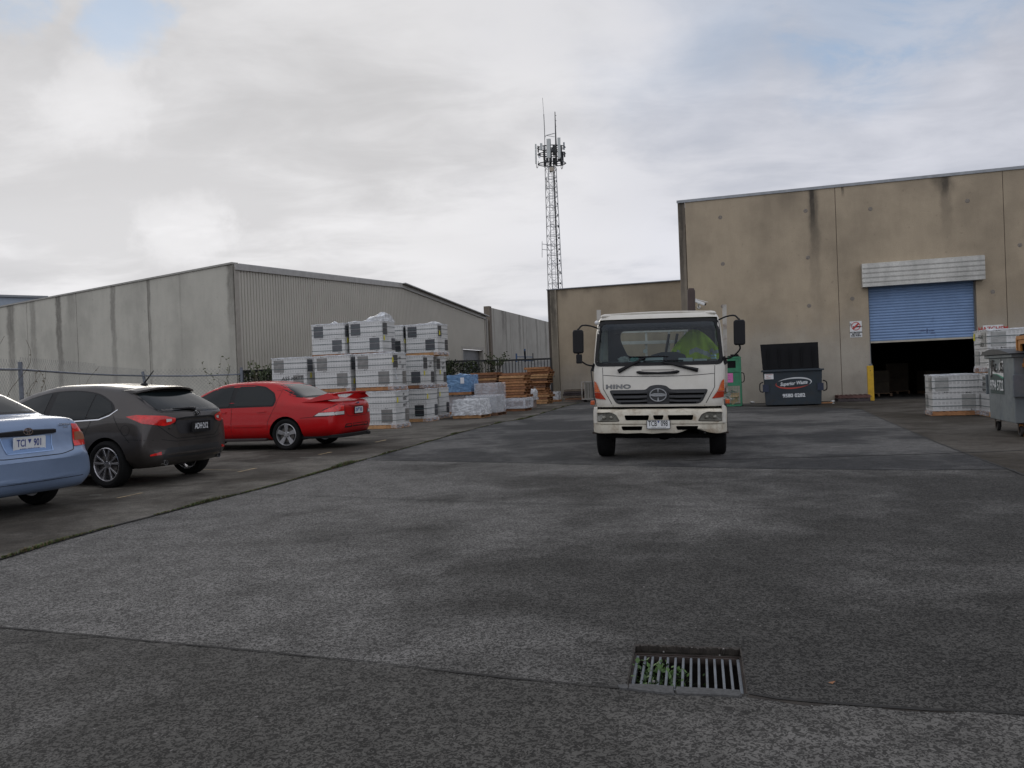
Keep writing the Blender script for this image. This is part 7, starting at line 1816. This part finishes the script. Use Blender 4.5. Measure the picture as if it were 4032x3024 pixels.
    bm = BM(); box(bm, -.02, .36, .40, .5, 1.60, 1.675); obj('tray_box', bm, mat('box_grey', (.38, .38, .36), .7), t, bevel=.01)
    bm = BM(); lathe(bm, [(.03, 0), (.035, -.03)], 14, 'y', (-.22, .55, 1.76)); obj('gauge', bm, M_SIGNW, t)
    # vest draped over the passenger-side backrest: top-level, it rests on the seat
    lime = mat('hivis_lime', (.58, .82, .02), .75, var=.12, scale=5, bump=.4, bscale=9); silv = mat('reflective_tape', (.42, .44, .46), .35, .3, var=.1)
    M_T = Matrix.Translation(t.location) @ Matrix.Rotation(TYAW, 4, 'Z')
    vz = new_empty('hivis_vest', M_T @ Vector((.62, 1.22, 1.29)), TYAW); tag(vz, 'lime hi-vis vest with grey tape draped over the seat behind the truck windscreen', 'vest')
    nx, nz = 44, 40; bm = BM(); g = []
    for j in range(nz + 1):
        v_ = j / nz; row = []; z = .82 - .62 * v_
        hw = .17 + .15 * min(1, (v_ * 4)) ** .6 + .04 * v_
        for i in range(nx + 1):
            u_ = -1 + 2 * i / nx; y = -.06 - .05 * (1 - u_ * u_) - .10 * v_ + .03 * mnoise.noise(Vector((u_ * 4, v_ * 1.2, 0))); zz = z - .10 * abs(u_) ** 2.2 * (1 - v_ * .5)
            row.append(bm.verts.new((u_ * hw + .02 * mnoise.noise(Vector((v_ * 4, u_, 3))), y + .10 * abs(u_) ** 3, zz)))
        g.append(row)
    back = [[bm.verts.new((v.co.x * .9, v.co.y + .22, v.co.z)) for v in r] for r in (g[0], g[16])]
    for a, b in zip(g, g[1:]):
        for i in range(nx):
            f = bm.faces.new((a[i], a[i + 1], b[i + 1], b[i])); zc_ = f.calc_center_median(); 
            if .44 < zc_.z + .45 * abs(zc_.x - .02) < .52 and zc_.x > -.10: f.material_index = 1
    for i in range(nx): bm.faces.new((g[0][i], g[0][i + 1], back[0][i + 1], back[0][i])); bm.faces.new((back[0][i], back[0][i + 1], back[1][i + 1], back[1][i]))
    v1 = obj('cloth', bm, [lime, silv], vz, smooth=50, fix=True)
    for sg in (1, -1):
        bm = BM(); pts = [Vector((sg * .20, -.02, .60)), Vector((sg * .28, -.06, .52)), Vector((sg * .34, -.10, .38)), Vector((sg * .35, -.11, .24))]; sp_ = spl(pts, 3, False); tube(bm, sp_, .07, 12, rads=[.03 + .05 * min(1, q / 4) for q in range(len(sp_))]); 
        for f in bm.faces:
            c = f.calc_center_median()
            if .40 < c.z < .47: f.material_index = 1
        obj('sleeve', bm, [lime, silv], vz, smooth=50)
    # --- front face: upper panel lines, handle, lettering, grille, badge, lamps
    gaps(t, bv, [(XY(p), FW) for p in ([(-.875, 1.50), (-.87, 1.375), (-.6, 1.355), (-.3, 1.345), (0, 1.342), (.3, 1.345), (.6, 1.355), (.87, 1.375), (.875, 1.50)], [(-.87, 1.375), (-.865, 1.16), (-.71, .875)], [(.87, 1.375), (.865, 1.16), (.71, .875)])], w=.009, off=.002)
    skin(t, bv, 'handle_recess', mat('recess_white', (.50, .48, .43), .45), [(XY(rpoly([(-.27, 1.445), (.27, 1.445), (.25, 1.345), (-.25, 1.345)], .04, 4)), FW)], off=.002)
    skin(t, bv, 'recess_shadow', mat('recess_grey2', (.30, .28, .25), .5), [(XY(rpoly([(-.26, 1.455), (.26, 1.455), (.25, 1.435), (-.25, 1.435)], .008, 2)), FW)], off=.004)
    bm = BM(); hc_ = surf(0, 1.41).y
    for s in (-1, 1): tube(bm, [(s * .33, hc_ + .0, 1.415), (s * .29, hc_ - .02, 1.41), (s * .20, hc_ - .025, 1.40), (0, hc_ - .03, 1.395)], .02, 8, rads=[.014, .026, .020, .016])
    obj('grab_handle', bm, M_RUB, t, smooth=50)
    LT = mat('letter_silver', (.36, .37, .38), .3, .5)
    yl = surf(-.62, 1.18, .0).y
    text('lettering', 'HINO', .092, M_RUB, t, (-.625, yl - .004, 1.185), (R(90), 0, R(-2)), .001, bold=.004, sx=1.60, space=1.08)
    text('lettering', 'HINO', .092, LT, t, (-.625, yl - .0075, 1.185), (R(90), 0, R(-2)), .001, bold=-.001, sx=1.60, space=1.08)
    gout = rpoly([(-.775, 1.135, .05), (-.19, 1.135, .05), (-.13, 1.195, .04), (0, 1.215, .08), (.13, 1.195, .04), (.19, 1.135, .05), (.775, 1.135, .05), (.66, .905, .08), (-.66, .905, .08)], .05, 4)
    skin(t, bv, 'grille', GR, [(XY(gout), FW)], off=.006, cell=.05)
    bm = BM()
    for z, hw in ((1.095, .72), (1.02, .69), (.955, .63)):
        for sg in (-1, 1):
            bm = BM(); pts = [surf(sg * x, z + (.012 if x < .25 else 0), .025) for x in (.17, .3, .45, .6, hw)]; tube(bm, pts, .02, 4); obj('grille_bar', bm, mat('grille_bar', (.045, .046, .048), .45), t, smooth=20)
    bm = BM()
    for z, hw in ((1.06, .70), (.985, .65), (.93, .58)):
        for sg in (-1, 1):
            patch(bm, bv, XY([(sg * .17, z - .012), (sg * hw, z - .012), (sg * (hw + .01), z + .012), (sg * .17, z + .012)]), FW, .1, .009)
    obj('grille_gap', bm, M_UND, t, fix=False)
    be = new_empty('badge', (0, 0, 0)); be.parent = t; yb = surf(0, 1.045, .03).y
    bm = BM(); prism(bm, ell(0, 1.05, .145, .118, 32), yb - .004, yb + .03, 'xz'); obj('badge_back', bm, GR, be)
    bm = BM(); ring_prism(bm, ell(0, 1.05, .134, .105, 36), ell(0, 1.05, .119, .091, 36), yb - .016, yb - .002)
    for sg in (-1, 1): prism(bm, [(-.122, 1.05 + sg * .012), (-.06, 1.05 + sg * .024), (.06, 1.05 + sg * .024), (.122, 1.05 + sg * .012), (.122, 1.05 + sg * .002), (-.122, 1.05 + sg * .002)], yb - .014, yb - .003, 'xz')
    prism(bm, [(-.018, .945), (.018, .945), (.0, 1.03)], yb - .0145, yb - .0035, 'xz'); prism(bm, [(-.018, 1.155), (.018, 1.155), (.0, 1.07)], yb - .0145, yb - .0035, 'xz'); 
    obj('badge_ring', bm, mat('badge_silver', (.34, .35, .36), .3, .9, var=.05), be, bevel=.003)
    for sg in (1, -1):
        up_ = [(sg * 1.04, 1.285), (sg * .985, 1.26), (sg * .90, 1.10), (sg * 1.04, 1.10)]; lo_ = [(sg * 1.04, 1.095), (sg * .898, 1.095), (sg * .81, .985), (sg * 1.03, 1.005)]
        dd = Vector((-sg * .35, 1, 0))
        skin(t, bv, 'indicator_light', M_AMB, [([(x, .02, z) for x, z in up_], dd)], off=.012, cell=.03)
        skin(t, bv, 'indicator_light', M_AMB2, [([(x, .02, z) for x, z in lo_], dd)], off=.012, cell=.03)
        bm = BM()
        for q in range(4): z = 1.13 + q * .032; ribbon(bm, bv, [(sg * (.925 + .012 * q), 0, z - .006), (sg * 1.03, .02, z)], dd, .009, .016)
        obj('lens_line', bm, mat('amber_bright', (.75, .22, .03), .2, coat=.5), t, fix=False)
        bm = BM(); box(bm, sg * 1.03 if sg > 0 else -1.10, 1.10 if sg > 0 else -1.03, .20, .28, .895, .965); obj('side_marker', bm, M_AMB, t, bevel=.012)
    skin(t, bv, 'lower_gap', M_UND, [(XY([(-.99, .862), (.99, .862), (.99, .905), (-.99, .905)]), FW)], off=.004, cell=.1)
    # --- bumper: curved face with openings
    bm = BM(); prof2 = [(.44, .06), (.45, .02), (.52, .0), (.585, .0), (.59, .015), (.60, -.015), (.72, -.03), (.79, -.02), (.825, .03), (.83, .16)]
    nx = 40; rows = []
    for i in range(nx + 1):
        x = -1.055 + 2.11 * i / nx; u_ = abs(x) / 1.055; back_ = .28 * max(0, (u_ - .82) / .18) ** 2; row = []
        for z, y in prof2:
            zz = z
            if z < .5: zz = z + .075 * math.exp(-((x - .53) / .17) ** 2) + .012 * mnoise.noise(Vector((x * 5, 0, 0)))
            if z > .8: zz = z + .010 * mnoise.noise(Vector((x * 4, 2, 0)))
            row.append(bm.verts.new((x, y - .04 + back_ - .03 * (1 - u_ ** 2), zz)))
        rows.append(row)
    inn_ = [[bm.verts.new((v.co.x, v.co.y + .30, v.co.z)) for v in (r[0], r[-1])] for r in rows]
    for i in range(nx):
        a, b = rows[i], rows[i + 1]
        for q in range(len(prof2) - 1): bm.faces.new((a[q], b[q], b[q + 1], a[q + 1]))
        bm.faces.new((inn_[i][0], inn_[i + 1][0], b[0], a[0])); bm.faces.new((a[-1], b[-1], inn_[i + 1][1], inn_[i][1])); bm.faces.new((inn_[i][1], inn_[i + 1][1], inn_[i + 1][0], inn_[i][0]))
    for i in (0, nx): f = bm.faces.new(rows[i] + [inn_[i][1], inn_[i][0]])
    bump = obj('bumper', bm, [PB, M_UND], t)
    cts = []
    def bcut(poly, d=.14): b_ = BM(); prism(b_, poly, -.5, d, 'xz'); cts.append(obj('c', b_, M_UND, t))
    for x0, x1, z0, z1 in ((-.53, -.14, .655, .735), (-.085, .085, .665, .735), (.14, .54, .655, .735), (-.585, -.245, .495, .560), (.265, .61, .50, .562)):
        bcut(rpoly([(x0 + .02, z0), (x1 - .02, z0), (x1, z1), (x0, z1)], .02, 3), .06)
    for sg in (-1, 1): bcut(rpoly([(sg * .60, .635), (sg * .985, .625), (sg * .99, .77), (sg * .75, .785), (sg * .66, .745)], .03, 3), .2)
    boolean(bump, cts); bb = bvh_of(bump)
    for p in bump.data.polygons: p.use_smooth = True
    bump.data.set_sharp_from_angle(angle=R(30))
    for sg in (1, -1):
        h = new_empty('headlight', (0, 0, 0)); h.parent = t; bm = BM()
        pts = rpoly([(sg * .605, .64), (sg * .98, .63), (sg * .985, .765), (sg * .75, .78), (sg * .665, .74)], .03, 3)
        def hy(x): return -.035 + .28 * max(0, (abs(x) / 1.055 - .82) / .18) ** 2
        prism(bm, pts, 0, .01, 'xz')
        for v in bm.verts: v.co.y += hy(v.co.x)
        obj('lens', bm, M_HL, h)
        bm = BM(); [bmesh.ops.create_uvsphere(bm, u_segments=14, v_segments=8, radius=.035, matrix=Matrix.Translation((sg * x, hy(x) + .02, z))) for x, z in ((.74, .70), (.86, .70))]; obj('bulb_bowl', bm, mat('bowl_pale', (.26, .25, .21), .2, .3), h, smooth=60)
        bm = BM(); ring_prism(bm, [(sg * .60 + (x - sg * .605), z) for x, z in pts], [((x - sg * .80) * .95 + sg * .80, (z - .70) * .93 + .70) for x, z in pts], -.004, .012)
        for v in bm.verts: v.co.y += hy(v.co.x)
        obj('lamp_rim', bm, mat('rim_brown', (.10, .08, .06), .6), h)
    pl_ = new_empty('number_plate', (0, -.105, .590)); pl_.rotation_euler = (R(88), 0, 0); pl_.parent = t; w_, h_ = .352, .125
    bm = BM(); prism(bm, rpoly([(-w_ / 2, -h_ / 2), (w_ / 2, -h_ / 2), (w_ / 2, h_ / 2), (-w_ / 2, h_ / 2)], .01, 3), 0, .004, 'xy'); obj('plate', bm, M_PLW, pl_)
    bm = BM(); q = rpoly([(-w_ / 2 - .007, -h_ / 2 - .007), (w_ / 2 + .007, -h_ / 2 - .007), (w_ / 2 + .007, h_ / 2 + .007), (-w_ / 2 - .007, h_ / 2 + .007)], .012, 3); q2 = rpoly([(-w_ / 2, -h_ / 2), (w_ / 2, -h_ / 2), (w_ / 2, h_ / 2), (-w_ / 2, h_ / 2)], .01, 3); ring_prism(bm, q, q2, -.01, .007, 'xy'); obj('plate_frame', bm, M_RUB, pl_)
    for s, x in (('TCB', -.09), ('098', .09)): text('lettering', s, .115, M_PLK, pl_, (x, .010, .005), (0, 0, 0), .0006, bold=.002, sx=.62)
    text('lettering', 'VICTORIA - THE PLACE TO BE', .017, M_PLK, pl_, (0, -.050, .005), (0, 0, 0), .0006)
    bm = BM(); prism(bm, [(-.018, .055), (.018, .055), (0, .015)], .0045, .0058, 'xy'); obj('state_emblem', bm, M_PLB, pl_)
    # step edges under the bumper ends
    for sg in (-1, 1): bm = BM(); box(bm, min(sg * .96, sg * 1.08), max(sg * .96, sg * 1.08), .25, .55, .42, .45); obj('step', bm, M_RUST, t)
    bm = BM(); box(bm, -.86, .86, .10, .2, .36, .43); box(bm, -.80, .80, .2, 1.9, .52, .85); obj('underframe', bm, M_UND, t, bevel=.02)
    bm = BM(); tube(bm, [(-.62, .9, .42), (-.3, .9, .36), (.3, .9, .36), (.62, .9, .42)], .06, 8); bmesh.ops.create_uvsphere(bm, u_segments=16, v_segments=8, radius=.17, matrix=Matrix.Translation((.05, 1.1, .42))); obj('front_axle', bm, M_UND, t, smooth=50)
    # wheel arches and side skirt of the cab
    for sg in (-1, 1):
        x0, x1 = (sg * .99, sg * 1.075)
        bm = BM(); ring_prism(bm, [(1.0 + .56 * math.cos(R(a)), .42 + .52 * math.sin(R(a))) for a in range(0, 181, 12)], [(1.0 + .50 * math.cos(R(a)), .42 + .46 * math.sin(R(a))) for a in range(0, 181, 12)], min(x0, x1), max(x0, x1), 'yz') ; obj('arch_lip', bm, M_RUB, t)
        bm = BM(); prism(bm, [(.05, .865), (.05, .60), (.46, .60), (.52, .80), (.62, .93), (1.38, .93), (1.48, .80), (1.54, .60), (1.95, .60), (1.95, .865)][::-1] + [], min(sg * .97, sg * 1.03), max(sg * .97, sg * 1.03), 'yz'); obj('lower_side', bm, P, t, bevel=.01)
        gaps(t, bv, [([(sg * 1.2, y, z) for y, z in ((.28, .90), (.27, 1.35), (.30, 1.55), (.42, 1.60), (1.60, 1.50), (1.62, .90))], (-sg, 0, 0))], w=.01)
    # tyres
    for x, sg in ((-.925, -1), (.925, 1)):
        wheel(t, x, 1.0, sg, .43, .27, .24, 5, M_RIMD).name = 'wheel'
    wl = [c for c in t.children if c.name.startswith('wheel')]
    for w_e in wl: w_e.rotation_euler = (0, 0, R(-90))       # lathe axis y -> x
    for w_e in wl: w_e.location.z = .43 + w_e.location.x * math.sin(LEAN)
    for y in (5.2, 6.3):
        for sg in (-1, 1):
            for dx in (.0, .26): e = wheel(t, sg * (.93 - dx), y, sg, .43, .22, .24, 7, M_RIMD); e.rotation_euler = (0, 0, R(-90)); e.location.z = .43 + e.location.x * math.sin(LEAN)
    # --- wipers
    for px_, pz, ang, l, bang, nm in ((-.62, 1.43, 33, .50, 1, 'left'), (.62, 1.43, 166, .55, 1, 'right')):
        w_ = new_empty('wiper', (0, 0, 0)); w_.parent = t
        p0 = surf(px_, pz, .03); a = R(ang); e = surf(px_ + l * math.cos(a), min(1.64, pz + l * math.sin(a)), .05)
        bm = BM(); tube(bm, [p0, p0.lerp(e, .3), e], .016, 7, rads=[.034, .026, .010]); obj('arm', bm, M_RUB, w_, smooth=40)
        hw = .31; bz_ = 1.655 if ang < 90 else 1.585
        cx = e.x + (0.06 if ang < 90 else .0); bl = [surf(cx + q * hw, bz_ + (.004 * (1 - q * q)), .022) for q in (-1, -.5, 0, .5, 1)]
        bm = BM(); tube(bm, bl, .009, 6); bar(bm, e, bl[2], .03, .02); obj('blade', bm, M_RUB, w_, smooth=40)
    # --- mirrors
    def mirror(sg, zt, z0, z1, zb, small):
        m = new_empty('mirror', (0, 0, 0)); m.parent = t; xm = sg * 1.245
        bm = BM(); pts = [(sg * .955, .24, zt - .02), (sg * 1.06, .06, zt + .015), (sg * 1.18, -.04, zt + .02), (xm, -.08, zt - .05), (xm, -.08, z1 + .01)]
        tube(bm, spl(pts, 5, False), .013, 8); tube(bm, [(xm, -.075, z1 + .02), (xm, -.075, z0 - .02)], .013, 8)
        pts = [(xm, -.08, z0 + .01), (xm, -.07, zb + .13), (xm - sg * .10, .02, zb + .03), (sg * 1.04, .16, zb)]; tube(bm, spl(pts, 5, False), .013, 8)
        obj('arm', bm, M_RUB, m, smooth=50)
        bm = BM(); w2 = .085; prism(bm, rpoly([(xm - w2, z0), (xm + w2, z0), (xm + w2, z1), (xm - w2, z1)], .045, 5), -.13, -.03, 'xz'); obj('housing', bm, M_RUB, m, bevel=.02)
        bm = BM(); prism(bm, rpoly([(xm - w2 + .012, z0 + .02), (xm + w2 - .012, z0 + .02), (xm + w2 - .012, z1 - .02), (xm - w2 + .012, z1 - .02)], .035, 4), -.0285, -.027, 'xz'); obj('mirror_glass', bm, M_CHR, m)
        bm = BM(); bar(bm, (sg * 1.0, .14, zb + .03), (sg * 1.045, .17, zb - .08), .05, .06); obj('foot', bm, M_RUB, m)
        if small: bm = BM(); prism(bm, rpoly([(xm - .035, z0 - .16), (xm + .055, z0 - .16), (xm + .055, z0 - .01), (xm - .035, z0 - .01)], .02, 3), -.12, -.03, 'xz'); obj('wide_angle_mirror', bm, M_RUB, m, bevel=.015)
    mirror(-1, 2.16, 1.73, 2.11, 1.53, True); mirror(1, 2.24, 1.80, 2.19, 1.60, False)
    # --- exhaust stack, tray, stake posts
    ex = at(2709, 1180, 14.9) - Vector((c0.x, c0.y, 0)); ex = Vector((ex.dot(A), ex.dot(B), 0))
    zt = at(2716, 1139, 14.9).z; bm = BM(); tube(bm, [(ex.x, 2.2, 1.0), (ex.x, 2.2, zt - .05), (ex.x, 2.2, zt)], .085, 14, rads=[.072, .072, .05]); obj('exhaust_stack', bm, mat('stack_rust', (.045, .028, .024), .7, var=.2), t, smooth=40)
    RS = mat('rusty_white', (.42, .40, .36), .7, var=.15, scale=4, dirt=.75, dirtc=(.16, .09, .05))
    tr_ = new_empty('tray', (0, 0, 0)); tr_.parent = t
    bm = BM(); box(bm, -1.15, 1.15, 2.45, 8.3, 1.02, 1.10); obj('deck', bm, mat('tray_deck', (.12, .10, .08), .8, var=.2), tr_)
    bm = BM(); [box(bm, sg * .40 - .05, sg * .40 + .05, 1.9, 8.2, .80, 1.019) for sg in (-1, 1)]; box(bm, -.35, .35, 3.2, 3.3, .85, 1.0); obj('chassis_rail', bm, M_UND, tr_)
    for sg, px_, py_ in ((-1, 2352, 1221), (1, 2853, 1198)):
        top = at(px_, py_, 15.0).z; q = at(px_, 1300, 15.0) - Vector((c0.x, c0.y, 0)); xx = q.dot(A) - .05; bm = BM(); hh = .036
        box(bm, xx - hh, xx + hh, 2.47, 2.475, 1.1, top); box(bm, xx - hh, xx - hh + .008, 2.476, 2.54, 1.1, top); box(bm, xx + hh - .008, xx + hh, 2.476, 2.54, 1.1, top); obj('stake_post', bm, RS, tr_)
    WS = mat('rail_white', (.52, .52, .50), .5, var=.08, dirt=.3)
    for z in (1.45, 1.98, 2.20): bm = BM(); bar(bm, (-1.0, 2.50, z), (1.08, 2.50, z), .05, .06); obj('headboard_rail', bm, WS, tr_)
    for x in (-.3, .12, .42, .62): bm = BM(); bar(bm, (x, 2.53, 1.1), (x, 2.53, 2.2), .04); obj('headboard_upright', bm, WS, tr_)
    for sg in (-1, 1): bm = BM(); box(bm, min(sg * 1.15, sg * 1.18), max(sg * 1.15, sg * 1.18), 2.6, 8.2, 1.02, 1.40); obj('side_gate', bm, WS, tr_)
    bm = BM(); [tube(bm, [(x, 2.35, .9), (x + .02, 2.35, 1.8), (x + .08, 2.40, 2.12)], .025, 7) for x in (.05, .2)]; obj('air_hose', bm, M_RUB, tr_, smooth=50)
    # roof marker lamp and side details
    bm = BM(); bmesh.ops.create_uvsphere(bm, u_segments=12, v_segments=8, radius=.035, matrix=Matrix.Translation((-.985, .30, 2.24))); obj('marker_lamp', bm, mat('lamp_white', (.7, .7, .7), .3), t, smooth=60)
    bm = BM(); tube(bm, [surf(-.80, 2.335, .0) + Vector((0, .04, .02)), surf(-.4, 2.345, 0) + Vector((0, .04, .022)), surf(0, 2.35, 0) + Vector((0, .04, .024)), surf(.4, 2.345, 0) + Vector((0, .04, .022)), surf(.80, 2.335, 0) + Vector((0, .04, .02))], .018, 6); obj('roof_gutter', bm, P, t, smooth=50)
    for sg in (-1, 1):
        bm = BM(); bmesh.ops.create_uvsphere(bm, u_segments=12, v_segments=8, radius=1, matrix=Matrix.Translation((sg * .82, .30, 2.335)) @ Matrix.Diagonal((.10, .09, .04, 1))); obj('roof_corner', bm, P, t, smooth=60)
    # registration stickers low in the screen corner
    for z in (1.60, 1.64): bm = BM(); q = surf(.86, z, -.01); box(bm, .82, .90, q.y - .001, q.y, z, z + .028); obj('sticker', bm, mat('sticker_blue', (.25, .40, .48), .5), t)
    return t
truck()
